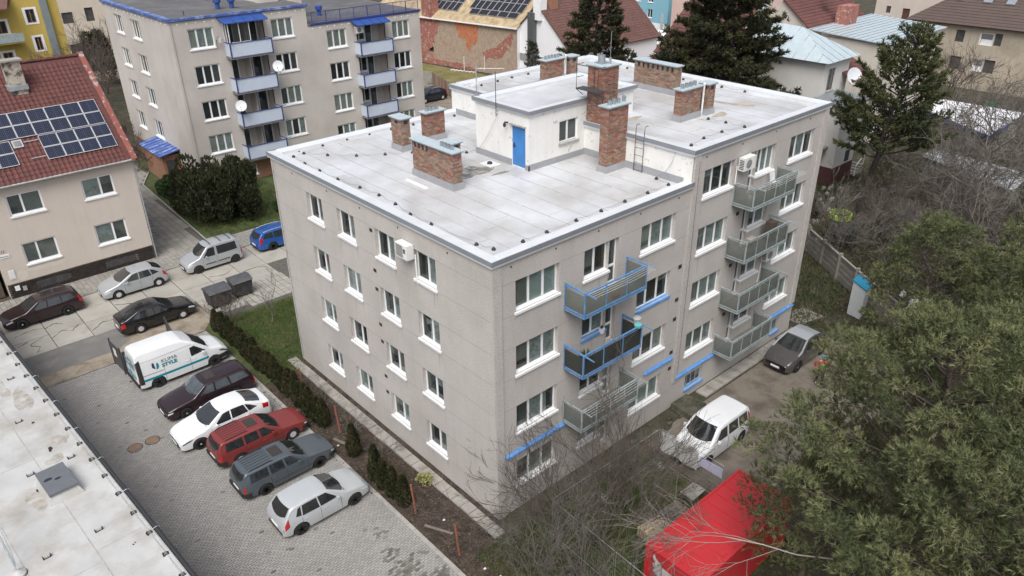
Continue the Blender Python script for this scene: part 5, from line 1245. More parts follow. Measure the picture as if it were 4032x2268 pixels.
for i in range(5): MB().box(46.78, 46.82, 11.2, 13.6, 3.55+i*.2, 3.68+i*.2).build('balcony_board', M['sill_grey'], bb)
dish((52.6, 12.3, 8.6), .75, (-.5, -1, .5), 'large white satellite dish beside the villa tower window')
tiled('small_roof', vl, (52.2, 12.0, 8.2), (56, 12.0, 8.2), (52.2, 15.5, 10.2), (56, 15.5, 10.2), M['redtile2'], 10, 8)
for (x0, x1) in ((49.6, 51.2),):
    st_ = thing('outside_steps', 'short flight of outside steps with white railing at the foot of the villa annex', 'steps', (52.3, 10.6, 0))
    for i in range(5): MB().box(52.0+i*.28, 52.28+i*.28, 10.2, 11.2, 0, .17*(i+1)).build('step', M['concrete'], st_)
    MB().bar((52, 10.2, 1.0), (53.4, 10.2, 1.8), .05).bar((52, 10.2, 0), (52, 10.2, 1.0), .05).bar((53.4, 10.2, .8), (53.4, 10.2, 1.8), .05).build('railing', M['frame'], st_)
# brown roofed house, top right
bh = thing('brown_roof_house', 'large unfinished ochre house with brown roof and roof windows at top right', 'house', (97, 16, 0))
M['ochreW'] = mat('ochre_grey_render', (.42, .37, .295), .95, .08, .4, streak=.06, blotch=(.30, .26, .20), bls=.25, blt=.58)
PBH = Plane((94, 0), (0, 1), (1, 0))
hb = [(17.95, 19.0, 5.45, 6.9), (13.6, 14.45, 5.5, 6.95), (14.5, 16.2, 5.4, 6.9), (17.65, 19.0, 2.1, 3.7), (13.65, 14.9, 2.15, 3.75), (14.95, 16.25, 2.15, 3.65), (8.5, 9.6, 5.4, 6.9), (8.5, 9.6, 2.1, 3.7)]
q = MB(); PBH.wall(q, -12, 24.7, -.5, 8.0, hb, .2); q.poly((94, 24.7, -.5), (106, 24.7, -.5), (106, 24.7, 8), (94, 24.7, 8)); q.build('wall', M['ochreW'], bh)
for i, h in enumerate(hb):
    q = MB(); PBH.box(q, h[0], h[1], .15, .2, h[2], h[3]); wq = q.build('window', M['white' if i in (2, 5) else 'dark'], bh)
    if i in (2, 5): q = MB(); PBH.box(q, h[0]+.2, h[1]-.2, .10, .15, h[2]+.75, h[3]-.15); q.build('pane', M['greyd'], wq)
M['brownroof'] = mat('brown_sheet_tile', (.095, .068, .06), .7, .1, 1)
br = tiled('roof', bh, (93.3, 25.4, 7.6), (93.3, -13, 7.6), (99.5, 19, 12.2), (99.5, -13, 12.2), M['brownroof'], 60, 16)
for y in (20.3, 17.1, 14.5, 8): MB().hexa([(96.4, y-.5, 10.0), (96.4, y+.5, 10.0), (97.6, y+.5, 10.9), (97.6, y-.5, 10.9), (96.35, y-.5, 10.12), (96.35, y+.5, 10.12), (97.5, y+.5, 11.0), (97.5, y-.5, 11.0)]).build('roof_window', M['pot'], bh)
bb2 = thing('beige_back_house', 'plain beige house with one red door window behind the tiled wing at the top edge', 'house', (115, 33, 0))
PZ = Plane((110, 0), (0, 1), (1, 0)); q = MB(); PZ.wall(q, 24, 37, 0, 12, [(31.7, 32.8, 4.7, 6.5), (34.6, 35.3, 5.6, 6.6)], .2); q.poly((110, 37, 0), (125, 37, 0), (125, 37, 12), (110, 37, 12)); q.build('wall', M['house'], bb2)
q = MB(); PZ.box(q, 31.7, 32.8, .15, .2, 4.7, 6.5); q.build('window', M['darkred'], bb2); q = MB(); PZ.box(q, 34.6, 35.3, .15, .2, 5.6, 6.6); q.build('window', M['dark'], bb2)
# blue house, pink house, small sheds at the top
bl_ = thing('light_blue_house', 'light blue house with white plinth behind the conifers at the top edge', 'house', (104, 76, 0))
M['skyblue'] = mat('light_blue_render', (.22, .45, .56), .9, .04, .5); M['pink'] = mat('pale_pink_render', (.60, .44, .40), .9, .06, .5)
PX = Plane((100, 0), (0, 1), (1, 0))
hw = [(75.2, 76.9, 1.7, 2.8), (72.5, 73.6, 2.0, 3.4), (79, 80.2, 2.2, 3.6), (75.2, 76.9, 4.6, 5.8), (72.5, 73.6, 4.6, 5.8)]
q = MB(); PX.wall(q, 69, 86, 1.2, 8, hw, .15); q.poly((100, 69, 1), (112, 69, 1), (112, 69, 8), (100, 69, 8)); q.build('wall', M['skyblue'], bl_); q = MB(); PX.wall(q, 69, 86, -1, 1.2); q.build('plinth', M['white'], bl_)
for h in hw: window(PX, bl_, *h, (.5,), rev=.12, blinds=['dark'], detail=1)
q = MB(); PX.box(q, 69.9, 70.5, -.03, 0, .2, 2.9); q.build('door', M['tincap'], bl_)
pk = thing('pink_house', 'pale pink house half hidden behind the tall spruce at the top', 'house', (99, 60, 0)); q = MB(); PK = Plane((95, 0), (0, 1), (1, 0)); PK.wall(q, 40, 64.5, 0, 9, [(59.5, 60.5, 3, 4.6), (56, 57, 3, 4.6), (51, 52, 3, 4.6)], .15); q.poly((95, 64.5, 0), (105, 64.5, 0), (105, 64.5, 9), (95, 64.5, 9)); q.build('wall', M['pink'], pk)
for y in (59.5, 56, 51): window(PK, pk, y, y+1, 3, 4.6, (.5,), rev=.1, blinds=['dark'], detail=1)
sd_ = thing('white_roof_shed', 'low shed with bright white flat roof between the conifers', 'shed', (82, 56, 0))
MB().hexa([(76.5, 49.6, 2.9), (86.5, 55.5, 2.9), (85.2, 62.3, 2.9), (76.3, 56.2, 2.9), (76.5, 49.6, 3.1), (86.5, 55.5, 3.1), (85.2, 62.3, 3.1), (76.3, 56.2, 3.1)]).build('roof', M['white'], sd_)
MB().hexa([(76.9, 50.1, 0), (86, 55.7, 0), (85, 61.8, 0), (76.6, 56, 0), (76.9, 50.1, 2.9), (86, 55.7, 2.9), (85, 61.8, 2.9), (76.6, 56, 2.9)]).build('wall', M['concrete'], sd_)
ob = thing('orange_roof_house', 'low house with orange red tiled roof glimpsed under the tall spruce', 'house', (70, 34, 0))
M['orangetile'] = mat('orange_roof_tile', (.36, .13, .085), .8, .12, 1, rnd=.15)
MB().box(62, 78, 34, 44, 0, 3.0).build('wall', M['beige'], ob); tiled('roof', ob, (61.5, 33, 2.8), (78.5, 33, 2.8), (61.5, 39, 6.5), (78.5, 39, 6.5), M['orangetile'], 40, 14); tiled('roof', ob, (61.5, 45, 2.8), (78.5, 45, 2.8), (61.5, 39, 6.5), (78.5, 39, 6.5), M['orangetile'], 40, 14)
# yellow and cream houses, top left
yh = thing('yellow_house', 'yellow house with white framed windows at the top left corner', 'house', (4, 105, 0))
M['yellow'] = mat('yellow_render', (.52, .39, .10), .9, .06, .5, streak=.08); M['creamr'] = mat('cream_render', (.60, .53, .44), .9, .06, .5)
PY = Plane((0, 100), (1, 0), (0, 1))
wy = [(6.75, 8.05, 8.45, 10.3), (6.95, 8.0, 5.0, 6.85), (2.9, 4.5, 7.5, 9.2), (2.9, 4.3, 3.6, 5.4)]
q = MB(); PY.wall(q, -10, 10.8, 0, 13, wy, .15); q.poly((10.8, 100, 0), (10.8, 112, 0), (10.8, 112, 13), (10.8, 100, 13)); q.build('wall', M['yellow'], yh)
for h in wy: window(PY, yh, h[0]+.15, h[1]-.15, h[2]+.1, h[3]-.12, (.5,), rev=.1, blinds=['dark'], detail=1, frame=M['redwall'], sill=None)
q = MB()
for h in wy:
    for a, b, c, d in ((h[0]-.0, h[0]+.18, h[2], h[3]), (h[1]-.18, h[1], h[2], h[3]), (h[0], h[1], h[3]-.15, h[3]+.1), (h[0], h[1], h[2]-.1, h[2]+.1)): pass
    q = MB(); PY.box(q, h[0]-.16, h[0]+.14, -.04, .0, h[2]-.1, h[3]+.14); PY.box(q, h[1]-.14, h[1]+.16, -.04, .0, h[2]-.1, h[3]+.14); PY.box(q, h[0]+.14, h[1]-.14, -.04, 0, h[3]-.1, h[3]+.14); PY.box(q, h[0]+.14, h[1]-.14, -.04, 0, h[2]-.1, h[2]+.1); q.build('window_surround', M['white'], yh)
M['flueg'] = mat('grey_render_strip', (.20, .235, .25), .8, .08, 1)
q = MB(); q.hexa([PY.P(8.7, -.5, 4), PY.P(9.5, -.5, 4), PY.P(9.5, 0, 4), PY.P(8.7, 0, 4), PY.P(8.7, -.5, 13), PY.P(9.5, -.5, 13), PY.P(9.5, 0, 13), PY.P(8.7, 0, 13)]); q.build('grey_flue', M['flueg'], yh)
yb = MB().box(-4, 5.6, 98.2, 100, 6.5, 6.7).build('balcony', M['yellow'], yh); MB().box(-4, 5.6, 98.1, 98.2, 6.7, 7.75).build('balcony_panel', M['tealpaint'], yb)
MB().hexa([(-10, 97.6, 10.6), (4.6, 97.6, 10.6), (5.6, 100, 11.4), (-10, 100, 11.4), (-10, 97.6, 10.8), (4.6, 97.6, 10.8), (5.6, 100, 12.4), (-10, 100, 12.4)]).build('roof', M['browntile'], yh)
ch_ = thing('cream_house', 'cream house with dark windows behind bare trees at top left', 'house', (15, 106, 0))
wc = [(10.95, 12.3, 7.95, 9.35), (13.85, 14.9, 7.95, 9.7), (11, 12.3, 3.9, 5.3)]
q = MB(); PY.wall(q, 10.82, 22, 0, 13, wc, .2); q.build('wall', M['creamr'], ch_)
for h in wc: q = MB(); PY.box(q, h[0], h[1], .15, .2, h[2], h[3]); q.build('window', M['dark'], ch_)
# garden sheds and low roofs on the right
ws = thing('white_sheet_shed', 'low shed with wavy white sheet roof and blue trim among bare trees', 'shed', (70, 6, 0))
M['whitesheet'] = mat('white_sheet_roof', (.78, .80, .83), .6, .03, 1)
MB().hexa([(64.8, 3.9, 2.45), (75.6, 4.2, 2.45), (74.8, 12.3, 2.6), (69.8, 12.6, 2.6), (64.8, 3.9, 2.55), (75.6, 4.2, 2.55), (74.8, 12.3, 2.7), (69.8, 12.6, 2.7)]).build('roof', M['whitesheet'], ws)
MB().bar((69.9, 12.7, 2.35), (64.7, 3.8, 2.35), .1, .3).bar((64.7, 3.8, 2.35), (70, 3.9, 2.35), .1, .3).build('blue_trim', M['bluesheet'], ws)
MB().hexa([(65.2, 4.2, 0), (75.2, 4.4, 0), (74.4, 12, 0), (70.1, 12.1, 0), (65.2, 4.2, 2.4), (75.2, 4.4, 2.4), (74.4, 12, 2.4), (70.1, 12.1, 2.4)]).build('wall', M['concrete'], ws)
gs = thing('grey_sheet_shed', 'low shed with pale grey sheet roof seen through bare branches', 'shed', (55, 2.5, 0))
M['greysheet'] = mat('pale_grey_sheet', (.36, .39, .41), .6, .08, .6, blotch=(.27, .28, .28), bls=.5)
MB().hexa([(52.2, -2.5, 1.9), (57.5, -2, 1.9), (58.2, 6.1, 2.1), (55.4, 6.0, 2.1), (52.2, -2.5, 2.0), (57.5, -2, 2.0), (58.2, 6.1, 2.2), (55.4, 6.0, 2.2)]).build('roof', M['greysheet'], gs)
MB().hexa([(52.6, -2.2, 0), (57.2, -1.8, 0), (57.9, 5.8, 0), (55.6, 5.7, 0), (52.6, -2.2, 1.9), (57.2, -1.8, 1.9), (57.9, 5.8, 2.0), (55.6, 5.7, 2.0)]).build('wall', M['concrete'], gs)
gh = MB().box(75.5, 92, -14, -1, 0, 4.2); tag(gh.build('garden_house', M['beige']), 'pale grey wall of a garden house at the right frame edge', 'house')
tag(MB().box(83.6, 84.6, 9.5, 10.5, 0, 1.1).build('green_bin', mat('green_plastic', (.04, .30, .14), .5, .1)), 'bright green bin behind the white sheet shed', 'bin')
# perforated concrete fence
M['fence'] = mat('weathered_fence_concrete', (.24, .225, .20), .95, .15, 1.5, .004, 30, speck=.15)
fn = thing('concrete_fence', 'grey perforated concrete panel fence behind the block on the right', 'fence', (30, -2, 0))
fp = [Vector((39, 11.5, 0)), Vector((34.2, 4.9, 0)), Vector((30.3, -.6, 0)), Vector((28.6, -3.2, 0)), Vector((26.9, -5.8, 0)), Vector((25.2, -8.4, 0))]
run = [fp[0]]
for a, b in zip(fp, fp[1:]):
    k = max(1, round((b-a).length/2.2)); run += [a.lerp(b, i/k) for i in range(1, k+1)]
for a, b in zip(run, run[1:]):
    d = (b-a).normalized(); n = Vector((-d.y, d.x, 0))
    MB().bar(a, a+Vector((0, 0, 1.95)), .2).build('fence_post', M['fence'], fn)
    pn = MB(); L_ = (b-a).length; nx = 11; zs_ = [0, .45, .62, .85, 1.02, 1.25, 1.42, 1.7]
    for zi, (z0, z1) in enumerate(zip(zs_, zs_[1:])):
        if zi % 2 == 0: pn.bar(a+d*.1+Vector((0, 0, (z0+z1)/2)), b-d*.1+Vector((0, 0, (z0+z1)/2)), .07, z1-z0)
        else:
            for i in range(nx): c = a+d*(L_*(i+.5)/nx); pn.bar(c+Vector((0, 0, z0)), c+Vector((0, 0, z1)), .10, .07, up=(0, 1, 0))
    pn.build('fence_panel', M['fence'], fn); MB().bar(a+Vector((0, 0, 1.75)), b+Vector((0, 0, 1.75)), .16, .1).build('coping', M['fence'], fn)
# wooden and brick fences behind, blue topped box, ring
wf = thing('board_fence', 'brown board fence beside the parked dark car behind the block', 'fence', (44, 61, 0))
a, b = Vector((45.2, 65.2, 0)), Vector((42.6, 57.0, 0)); n_ = 24
for i in range(n_): p = a.lerp(b, i/n_); MB().bar(p+Vector((0, 0, .05)), p+Vector((0, 0, 1.85)), .31, .03, up=(1, 0, 0)).build('board', M['brickbrown'], wf)
tag(MB().hexa([(43.9, 66.6, 0), (45.2, 65.2, 0), (45.3, 65.3, 0), (44, 66.7, 0), (43.9, 66.6, 1.9), (45.2, 65.2, 1.9), (45.3, 65.3, 1.9), (44, 66.7, 1.9)]).build('block_wall', M['concrete']), 'pale block wall section at the end of the board fence', 'wall')
bx_ = thing('blue_topped_box', 'pale cabinet with blue lid against the perforated concrete fence', 'cabinet', (28.3, -2, 0))
MB().hexa([(27.55, -2.4, 0), (28.4, -2.3, 0), (28.6, -1.4, 0), (27.7, -1.5, 0), (27.55, -2.4, 2.0), (28.4, -2.3, 2.0), (28.6, -1.4, 2.3), (27.7, -1.5, 2.3)]).build('body', M['parapet'], bx_)
M['lidblue'] = mat('teal_blue_lid', (.02, .22, .36), .4, .05); MB().hexa([(27.5, -2.45, 2.0), (28.45, -2.35, 2.0), (28.7, -1.35, 2.33), (27.65, -1.45, 2.33), (27.5, -2.45, 2.06), (28.45, -2.35, 2.06), (28.7, -1.35, 2.39), (27.65, -1.45, 2.39)]).build('lid', M['lidblue'], bx_)
M['lime'] = mat('lime_plastic', (.45, .65, .12), .5, .1, 5)
rg = MB(); 
for i in range(20):
    t0, t1 = 2*math.pi*i/20, 2*math.pi*(i+1)/20; rg.bar((41.8+.82*math.cos(t0), 6.25+.82*math.sin(t0), .28), (41.8+.82*math.cos(t1), 6.25+.82*math.sin(t1), .28), .12, .42)
tag(rg.build('paddling_pool', M['lime']), 'lime green round paddling pool lying on the garden grass', 'paddling pool')
NUM_ = ORD+['twelfth', 'thirteenth', 'fourteenth', 'fifteenth', 'sixteenth']
# ------------------------------------------------------------------ cars
def paint(name, c, metal=.0, rough=.28, coat=.6): return mat(name, c, rough, .03, 1.2, metal=metal, coat=coat)
M['carglass'] = mat('car_glass', (.022, .025, .027), .05, .45, 4, spec=1.0, coat=.6)
M['carglass_l'] = mat('car_glass_pale', (.07, .085, .095), .05, .3, 2.5, spec=.7)
M['tyre'] = mat('tyre', (.018, .018, .018), .85, .2, 9); M['trim'] = mat('black_trim', (.022, .022, .023), .6, .1, 4)
M['alloy'] = mat('alloy_rim', (.55, .55, .56), .4, .1, 6, metal=.25); M['blackrim'] = mat('black_rim', (.012, .012, .012), .4, 0)
M['headlamp'] = mat('headlamp', (.62, .66, .68), .1, .1, 8, coat=1); M['headdark'] = mat('headlamp_dark', (.10, .11, .12), .08, .3, 12, coat=1)
M['tail'] = mat('tail_lamp', (.42, .010, .014), .2, .2, 8, coat=1); M['plate'] = mat('number_plate', (.72, .73, .72), .5, .02)
M['gap'] = mat('panel_gap', (.02, .02, .02), .8, 0)
class Body:
    def __init__(s, L, W, H, prof, zb=.92, tum=.36, wb=2.6, fo=.85, rw=.31, sill=.23, nose=.16, tail=.12, r=.10, crown=.03, high=None):
        s.L, s.W, s.H, s.zb, s.tum, s.wb, s.fo, s.rw, s.sill, s.nose, s.tail_, s.r, s.crown, s.high = L, W, H, zb, tum, wb, fo, rw, sill, nose, tail, r, crown, high
        xs = np.linspace(0, L, 400); zs = np.interp(xs, [p[0] for p in prof], [p[1] for p in prof])
        k = np.hanning(13); k /= k.sum(); zp = np.pad(zs, 6, mode='edge'); s.xs = xs; s.zs = np.convolve(zp, k, 'valid')
        s.wx = [fo, fo+wb]
    def zt(s, x): return float(np.interp(x, s.xs, s.zs))
    def w(s, x):
        t = abs(2*x/s.L-1); k = s.nose if x < s.L/2 else s.tail_
        return s.W/2*(1-k*t**4-(.10*max(0, (t-.93)/.07)**2))
    def zl(s, x):
        z = s.sill
        for c in s.wx:
            R = s.rw+.065; d = abs(x-c)
            if d < R: z = max(z, s.rw+math.sqrt(R*R-d*d)*.98)
        t = min(x, s.L-x)
        if t < .25: z = max(z, s.sill+.06*(1-t/.25))
        return min(z, s.zt(x)-.08)
    def Y(s, x, z):
        w = s.w(x)
        if z <= s.zb:
            q = max(0, min(1, (z-.2)/(s.zb-.2))); return w*(.945+.055*math.sin(math.pi*(.12+.76*q)))
        y = w*.965-(z-s.zb)*s.tum
        if s.high and z > s.high: y -= (z-s.high)*.30
        return y
    def sec(s, x, n1=9):
        zt = s.zt(x); zl = s.zl(x); r = min(s.r, (zt-zl)*.4)
        P = [(s.Y(x, zl+(zt-r-zl)*i/(n1-1)), zl+(zt-r-zl)*i/(n1-1)) for i in range(n1)]
        y0 = P[-1][0]
        for a in (22, 45, 68, 90): P.append((y0-r*(1-math.cos(math.radians(a))), zt-r+r*math.sin(math.radians(a))))
        y1 = P[-1][0]; cr = s.crown
        for i in range(1, 7): t = i/6; P.append((y1*(1-t), zt+cr*(1-(1-t)**2)))
        return P
    def X(s, x): return s.L/2-x
    def side(s, x, z, sg, off=.006): return (s.X(x), sg*(s.Y(x, z)+off), z)
    def top(s, x, yf, off=.006):
        P = s.sec(x)[-7:]; y1 = P[0][0]; y = yf*y1; t = 1-abs(yf)
        return (s.X(x), y, s.zt(x)+s.crown*(1-(1-min(1, max(0, t)))**2)+off)
    def secpt(s, x, u, sg, off=.008):
        P = s.sec(x); u = max(0, min(len(P)-1.001, u)); i = int(u); f = u-i
        y = P[i][0]*(1-f)+P[i+1][0]*f; z = P[i][1]*(1-f)+P[i+1][1]*f
        dy, dz = P[i+1][0]-P[i][0], P[i+1][1]-P[i][1]; l = math.hypot(dy, dz)+1e-6
        return (s.X(x), sg*(y+dz/l*off), z-dy/l*off)
def patch(fn, n, m):
    q = MB(); k = 0
    for i in range(n+1):
        for j in range(m+1): q.v.append(tuple(fn(i/n, j/m)))
    for i in range(n):
        for j in range(m): a = i*(m+1)+j; q.f.append((a, a+1, a+m+2, a+m+1))
    return q
def sidewin(b, c4, sg, off=.007):
    (x0, z0), (x1, z1), (x2, z2), (x3, z3) = c4   # fl bottom, bottom rear, top rear, top front
    def fn(u, v):
        xa, za = x0+(x1-x0)*u, z0+(z1-z0)*u; xb, zb = x3+(x2-x3)*u, z3+(z2-z3)*u
        x = xa+(xb-xa)*v; z = za+(zb-za)*v; return b.side(x, z, sg, off)
    return patch(fn, 5, 4)
def car(name, label, cx, cy, rz, b, pm, win, ws, rg, cat='car', rim='alloy', spokes=5, head='headlamp', glassm='carglass', rails=False, ribs=0, sunroof=None, lowtrim=False,
        sunx=None, wheelw=.2, doors=(), handles=(), tailp=None, group=None, topc=None, chrome=False, headx=(.12, .50), headu=(6.2, 8.6), tailu=(4.5, 7.5), tailx=.30, mir=None, bumper='paint', hub=False, z0=0):
    t = thing(name, label, cat, (cx, cy, z0), group, rz)
    st = np.unique(np.concatenate([np.linspace(0, .12, 5), np.linspace(.12, b.L-.12, int(b.L/.045)), np.linspace(b.L-.12, b.L, 5)]))
    q = MB(); m = None
    for x in st:
        P = b.sec(x); row = [(b.X(x), -y, z) for y, z in P]+[(b.X(x), y, z) for y, z in P[::-1][1:]]
        m = len(row); q.v += row
    for i in range(len(st)-1):
        for j in range(m-1): a = i*m+j; q.f.append((a, a+1, a+m+1, a+m))
    q.f.append(tuple(range(m))); q.f.append(tuple(range((len(st)-1)*m, len(st)*m)))
    bo = q.build('body', pm, t, smooth=True, local=True)
    # dark underbody
    MB().box(-b.L/2+.25, b.L/2-.25, -b.W/2*.80, b.W/2*.80, .16, .62).build('underbody', M['trim'], t, local=True)
    for sg in (-1, 1):
        for c4 in win: sidewin(b, c4, sg).build('side_window', M[glassm] if not isinstance(glassm, dict) else glassm[sg], t, local=True)
    def tp(x0, x1, ya0, ya1, off=.008, c0=0., c1=0.):
        return patch(lambda u, v: b.top(x0+(x1-x0)*u+(c0*(1-u)+c1*u)*(v*2-1)**2, (v*2-1)*(ya0+(ya1-ya0)*u), off), 10, 12)
    g = tp(ws[0]-.06, ws[1]-.02, 1.0, .97, .008, .20, .07); g.build('windscreen', M[glassm], t, smooth=True, local=True)
    MB().tube([b.top(ws[0]+.03, y, .015) for y in np.linspace(-.95, .95, 7)], .012, 4).build('wiper', M['trim'], t, local=True)
    if rg: tp(rg[0]+.03, rg[1]+.04, .93, .9, .008, -.06, -.13).build('rear_window', M[glassm], t, smooth=True, local=True)
    if sunroof: tp(sunroof[0], sunroof[1], sunroof[2], sunroof[2], .01).build('sunroof', M['sunroof'], t, smooth=True, local=True)
    if ribs:
        for i in range(ribs):
            yf = -.62+1.24*i/(ribs-1); MB().tube([b.top(x, yf, .012) for x in np.linspace(*sunx, 8)], .016, 4).build('roof_rib', M['trim'], t, local=True)
    if rails:
        for sg in (-1, 1):
            P = [b.top(x, sg*.96, .05 if 0 < i < 7 else .0) for i, x in enumerate(np.linspace(*rails, 8))]; MB().tube(P, .022, 5).build('roof_rail', M['trim'] if rails[0] > 0 and ribs or name == 'x' else M[b.railm if hasattr(b, 'railm') else 'trim'], t, local=True)
    for sg in (-1, 1):
        f = patch(lambda u, v: b.secpt(headx[0]+(headx[1]-headx[0])*u, headu[0]+(headu[1]-headu[0])*v*(1-.35*u), sg), 4, 4); f.build('headlight', M[head], t, smooth=True, local=True)
        f = patch(lambda u, v: b.secpt(b.L-.03-tailx*u, tailu[0]+(tailu[1]-tailu[0])*v, sg), 3, 4); f.build('tail_light', M['tail'], t, smooth=True, local=True)
    w_ = b.w(0)*.62; X0 = b.L/2
    MB().box(X0-.05, X0+.012, -w_*.8, w_*.8, b.zt(0)-.16, b.zt(0)-.03).build('grille', M['trim'], t, local=True)
    MB().box(X0-.05, X0+.02, -w_, w_, .27, .27+.09).build('lower_grille', M['trim'], t, local=True)
    MB().box(X0+.0, X0+.03, -.26, .26, .38, .49).build('number_plate', M['plate'], t, local=True)
    MB().box(-X0-.025, -X0+.0, -.26, .26, .48, .59).build('number_plate', M['plate'], t, local=True)
    if lowtrim:
        for (xa, xb, zz) in ((-.01, .35, .46), (b.L-.35, b.L+.01, .46)):
            for sg in (-1, 1):
                f = patch(lambda u, v: b.side(min(max(xa+(xb-xa)*u, 0), b.L), .28+.24*v, sg, .02), 4, 2); f.build('bumper', M['trim'], t, local=True)
        MB().box(X0-.02, X0+.05, -b.w(.02), b.w(.02), .30, .50).build('bumper', M['trim'], t, local=True)
        MB().box(-X0-.05, -X0+.02, -b.w(b.L), b.w(b.L), .32, .54).build('bumper', M['trim'], t, local=True)
        for sg in (-1, 1): MB().tube([b.side(x, .50, sg, .012) for x in np.linspace(b.wx[0]+.42, b.wx[1]-.42, 8)], .025, 4).build('side_strip', M['trim'], t, local=True)
    else:
        MB().box(-X0-.012, -X0+.05, -b.w(b.L)*.9, b.w(b.L)*.9, .27, .40).build('rear_bumper_insert', M['trim'], t, local=True)
    for sg in (-1, 1):
        for x in doors:
            MB().tube([b.side(x, z, sg, .001) for z in np.linspace(b.sill+.06, b.zb-.03, 6)], .007, 4).build('door_gap', M['gap'], t, local=True)
        for x in handles: MB().tube([b.side(x, b.zb-.13, sg, .02), b.side(x+.16, b.zb-.13, sg, .02)], .016, 4).build('door_handle', pm, t, local=True)
        mx = mir if mir else ws[0]+.42; p = b.side(mx, b.zb+.06, sg, .10)
        MB().hexa([(p[0]-.08, p[1]-.09, p[2]-.05), (p[0]+.05, p[1]-.07, p[2]-.05), (p[0]+.05, p[1]+.07, p[2]-.05), (p[0]-.08, p[1]+.09, p[2]-.05), (p[0]-.07, p[1]-.08, p[2]+.07), (p[0]+.03, p[1]-.06, p[2]+.06), (p[0]+.03, p[1]+.06, p[2]+.06), (p[0]-.07, p[1]+.08, p[2]+.07)]).build('wing_mirror', pm, t, local=True)
        for xw in b.wx:
            R = b.rw; c = (b.X(xw), sg*(b.W/2-wheelw/2-.02), R); h = wheelw/2
            wo_ = MB().lathe(c, [(R*.6, -h), (R*.93, -h), (R, -h*.7), (R, h*.7), (R*.93, h), (R*.6, h)], 24, 'y').build('wheel', M['tyre'], t, smooth=False, local=True)
            ry = c[1]+sg*(h-.01); rb_ = MB()
            rb_.lathe((c[0], ry, c[2]), [(R*.70, -sg*.012), (R*.70, sg*.006), (R*.62, sg*.006), (R*.6, -sg*.02)], 24, 'y', cap=False)
            if hub:
                rb_.lathe((c[0], ry, c[2]), [(R*.62, sg*.006), (R*.5, sg*.012), (R*.15, sg*.016), (.001, sg*.016)], 20, 'y', cap=False)
            else:
                for k in range(spokes):
                    a = 2*math.pi*k/spokes+.3; d = Vector((math.cos(a), 0, math.sin(a))); o = Vector((c[0], ry, c[2]))
                    rb_.bar(o+d*R*.08, o+d*R*.64, R*.16, .02, up=(0, 1, 0))
                rb_.lathe((c[0], ry, c[2]), [(R*.16, -.01), (R*.16, .012)], 10, 'y')
            rb_.build('rim', M[rim], wo_, local=True)
    return t
M['sunroof'] = mat('tinted_sunroof', (.045, .038, .032), .15, .1, 3)
P_sil = paint('silver_paint', (.42, .445, .465), .35); P_silb = paint('cool_silver_paint', (.50, .53, .55), .25); P_white = paint('white_paint', (.70, .72, .74), 0)
P_black = paint('black_paint', (.008, .008, .009), 0, .2, .8); P_plum = paint('dark_plum_paint', (.028, .014, .019), .2); P_cherry = paint('very_dark_cherry_paint', (.022, .010, .012), .2)
P_red = paint('faded_red_paint', (.205, .036, .034), .1, .4, .3); P_bg = paint('blue_grey_paint', (.10, .122, .142), .35, .35, .4); P_blue = paint('bright_blue_paint', (.02, .10, .36), .3)
P_dgrey = paint('dark_grey_paint', (.095, .09, .088), .4); P_navy = paint('navy_paint', (.02, .025, .04), .3)
hatch = [(0, .50), (.04, .60), (.25, .76), (.6, .86), (1.12, .97), (1.2, 1.0), (1.95, 1.41), (2.25, 1.465), (2.9, 1.48), (3.55, 1.43), (3.72, 1.38), (4.05, .98), (4.12, .88), (4.2, .62)]
b = Body(4.2, 1.76, 1.48, hatch, wb=2.58, fo=.86)
car('silver_hatchback', 'silver hatchback with black wheels parked nearest the camera, front towards the hedge', -5.24, 5.82, 0, b, P_silb,
    [((1.62, .97), (2.44, .95), (2.48, 1.38), (2.10, 1.38)), ((2.50, .95), (3.28, .96), (3.20, 1.37), (2.54, 1.38)), ((3.32, .98), (3.56, 1.02), (3.42, 1.30), (3.28, 1.36))], (1.22, 1.93), (3.72, 4.04), rim='blackrim', doors=(1.5, 2.47, 3.32), handles=(2.2, 3.08), tailu=(4.5, 8.2), tailx=.28)
wag80 = [(0, .60), (.05, .70), (.4, .80), (1.3, .93), (1.4, .96), (2.05, 1.36), (2.3, 1.42), (3.0, 1.45), (4.2, 1.42), (4.3, 1.38), (4.52, .95), (4.56, .75)]
wwin = [((1.72, .96), (2.42, .95), (2.48, 1.36), (2.2, 1.35)), ((2.52, .95), (3.2, .95), (3.2, 1.36), (2.58, 1.36)), ((3.3, .95), (4.16, .96), (4.10, 1.33), (3.3, 1.36))]
for nm, lab, cy, pm, rim, hub, cx in (('red_estate_car', 'faded red old estate car with ribbed roof and sunroof in the parking row', 11.75, P_red, 'alloy', True, -5.22), ('blue_grey_estate_car', 'blue grey old estate car with roof ribs and sunroof, beside the silver hatchback', 9.02, P_bg, 'alloy', False, -5.30)):
    b = Body(4.56, 1.70, 1.45, wag80, zb=.90, tum=.34, wb=2.68, fo=.90, rw=.30, nose=.12, tail=.10, r=.08)
    car(nm, lab, cx, cy, 0, b, pm, wwin, (1.42, 2.03), (4.32, 4.50), rim=rim, hub=hub, rails=(2.95, 4.1), ribs=5, sunx=(2.95, 4.1), sunroof=(2.35, 2.85, .62), lowtrim=True, doors=(1.45, 2.47, 3.25), handles=(2.25, 3.05), headx=(.02, .22), headu=(6.5, 8.5), tailu=(3.5, 6.5), tailx=.12, spokes=8)
lift = [(0, .55), (.05, .66), (.35, .80), (1.2, .95), (1.32, .98), (2.15, 1.40), (2.5, 1.46), (3.0, 1.465), (3.5, 1.40), (4.3, 1.08), (4.58, 1.03), (4.66, .98), (4.69, .62)]
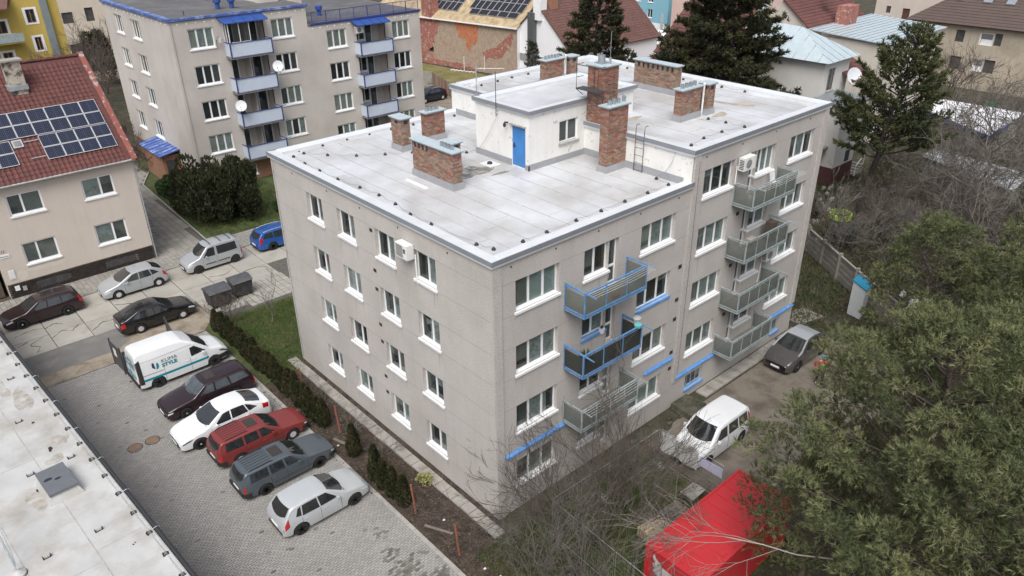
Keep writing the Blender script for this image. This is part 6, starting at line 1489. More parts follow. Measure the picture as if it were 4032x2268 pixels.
lwin = [((1.72, .96), (2.55, .95), (2.58, 1.37), (2.25, 1.34)), ((2.62, .95), (3.45, .96), (3.3, 1.36), (2.65, 1.38)), ((3.49, .97), (3.95, 1.02), (3.62, 1.24), (3.36, 1.35))]
b = Body(4.69, 1.83, 1.465, lift, wb=2.69, fo=.90, rw=.32, nose=.17, tail=.14, tum=.40)
car('white_liftback', 'white modern liftback car parked nose out between the dark plum and red estates', -6.05, 14.15, math.pi, b, P_white, lwin, (1.34, 2.13), (3.52, 4.26), head='headdark', doors=(1.55, 2.6, 3.5), handles=(2.3, 3.25), spokes=10, headx=(.10, .60), headu=(6.8, 8.6), tailu=(5.5, 8.6), tailx=.45)
b = Body(4.57, 1.77, 1.46, [(x*4.57/4.69, z) for x, z in lift], wb=2.58, fo=.92, rw=.31)
car('black_liftback', 'glossy black liftback car parked on the street behind the white van', -4.62, 27.3, 0, b, P_black, [tuple((x*.974, z) for x, z in q) for q in lwin], (1.30, 2.07), (3.43, 4.15), hub=True, doors=(1.5, 2.5, 3.4), tailu=(4.5, 7.8), tailx=.25)
comb = [(0, .55), (.05, .66), (.35, .80), (1.2, .95), (1.3, .98), (2.05, 1.40), (2.4, 1.46), (3.2, 1.47), (4.05, 1.42), (4.2, 1.36), (4.48, .98), (4.53, .85), (4.57, .6)]
cwin = [((1.68, .96), (2.48, .95), (2.52, 1.37), (2.18, 1.34)), ((2.56, .95), (3.32, .96), (3.3, 1.38), (2.6, 1.38)), ((3.38, .97), (4.15, 1.04), (3.95, 1.34), (3.38, 1.38))]
b = Body(4.57, 1.77, 1.47, comb, wb=2.60, fo=.92, rw=.32)
car('dark_cherry_estate', 'very dark cherry estate car parked along the kerb below the tiled house', -9.72, 32.8, math.pi, b, P_cherry, cwin, (1.32, 2.02), (4.22, 4.45), doors=(1.5, 2.53, 3.36), spokes=9, rails=(2.3, 4.0), tailu=(4.8, 8.4), tailx=.25)
c4 = [(0, .52), (.05, .62), (.3, .78), (1.0, .97), (1.12, 1.02), (2.0, 1.42), (2.4, 1.475), (2.9, 1.48), (3.4, 1.43), (4.0, 1.12), (4.12, 1.0), (4.22, .85), (4.27, .6)]
b = Body(4.27, 1.77, 1.48, c4, wb=2.61, fo=.92, rw=.31, nose=.2, tail=.18)
car('silver_rounded_hatchback', 'silver rounded hatchback at the kerb right of the dark cherry estate car', -4.18, 32.8, math.pi, b, P_sil, [((1.45, .98), (2.36, .96), (2.40, 1.39), (2.05, 1.36)), ((2.42, .96), (3.2, .97), (3.1, 1.38), (2.46, 1.40)), ((3.24, .98), (3.72, 1.04), (3.4, 1.27), (3.18, 1.36))], (1.14, 1.98), (3.42, 3.97), hub=True, doors=(1.4, 2.41, 3.2), handles=(2.2, 3.0), tailu=(5.2, 8.2))
ber = [(0, .55), (.05, .68), (.3, .88), (.85, 1.05), (1.0, 1.10), (1.62, 1.68), (1.9, 1.76), (2.6, 1.80), (3.8, 1.76), (3.95, 1.68), (4.08, 1.05), (4.11, .7)]
b = Body(4.11, 1.72, 1.80, ber, zb=1.02, tum=.20, wb=2.69, fo=.80, rw=.30, nose=.16, tail=.06)
t = car('silver_boxy_car', 'silver tall boxy car with black roof bars parked at the kerb near the yew', 1.24, 32.78, math.pi, b, P_sil, [((1.28, 1.06), (2.12, 1.04), (2.16, 1.62), (1.72, 1.60)), ((2.3, 1.04), (3.75, 1.05), (3.70, 1.60), (2.3, 1.62))], (1.02, 1.60), (3.90, 4.05), rim='blackrim', hub=True, doors=(1.2, 2.2), handles=(1.9,), tailu=(3, 6.5), tailx=.1, mir=1.45)
for x in (2.0, 2.75, 3.45): MB().tube([b.top(x, -1.0, .06), b.top(x, 0, .07), b.top(x, 1.0, .06)], .025, 5).build('roof_bar', M['trim'], t, local=True)
for sg in (-1, 1): MB().tube([b.side(x, .55, sg, .012) for x in (1.35, 2.1)], .035, 4).tube([b.side(x, .55, sg, .012) for x in (2.25, 3.1)], .035, 4).build('side_strip', M['trim'], t, local=True)
b = Body(4.7, 1.81, 1.5, [(x*4.7/4.57, z+.02) for x, z in comb], wb=2.70, fo=.92, rw=.32); b.railm = 'panelframe'
car('blue_estate_car', 'bright blue estate car at the kerb partly hidden by the block corner', 6.90, 32.85, 0, b, P_blue, [tuple((x*1.028, z+.01) for x, z in q) for q in cwin], (1.36, 2.06), (4.32, 4.6), doors=(1.5, 2.6, 3.4), spokes=10, rails=(2.3, 4.1), tailu=(4.8, 8.0), tailx=.35)
v850 = [(0, .60), (.05, .70), (.5, .82), (1.35, .95), (1.45, .98), (2.1, 1.37), (2.35, 1.42), (3.2, 1.44), (4.25, 1.42), (4.38, 1.36), (4.62, .98), (4.66, .9), (4.7, .62)]
b = Body(4.7, 1.76, 1.44, v850, zb=.92, wb=2.66, fo=.92, rw=.31, nose=.12, tail=.08, r=.09)
car('dark_plum_estate', 'dark plum estate car with sunroof parked nose out beside the white van', -5.62, 17.0, math.pi, b, P_plum, [((1.75, .97), (2.52, .95), (2.55, 1.35), (2.25, 1.33)), ((2.60, .95), (3.36, .95), (3.30, 1.36), (2.64, 1.36)), ((3.44, .96), (4.42, .98), (4.22, 1.34), (3.40, 1.36))], (1.47, 2.08), (4.40, 4.6), glassm='carglass_l', rails=(2.9, 4.2), sunroof=(2.35, 2.85, .6), doors=(1.5, 2.56, 3.4), spokes=7, headx=(.04, .30), headu=(6.4, 8.6), tailu=(2.5, 8.0), tailx=.1)
# compact crossover, two tone, and white van-like car on the yard
chr_ = [(0, .58), (.05, .74), (.35, .90), (1.0, 1.02), (1.12, 1.06), (1.95, 1.50), (2.3, 1.555), (2.8, 1.55), (3.4, 1.46), (4.0, 1.18), (4.2, 1.05), (4.3, .9), (4.36, .6)]
b = Body(4.36, 1.80, 1.56, chr_, zb=1.02, wb=2.64, fo=.93, rw=.35, nose=.2, tail=.18, tum=.42)
t = car('grey_crossover', 'dark grey crossover with silver roof and pillars parked against the block on the right', 20.75, -1.93, math.pi, b, P_dgrey, [((1.55, 1.06), (2.5, 1.04), (2.5, 1.46), (2.05, 1.44)), ((2.54, 1.04), (3.4, 1.12), (3.15, 1.40), (2.56, 1.46))], (1.14, 1.92), (3.42, 3.97), doors=(1.45, 2.52), handles=(2.3,), head='headdark', rim='alloy', tailu=(5.5, 8.4))
patch(lambda u, v: b.top(1.98+1.4*u, (v*2-1)*1.05, .012), 10, 10).build('silver_roof', P_sil, t, smooth=True, local=True)
for sg in (-1, 1): MB().tube([b.top(x, sg*1.03, .012) for x in np.linspace(.9, 2.0, 7)], .05, 5).build('silver_pillar', P_sil, t, local=True)
b = Body(4.40, 1.82, 1.80, [(x*4.4/4.11, z) for x, z in ber], zb=1.06, tum=.20, wb=2.72, fo=.90, rw=.31, nose=.24, tail=.08, r=.16)
car('white_high_roofed_car', 'white high roofed car parked in the yard behind the mesh fence and pine branches', 10.72, -3.15, math.pi, b, P_white, [((1.40, 1.10), (2.3, 1.08), (2.34, 1.60), (1.85, 1.58)), ((2.42, 1.08), (3.2, 1.08), (3.2, 1.60), (2.46, 1.60)), ((3.28, 1.08), (4.05, 1.10), (3.98, 1.58), (3.28, 1.60))], (1.08, 1.74), (4.17, 4.33), doors=(1.3, 2.38), handles=(2.1,), mir=1.5)
b = Body(4.45, 1.84, 1.63, [(x*1.02, z+.12) for x, z in c4], zb=1.05, wb=2.68, fo=.9, rw=.35); b.railm = 'panelframe'
car('dark_suv', 'dark navy suv with silver roof rails parked behind the blue balcony block', 40.4, 59.35, math.pi, b, P_navy, [((1.5, 1.1), (2.4, 1.08), (2.45, 1.5), (2.1, 1.48)), ((2.5, 1.08), (3.3, 1.1), (3.2, 1.48), (2.52, 1.5))], (1.16, 2.0), (3.5, 4.05), rails=(2.2, 3.5), hub=True)
# ------------------------------------------------------------------ white van with lettering
vanp = [(0, .62), (.06, .80), (.35, 1.02), (.95, 1.20), (1.08, 1.26), (1.78, 1.86), (1.95, 1.96), (2.4, 2.20), (2.8, 2.27), (4.6, 2.28), (4.88, 2.22), (4.96, 2.12), (5.02, 1.0), (5.03, .6)]
b = Body(5.03, 1.95, 2.28, vanp, zb=1.12, tum=.10, wb=3.12, fo=.93, rw=.33, nose=.20, tail=.05, r=.14, high=1.85, sill=.26)
van = car('white_van', 'white high roof van with teal stripe and lettering at the head of the row', -5.56, 20.85, 0, b, P_white, [((1.30, 1.22), (2.12, 1.14), (2.12, 1.66), (1.86, 1.70))], (1.08, 1.80), None, cat='van', doors=(1.28, 2.2, 3.62), handles=(1.95, 2.3), rim='alloy', spokes=5, head='headdark', headx=(.10, .55), headu=(6.3, 8.2), tailu=(2.2, 4.2), tailx=.05, mir=1.45)
M['tealprint'] = mat('teal_print', (.0, .22, .28), .4, 0); M['navyprint'] = mat('navy_print', (.035, .045, .08), .4, 0); M['greyprint'] = mat('grey_print', (.12, .14, .16), .4, 0)
for sg in (-1, 1):
    patch(lambda u, v: b.side(1.22+3.72*u, .66+.13*v-.02*u, sg, .009), 24, 2).build('teal_stripe', M['tealprint'], van, local=True)
    patch(lambda u, v: b.side(3.68+1.24*u, .97+.025*v, sg, .010), 8, 1).build('door_track', M['trim'], van, local=True)
    # black rear corner and rear pillar strip
    patch(lambda u, v: b.side(4.74+.24*u, .50+1.45*v-.12*u*v, sg, .010), 4, 8).build('rear_corner', M['trim'], van, local=True)
    for (xa, xb, za, zb_) in ((3.7, 4.75, 1.12, 1.66), (2.3, 3.55, 1.05, 1.66)):
        ring = [(xa, za), (xb, za), (xb, zb_), (xa, zb_), (xa, za)]; P_ = []
        for p, q_ in zip(ring, ring[1:]):
            for t_ in np.linspace(0, 1, 5)[:-1]: P_.append(b.side(p[0]+(q_[0]-p[0])*t_, p[1]+(q_[1]-p[1])*t_, sg, .002))
        P_.append(P_[0]); MB().tube(P_, .006, 4).build('panel_crease', M['sill_grey'] if 0 else M['whiteplastic'], van, local=True)
    MB().tube([b.side(x, 1.80+.03*math.sin(x), sg, .001) for x in np.linspace(2.0, 4.8, 12)], .008, 4).build('gutter_line', M['greyprint'], van, local=True)
tb_ = patch(lambda u, v: b.side(min(5.0, .0+.75*u), .30+.30*v, -1, .012), 6, 3); tb_.build('bumper', M['trim'], van, local=True)
MB().box(2.45, 2.55, -.86, .86, .30, .58).build('bumper', M['trim'], van, local=True); MB().box(-2.58, -2.48, -.9, .9, .38, .60).build('bumper', M['trim'], van, local=True)
ys = -(b.Y(3.6, 1.35)+.014)
def vtext(s_, x, z, size, m, sx=1., bold=0.):
    o = text(s_, None, (0, 0, 0), (math.pi/2-.09, 0, 0), size, m, align='LEFT', sx=sx, ext=.002, bold=bold); o.parent = van; o.location = (x, -(b.Y(2.5-x, z)+.022), z); return o
vtext('KLIMA', -1.18, 1.50, .27, M['greyprint'], 1.12, .0); vtext('STYLE', -1.18, 1.24, .27, M['tealprint'], 1.12, .012)
def comma(cx, cz, s_, m, nm):
    pts = []
    for i in range(14):
        a = math.pi*2*i/14; r = .11*(1 if math.sin(a) > -.3 else 1.1); x = cx+r*math.cos(a)*.62*s_+(.05*s_ if math.sin(a) < -.5 else 0); z = cz+r*1.65*math.sin(a); pts.append((x, -(b.Y(2.5-x, z)+.012), z))
    MB().prism(pts, (0, -.003, 0)).build(nm, m, van, local=True)
comma(-1.62, 1.40, 1, M['navyprint'], 'logo_leaf'); comma(-1.40, 1.33, -1, M['tealprint'], 'logo_leaf')
# rear doors: stripes, gap, badges
MB().box(-2.53, -2.515, -.008, .008, .60, 2.05).build('door_gap', M['gap'], van, local=True)
for (za, zb_, m) in ((1.62, 1.72, 'tealprint'), (1.42, 1.50, 'greyprint'), (.84, .95, 'tealprint')):
    MB().box(-2.535, -2.52, -.72, .72, za, zb_).build('rear_stripe', M[m], van, local=True)
for i in range(3): MB().lathe((-2.53, -.5+i*.22, 1.90), [(.06, 0), (.06, .01)], 10, 'x').build('rear_badge', M['greyprint'], van, local=True)
text('klimastyle', None, (0, 0, 0), (math.pi/2, 0, -math.pi/2), .10, M['frame']).name = 'rear_lettering'
o = bpy.data.objects['rear_lettering']; o.parent = van; o.location = (-2.54, 0, 1.67)
MB().tube([(-2.55, 0, .42), (-2.72, 0, .42), (-2.74, 0, .50)], .03, 6).build('tow_bar', M['iron'], van, local=True)
# grey gate leaves beside the van
M['gate'] = mat('grey_gate_sheet', (.06, .06, .065), .5, .15, 3)
gt = thing('sheet_gate', 'open dark grey sheet metal gate leaf with white notice behind the van', 'gate', (-8.1, 23.3, 0))
MB().hexa([(-8.09, 22.55, .12), (-8.05, 22.55, .12), (-8.13, 23.95, .12), (-8.17, 23.95, .12), (-8.09, 22.55, 1.6), (-8.05, 22.55, 1.6), (-8.13, 23.95, 1.6), (-8.17, 23.95, 1.6)]).build('leaf', M['gate'], gt)
MB().hexa([(-8.155, 23.0, .9), (-8.15, 23.0, .9), (-8.18, 23.4, .9), (-8.185, 23.4, .9), (-8.155, 23.0, 1.4), (-8.15, 23.0, 1.4), (-8.18, 23.4, 1.4), (-8.185, 23.4, 1.4)]).build('notice', M['plate'], gt)
MB().bar((-8.07, 22.5, 0), (-8.07, 22.5, 1.72), .08).bar((-8.15, 24.0, 0), (-8.15, 24.0, 1.72), .08).build('post', M['gate'], gt)
MB().hexa([(-8.0, 22.5, .15), (-7.0, 22.35, .15), (-7.0, 22.39, .15), (-8.0, 22.54, .15), (-8.0, 22.5, 1.4), (-7.0, 22.35, 1.4), (-7.0, 22.39, 1.4), (-8.0, 22.54, 1.4)]).build('leaf', M['gate'], gt)
gt2 = thing('sheet_gate', 'second dark gate leaf showing above the van roof', 'gate', (-5.1, 23.5, 0))
MB().hexa([(-5.1, 22.9, .12), (-5.06, 22.9, .12), (-4.96, 24.05, .12), (-5.0, 24.05, .12), (-5.1, 22.9, 1.55), (-5.06, 22.9, 1.55), (-4.96, 24.05, 1.7), (-5.0, 24.05, 1.7)]).build('leaf', M['gate'], gt2); MB().bar((-4.98, 24.1, 0), (-4.98, 24.1, 1.8), .08).build('post', M['gate'], gt2)
# bins
M['binbody'] = mat('black_bin_plastic', (.035, .035, .037), .6, .15, 4); M['binlid'] = mat('dark_grey_bin_lid', (.075, .078, .085), .55, .2, 3)
for (x0, x1, y0, y1, w_) in ((-1.55, -.15, 26.1, 27.3, 'left one of two beside the bare shrub'), (.2, 1.5, 26.5, 27.6, 'right one of two beside the bare shrub')):
    t = thing('waste_container', 'large dark waste container with sloping lid, '+w_, 'waste container', ((x0+x1)/2, (y0+y1)/2, 0), 'waste containers by the forecourt')
    MB().hexa([(x0+.08, y0+.08, .2), (x1-.08, y0+.08, .2), (x1-.08, y1-.08, .2), (x0+.08, y1-.08, .2), (x0, y0, 1.12), (x1, y0, 1.12), (x1, y1, 1.12), (x0, y1, 1.12)]).build('body', M['binbody'], t)
    MB().prism([(x0-.04, y0-.06, 1.12), (x0-.04, y0+.1, 1.25), (x0-.04, (y0+y1)/2, 1.36), (x0-.04, y1-.1, 1.28), (x0-.04, y1+.05, 1.12)], (x1-x0+.08, 0, 0)).build('lid', M['binlid'], t)
    for x in (x0+.2, x1-.2):
        for y in (y0+.2, y1-.2): MB().lathe((x, y-.03, .1), [(.1, 0), (.1, .06)], 10, 'y').build('castor', M['black'], t)
# ------------------------------------------------------------------ site container, pallets, mesh fence, wheelbarrow
M['conred'] = mat('bright_red_container', (.47, .030, .036), .45, .08, 1.5, speck=.04); M['condark'] = mat('shaded_side_red', (.36, .012, .016), .5, .1, 2)
ct = thing('red_container', 'bright red steel storage container under the pine with a pale printed emblem on its end', 'container', (4.6, -7.9, 0))
x0, x1, y0, y1, zt = 1.62, 7.65, -8.98, -6.52, 2.55
MB().box(x0+.06, x1-.06, y0+.06, y1-.06, .12, zt-.04).build('box', M['conred'], ct)
q = MB(); n_ = 26
for i in range(n_):
    a = x0+.2+i*(x1-x0-.4)/n_; q.hexa([(a, y1-.06, .2), (a+.16, y1-.06, .2), (a+.13, y1-.02, .2), (a+.03, y1-.02, .2), (a, y1-.06, zt-.1), (a+.16, y1-.06, zt-.1), (a+.13, y1-.02, zt-.1), (a+.03, y1-.02, zt-.1)])
q.build('corrugation', M['conred'], ct, kind='stuff')
q = MB()
for i in range(9): a = x0+.3+i*.64; MB().box(a, a+.30, y0+.2, y1-.2, zt-.04, zt-.012).build('roof_ridge', M['conred'], ct)
for (a, c) in ((x0, y0), (x0, y1-.12), (x1-.12, y0), (x1-.12, y1-.12)): q.box(a, a+.12, c, c+.12, 0, zt)
q.box(x0+.12, x1-.12, y0, y0+.1, zt-.12, zt).box(x0+.12, x1-.12, y1-.1, y1, zt-.12, zt).box(x0, x0+.1, y0+.12, y1-.12, zt-.12, zt).box(x1-.1, x1, y0+.12, y1-.12, zt-.12, zt).build('frame', M['conred'], ct)
for (a, c) in ((x0, y0), (x0, y1-.18)): MB().box(a-.01, a+.17, c-.01, c+.19, zt-.12, zt+.01).build('corner_casting', M['conred'], ct); MB().box(a+.04, a+.12, c+.05, c+.13, zt+.009, zt+.014).build('casting_hole', M['black'], ct)
# pale printed emblem and block letters on the end face
ex = x0-.006
emb = [(-.15, 2.38), (-.22, 2.2), (-.42, 2.12), (-.5, 1.98), (-.95, 1.93), (-1.18, 1.98), (-1.12, 1.84), (-1.2, 1.72), (-.98, 1.76), (-.9, 1.62), (-1.05, 1.48), (-.85, 1.42), (-.62, 1.52), (-.48, 1.35), (-.62, 1.2), (-.38, 1.2), (-.3, 1.42), (-.12, 1.5), (-.2, 1.7), (-.08, 1.85), (-.18, 2.0), (-.08, 2.2)]
M['emblem'] = mat('pale_grey_print', (.52, .50, .50), .5, .05)
MB().prism([(ex, y1-.28+u, z) for u, z in emb], (-.004, 0, 0)).build('emblem', M['emblem'], ct)
text('LG', ct, (ex-.004, y1-1.0, .62), (math.pi/2, 0, -math.pi/2), 1.0, M['emblem'], ext=.002, bold=.02)
def pallet(cx, cy, z, m, lab, rz=0.):
    t = thing('pallet', lab, 'pallet', (cx, cy, z), None, rz)
    for i in range(5): MB().box(-.6, .6, -.4+i*.165, -.4+i*.165+.13, .10, .122).build('deck_board', m, t, local=True)
    for x in (-.6, -.07, .46): MB().box(x, x+.14, -.4, .4, .078, .10).build('cross_board', m, t, local=True)
    for x in (-.6, -.07, .46):
        for y in (-.4, -.07, .3): MB().box(x, x+.14, y, y+.1, 0, .078).build('block', m, t, local=True)
    return t
M['woodnew'] = mat('pale_new_wood', (.52, .42, .28), .8, .12, 6, rnd=.12); M['woodold'] = mat('grey_weathered_wood', (.17, .15, .125), .9, .15, 6, rnd=.15)
for (px_, py_, mm_, w_, rr, nn) in ((4.28, -5.0, 'woodnew', 'pale pallet in the low stack beside the red container', -.12, 4), (5.58, -5.02, 'woodold', 'grey weathered pallet in the low stack right of the pale pallets', -.05, 4)):
    p0_ = pallet(px_, py_, .125*(nn-1), M[mm_], 'topmost '+w_, rr); p0_['group'] = 'stacked pallets'
    for k in range(1, nn): copytree(p0_, (px_+.02*math.sin(k*2.1), py_+.015*math.cos(k*1.7), .125*(nn-1-k)), rr+.02*math.sin(k), ('%s from the top, ' % NUM_[k])+w_)
wbw = thing('wheelbarrow', 'old cement stained wheelbarrow beside the red container', 'wheelbarrow', (7.0, -4.9, 0))
MB().hexa([(-.3, -.25, .3), (.3, -.2, .3), (.3, .2, .3), (-.3, .2, .3), (-.45, -.35, .62), (.55, -.3, .58), (.55, .35, .58), (-.45, .35, .62)]).build('tray', M['concrete'], wbw, local=True)
MB().lathe((-.7, 0, .2), [(.2, 0), (.2, .06)], 14, 'y').build('wheel', M['tyre'], wbw, local=True); MB().tube([(-.7, -.1, .2), (-.2, -.2, .3), (1, -.25, .5)], .02, 5).tube([(-.7, .14, .2), (-.2, .2, .3), (1, .25, .5)], .02, 5).build('handle', M['iron'], wbw, local=True)
M['meshwire'] = mat('galvanised_mesh', (.35, .36, .36), .5, 0, metal=.4)
def heras(a, b, lab, cover=None):
    a = Vector((*a, .12)); b = Vector((*b, .12)); t = thing('mesh_fence_panel', lab, 'fence panel', tuple(a), 'mobile mesh fence panels'); d = (b-a); L_ = d.length; d.normalize(); Z = Vector((0, 0, 1))
    MB().tube([a, a+Z*1.85, b+Z*1.85, b, a], .014, 5).build('frame', M['galv'], t)
    q = MB()
    for i in range(1, int(L_/.12)): q.tube([a+d*i*.12, a+d*i*.12+Z*1.85], .0022, 3, cap=False)
    for i in range(1, 8): q.tube([a+Z*i*.23, b+Z*i*.23], .0022, 3, cap=False)
    q.build('mesh', M['meshwire'], t, kind='stuff')
    return t
heras((7.95, -2.22), (4.6, -2.2), 'mesh fence panel along the grass nearest the yard'); heras((4.5, -2.2), (1.15, -2.1), 'mesh fence panel along the wall side behind the bare tree')
heras((1.1, -2.15), (.95, -5.6), 'mesh fence panel nearest the building corner, turned towards the camera'); heras((.95, -5.7), (.8, -9.1), 'mesh fence panel left of the red container'); t = heras((8.0, -2.3), (7.95, -5.7), 'mesh fence panel across the yard carrying white sheet')
M['sheetw'] = glassmat('translucent_white_net', (.8, .8, .8), .35, .8); M['netwhite'] = mat('white_netting', (.55, .56, .56), .9, .05, 3); M['lav'] = mat('lavender_sheet', (.50, .50, .66), .7, .05)
q = patch(lambda u, v: (7.92+.03*math.sin(9*v+3*u), -2.35-2.05*v, 1.95-1.05*u-.06*math.sin(12*v)*u), 8, 14); tag(q.build('white_netting', M['netwhite']), 'white crinkled netting hung over the mesh fence in front of the white car', 'netting')
for i in range(9): MB
q = MB()
for i in range(9): q.box(7.88, 7.90, -4.55-i*.125-.115, -4.55-i*.125, 1.32, 1.82)
tag(q.build('lavender_sheet', M['lav'], kind=None), 'pale lavender ribbed sheet hung beside the white netting', 'sheet')
for i, (x, y, a) in enumerate(((4.3, -2.2, 1.45), (7.8, -2.45, 1.35), (1.0, -5.65, .1), (.75, -9.1, .3))):
    t = thing('fence_foot', ['pierced concrete foot under the middle of the long mesh fence', 'pierced concrete foot at the yard corner of the mesh fence', 'pierced concrete foot between the two left mesh panels', 'pierced concrete foot at the nearest end of the mesh fence'][i], 'fence foot', (x, y, 0), None, a)
    MB().hexa([(-.36, -.12, 0), (.36, -.12, 0), (.36, .12, 0), (-.36, .12, 0), (-.33, -.10, .15), (.33, -.10, .15), (.33, .10, .15), (-.33, .10, .15)]).build('block', M['concrete'], t, local=True)
    for k in (-.24, -.08, .08, .24): MB().box(k-.045, k+.045, -.05, .05, .148, .153).build('hole', M['black'], t, local=True)
# ------------------------------------------------------------------ person
pe = thing('person', 'person in red jacket, green vest and blue cap standing hands on hips in the yard', 'person', (19.35, -4.15, .02), None, math.radians(222))
def skin(name, pts, edges, rad, m, root=0, sub=1):
    me = bpy.data.meshes.new(name); me.from_pydata(pts, edges, []); o = bpy.data.objects.new(name, me); COL.objects.link(o); o.parent = pe
    md = o.modifiers.new('skin', 'SKIN'); md.use_smooth_shade = True
    for i, v in enumerate(me.skin_vertices[0].data): v.radius = (rad[i], rad[i]) if not isinstance(rad[i], tuple) else rad[i]; v.use_root = (i == root)
    s_ = o.modifiers.new('sub', 'SUBSURF'); s_.levels = s_.render_levels = sub; me.materials.append(m); return o
M['skin'] = mat('skin', (.48, .29, .21), .6, .05, 5); M['jacket'] = mat('red_jacket', (.36, .03, .045), .7, .12, 6); M['vest'] = mat('lime_green_vest', (.16, .50, .07), .7, .1, 6); M['trouser'] = mat('dark_trousers', (.02, .02, .025), .85, .2, 6); M['cap'] = mat('blue_cap', (.06, .34, .68), .7, .05); M['shoe'] = mat('dark_shoe', (.03, .028, .025), .6, .1)
# local frame: +x is where the person faces
def skel(sg): return [(0, .0, .95), (0, .0, 1.15), (0, 0, 1.42), (.01, 0, 1.54), (.02, 0, 1.66)]
pts = [(0, 0, .95), (0, 0, 1.18), (0, 0, 1.42), (.01, 0, 1.52), (.03, 0, 1.62), (.03, 0, 1.70), (0, .19, 1.42), (-.05, .38, 1.20), (.10, .25, 1.03), (0, -.19, 1.42), (-.05, -.38, 1.20), (.10, -.25, 1.03), (0, .10, .90), (.03, .13, .50), (0, .15, .10), (.10, .16, .05), (0, -.10, .90), (.04, -.14, .50), (.0, -.17, .10), (.10, -.18, .05), (.13, .20, 1.0), (.13, -.20, 1.0)]
edg = [(0, 1), (1, 2), (2, 3), (3, 4), (4, 5), (2, 6), (6, 7), (7, 8), (2, 9), (9, 10), (10, 11), (0, 12), (12, 13), (13, 14), (14, 15), (0, 16), (16, 17), (17, 18), (18, 19), (8, 20), (11, 21)]
rad = [.13, .125, .12, .055, .085, .075, .075, .045, .032, .075, .045, .032, .095, .065, .045, .04, .095, .065, .045, .04, .038, .038]
skin('body', pts, edg, rad, M['skin'])
skin('jacket', [(0, 0, .98), (0, 0, 1.2), (0, 0, 1.43), (0, .21, 1.42), (-.05, .39, 1.20), (.09, .26, 1.04), (0, -.21, 1.42), (-.05, -.39, 1.20), (.09, -.26, 1.04)], [(0, 1), (1, 2), (2, 3), (3, 4), (4, 5), (2, 6), (6, 7), (7, 8)], [(.15, .16), (.145, .16), (.13, .15), .095, .07, .055, .095, .07, .055], M['jacket'])
skin('vest', [(.035, 0, 1.0), (.045, 0, 1.2), (.03, 0, 1.40)], [(0, 1), (1, 2)], [(.155, .13), (.15, .13), (.12, .12)], M['vest'])
skin('trousers', [(0, 0, .97), (0, .10, .88), (.03, .13, .50), (0, .15, .12), (0, -.10, .88), (.04, -.14, .50), (0, -.17, .12)], [(0, 1), (1, 2), (2, 3), (0, 4), (4, 5), (5, 6)], [.14, .105, .08, .06, .105, .08, .06], M['trouser'])
for sg in (-1, 1):
    MB().hexa([(-.08, sg*.16-.05, 0), (.2, sg*.17-.05, 0), (.2, sg*.17+.05, 0), (-.08, sg*.16+.05, 0), (-.07, sg*.16-.045, .1), (.16, sg*.17-.04, .06), (.16, sg*.17+.04, .06), (-.07, sg*.16+.045, .1)]).build('shoe', M['shoe'], pe, local=True)
    MB().lathe((.075, sg*.032, 1.665), [(.012, -.006), (.012, .006)], 6, 'x').build('eye', M['black'], pe, local=True); MB().lathe((.02, sg*.088, 1.65), [(.02, -.008), (.02, .008)], 6, 'y').build('ear', M['skin'], pe, local=True)
MB().hexa([(.10, -.012, 1.61), (.135, -.012, 1.61), (.135, .012, 1.61), (.10, .012, 1.61), (.10, -.008, 1.66), (.115, -.008, 1.66), (.115, .008, 1.66), (.10, .008, 1.66)]).build('nose', M['skin'], pe, local=True)
MB().lathe((.02, 0, 1.70), [(.105, -.02), (.108, .03), (.09, .075), (.04, .10), (.001, .105)], 14).build('cap', M['cap'], pe, smooth=True, local=True); MB().hexa([(.09, -.07, 1.695), (.22, -.05, 1.68), (.22, .05, 1.68), (.09, .07, 1.695), (.09, -.07, 1.715), (.22, -.05, 1.695), (.22, .05, 1.695), (.09, .07, 1.715)]).build('cap_peak', M['cap'], pe, local=True)
# ------------------------------------------------------------------ vegetation
def leafmat(name, c, c2, rnd=.25, bls=.8, rough=.75, blt=.5, v=.2):
    return mat(name, c, rough, v, 2.5, rnd=rnd, blotch=c2, bls=bls, blt=blt, blw=.12, spec=.25)
M['pineleaf'] = leafmat('pine_needles', (.090, .110, .052), (.195, .205, .095), .25, .9, blt=.54)
M['pinedark'] = leafmat('dark_pine_needles', (.050, .062, .030), (.105, .110, .042), .3, .5, blt=.55)
M['spruceleaf'] = leafmat('spruce_needles', (.030, .034, .018), (.068, .066, .028), .35, .45, blt=.56)
M['thujaleaf'] = leafmat('thuja_foliage', (.034, .040, .016), (.085, .066, .032), .35, 1.4, blt=.58)
M['yewleaf'] = leafmat('yew_foliage', (.026, .032, .015), (.050, .052, .024), .35, 1.1, blt=.55)
M['hedgeleaf'] = leafmat('hedge_leaf', (.030, .062, .018), (.05, .08, .03), .3, 1.5)
M['pinebark'] = mat('pine_bark', (.12, .095, .078), 1, .3, 4); M['twiggrey'] = mat('grey_twig', (.15, .135, .12), .95, .25, 5); M['twigbrown'] = mat('brown_twig', (.105, .085, .07), .95, .25, 4)
M['twigpale'] = mat('pale_dead_branch', (.30, .27, .245), .9, .2, 4); M['barkdark'] = mat('dark_bark', (.03, .025, .022), 1, .2, 4)
def unit(a): return a/np.maximum(np.linalg.norm(a, axis=-1, keepdims=True), 1e-9)
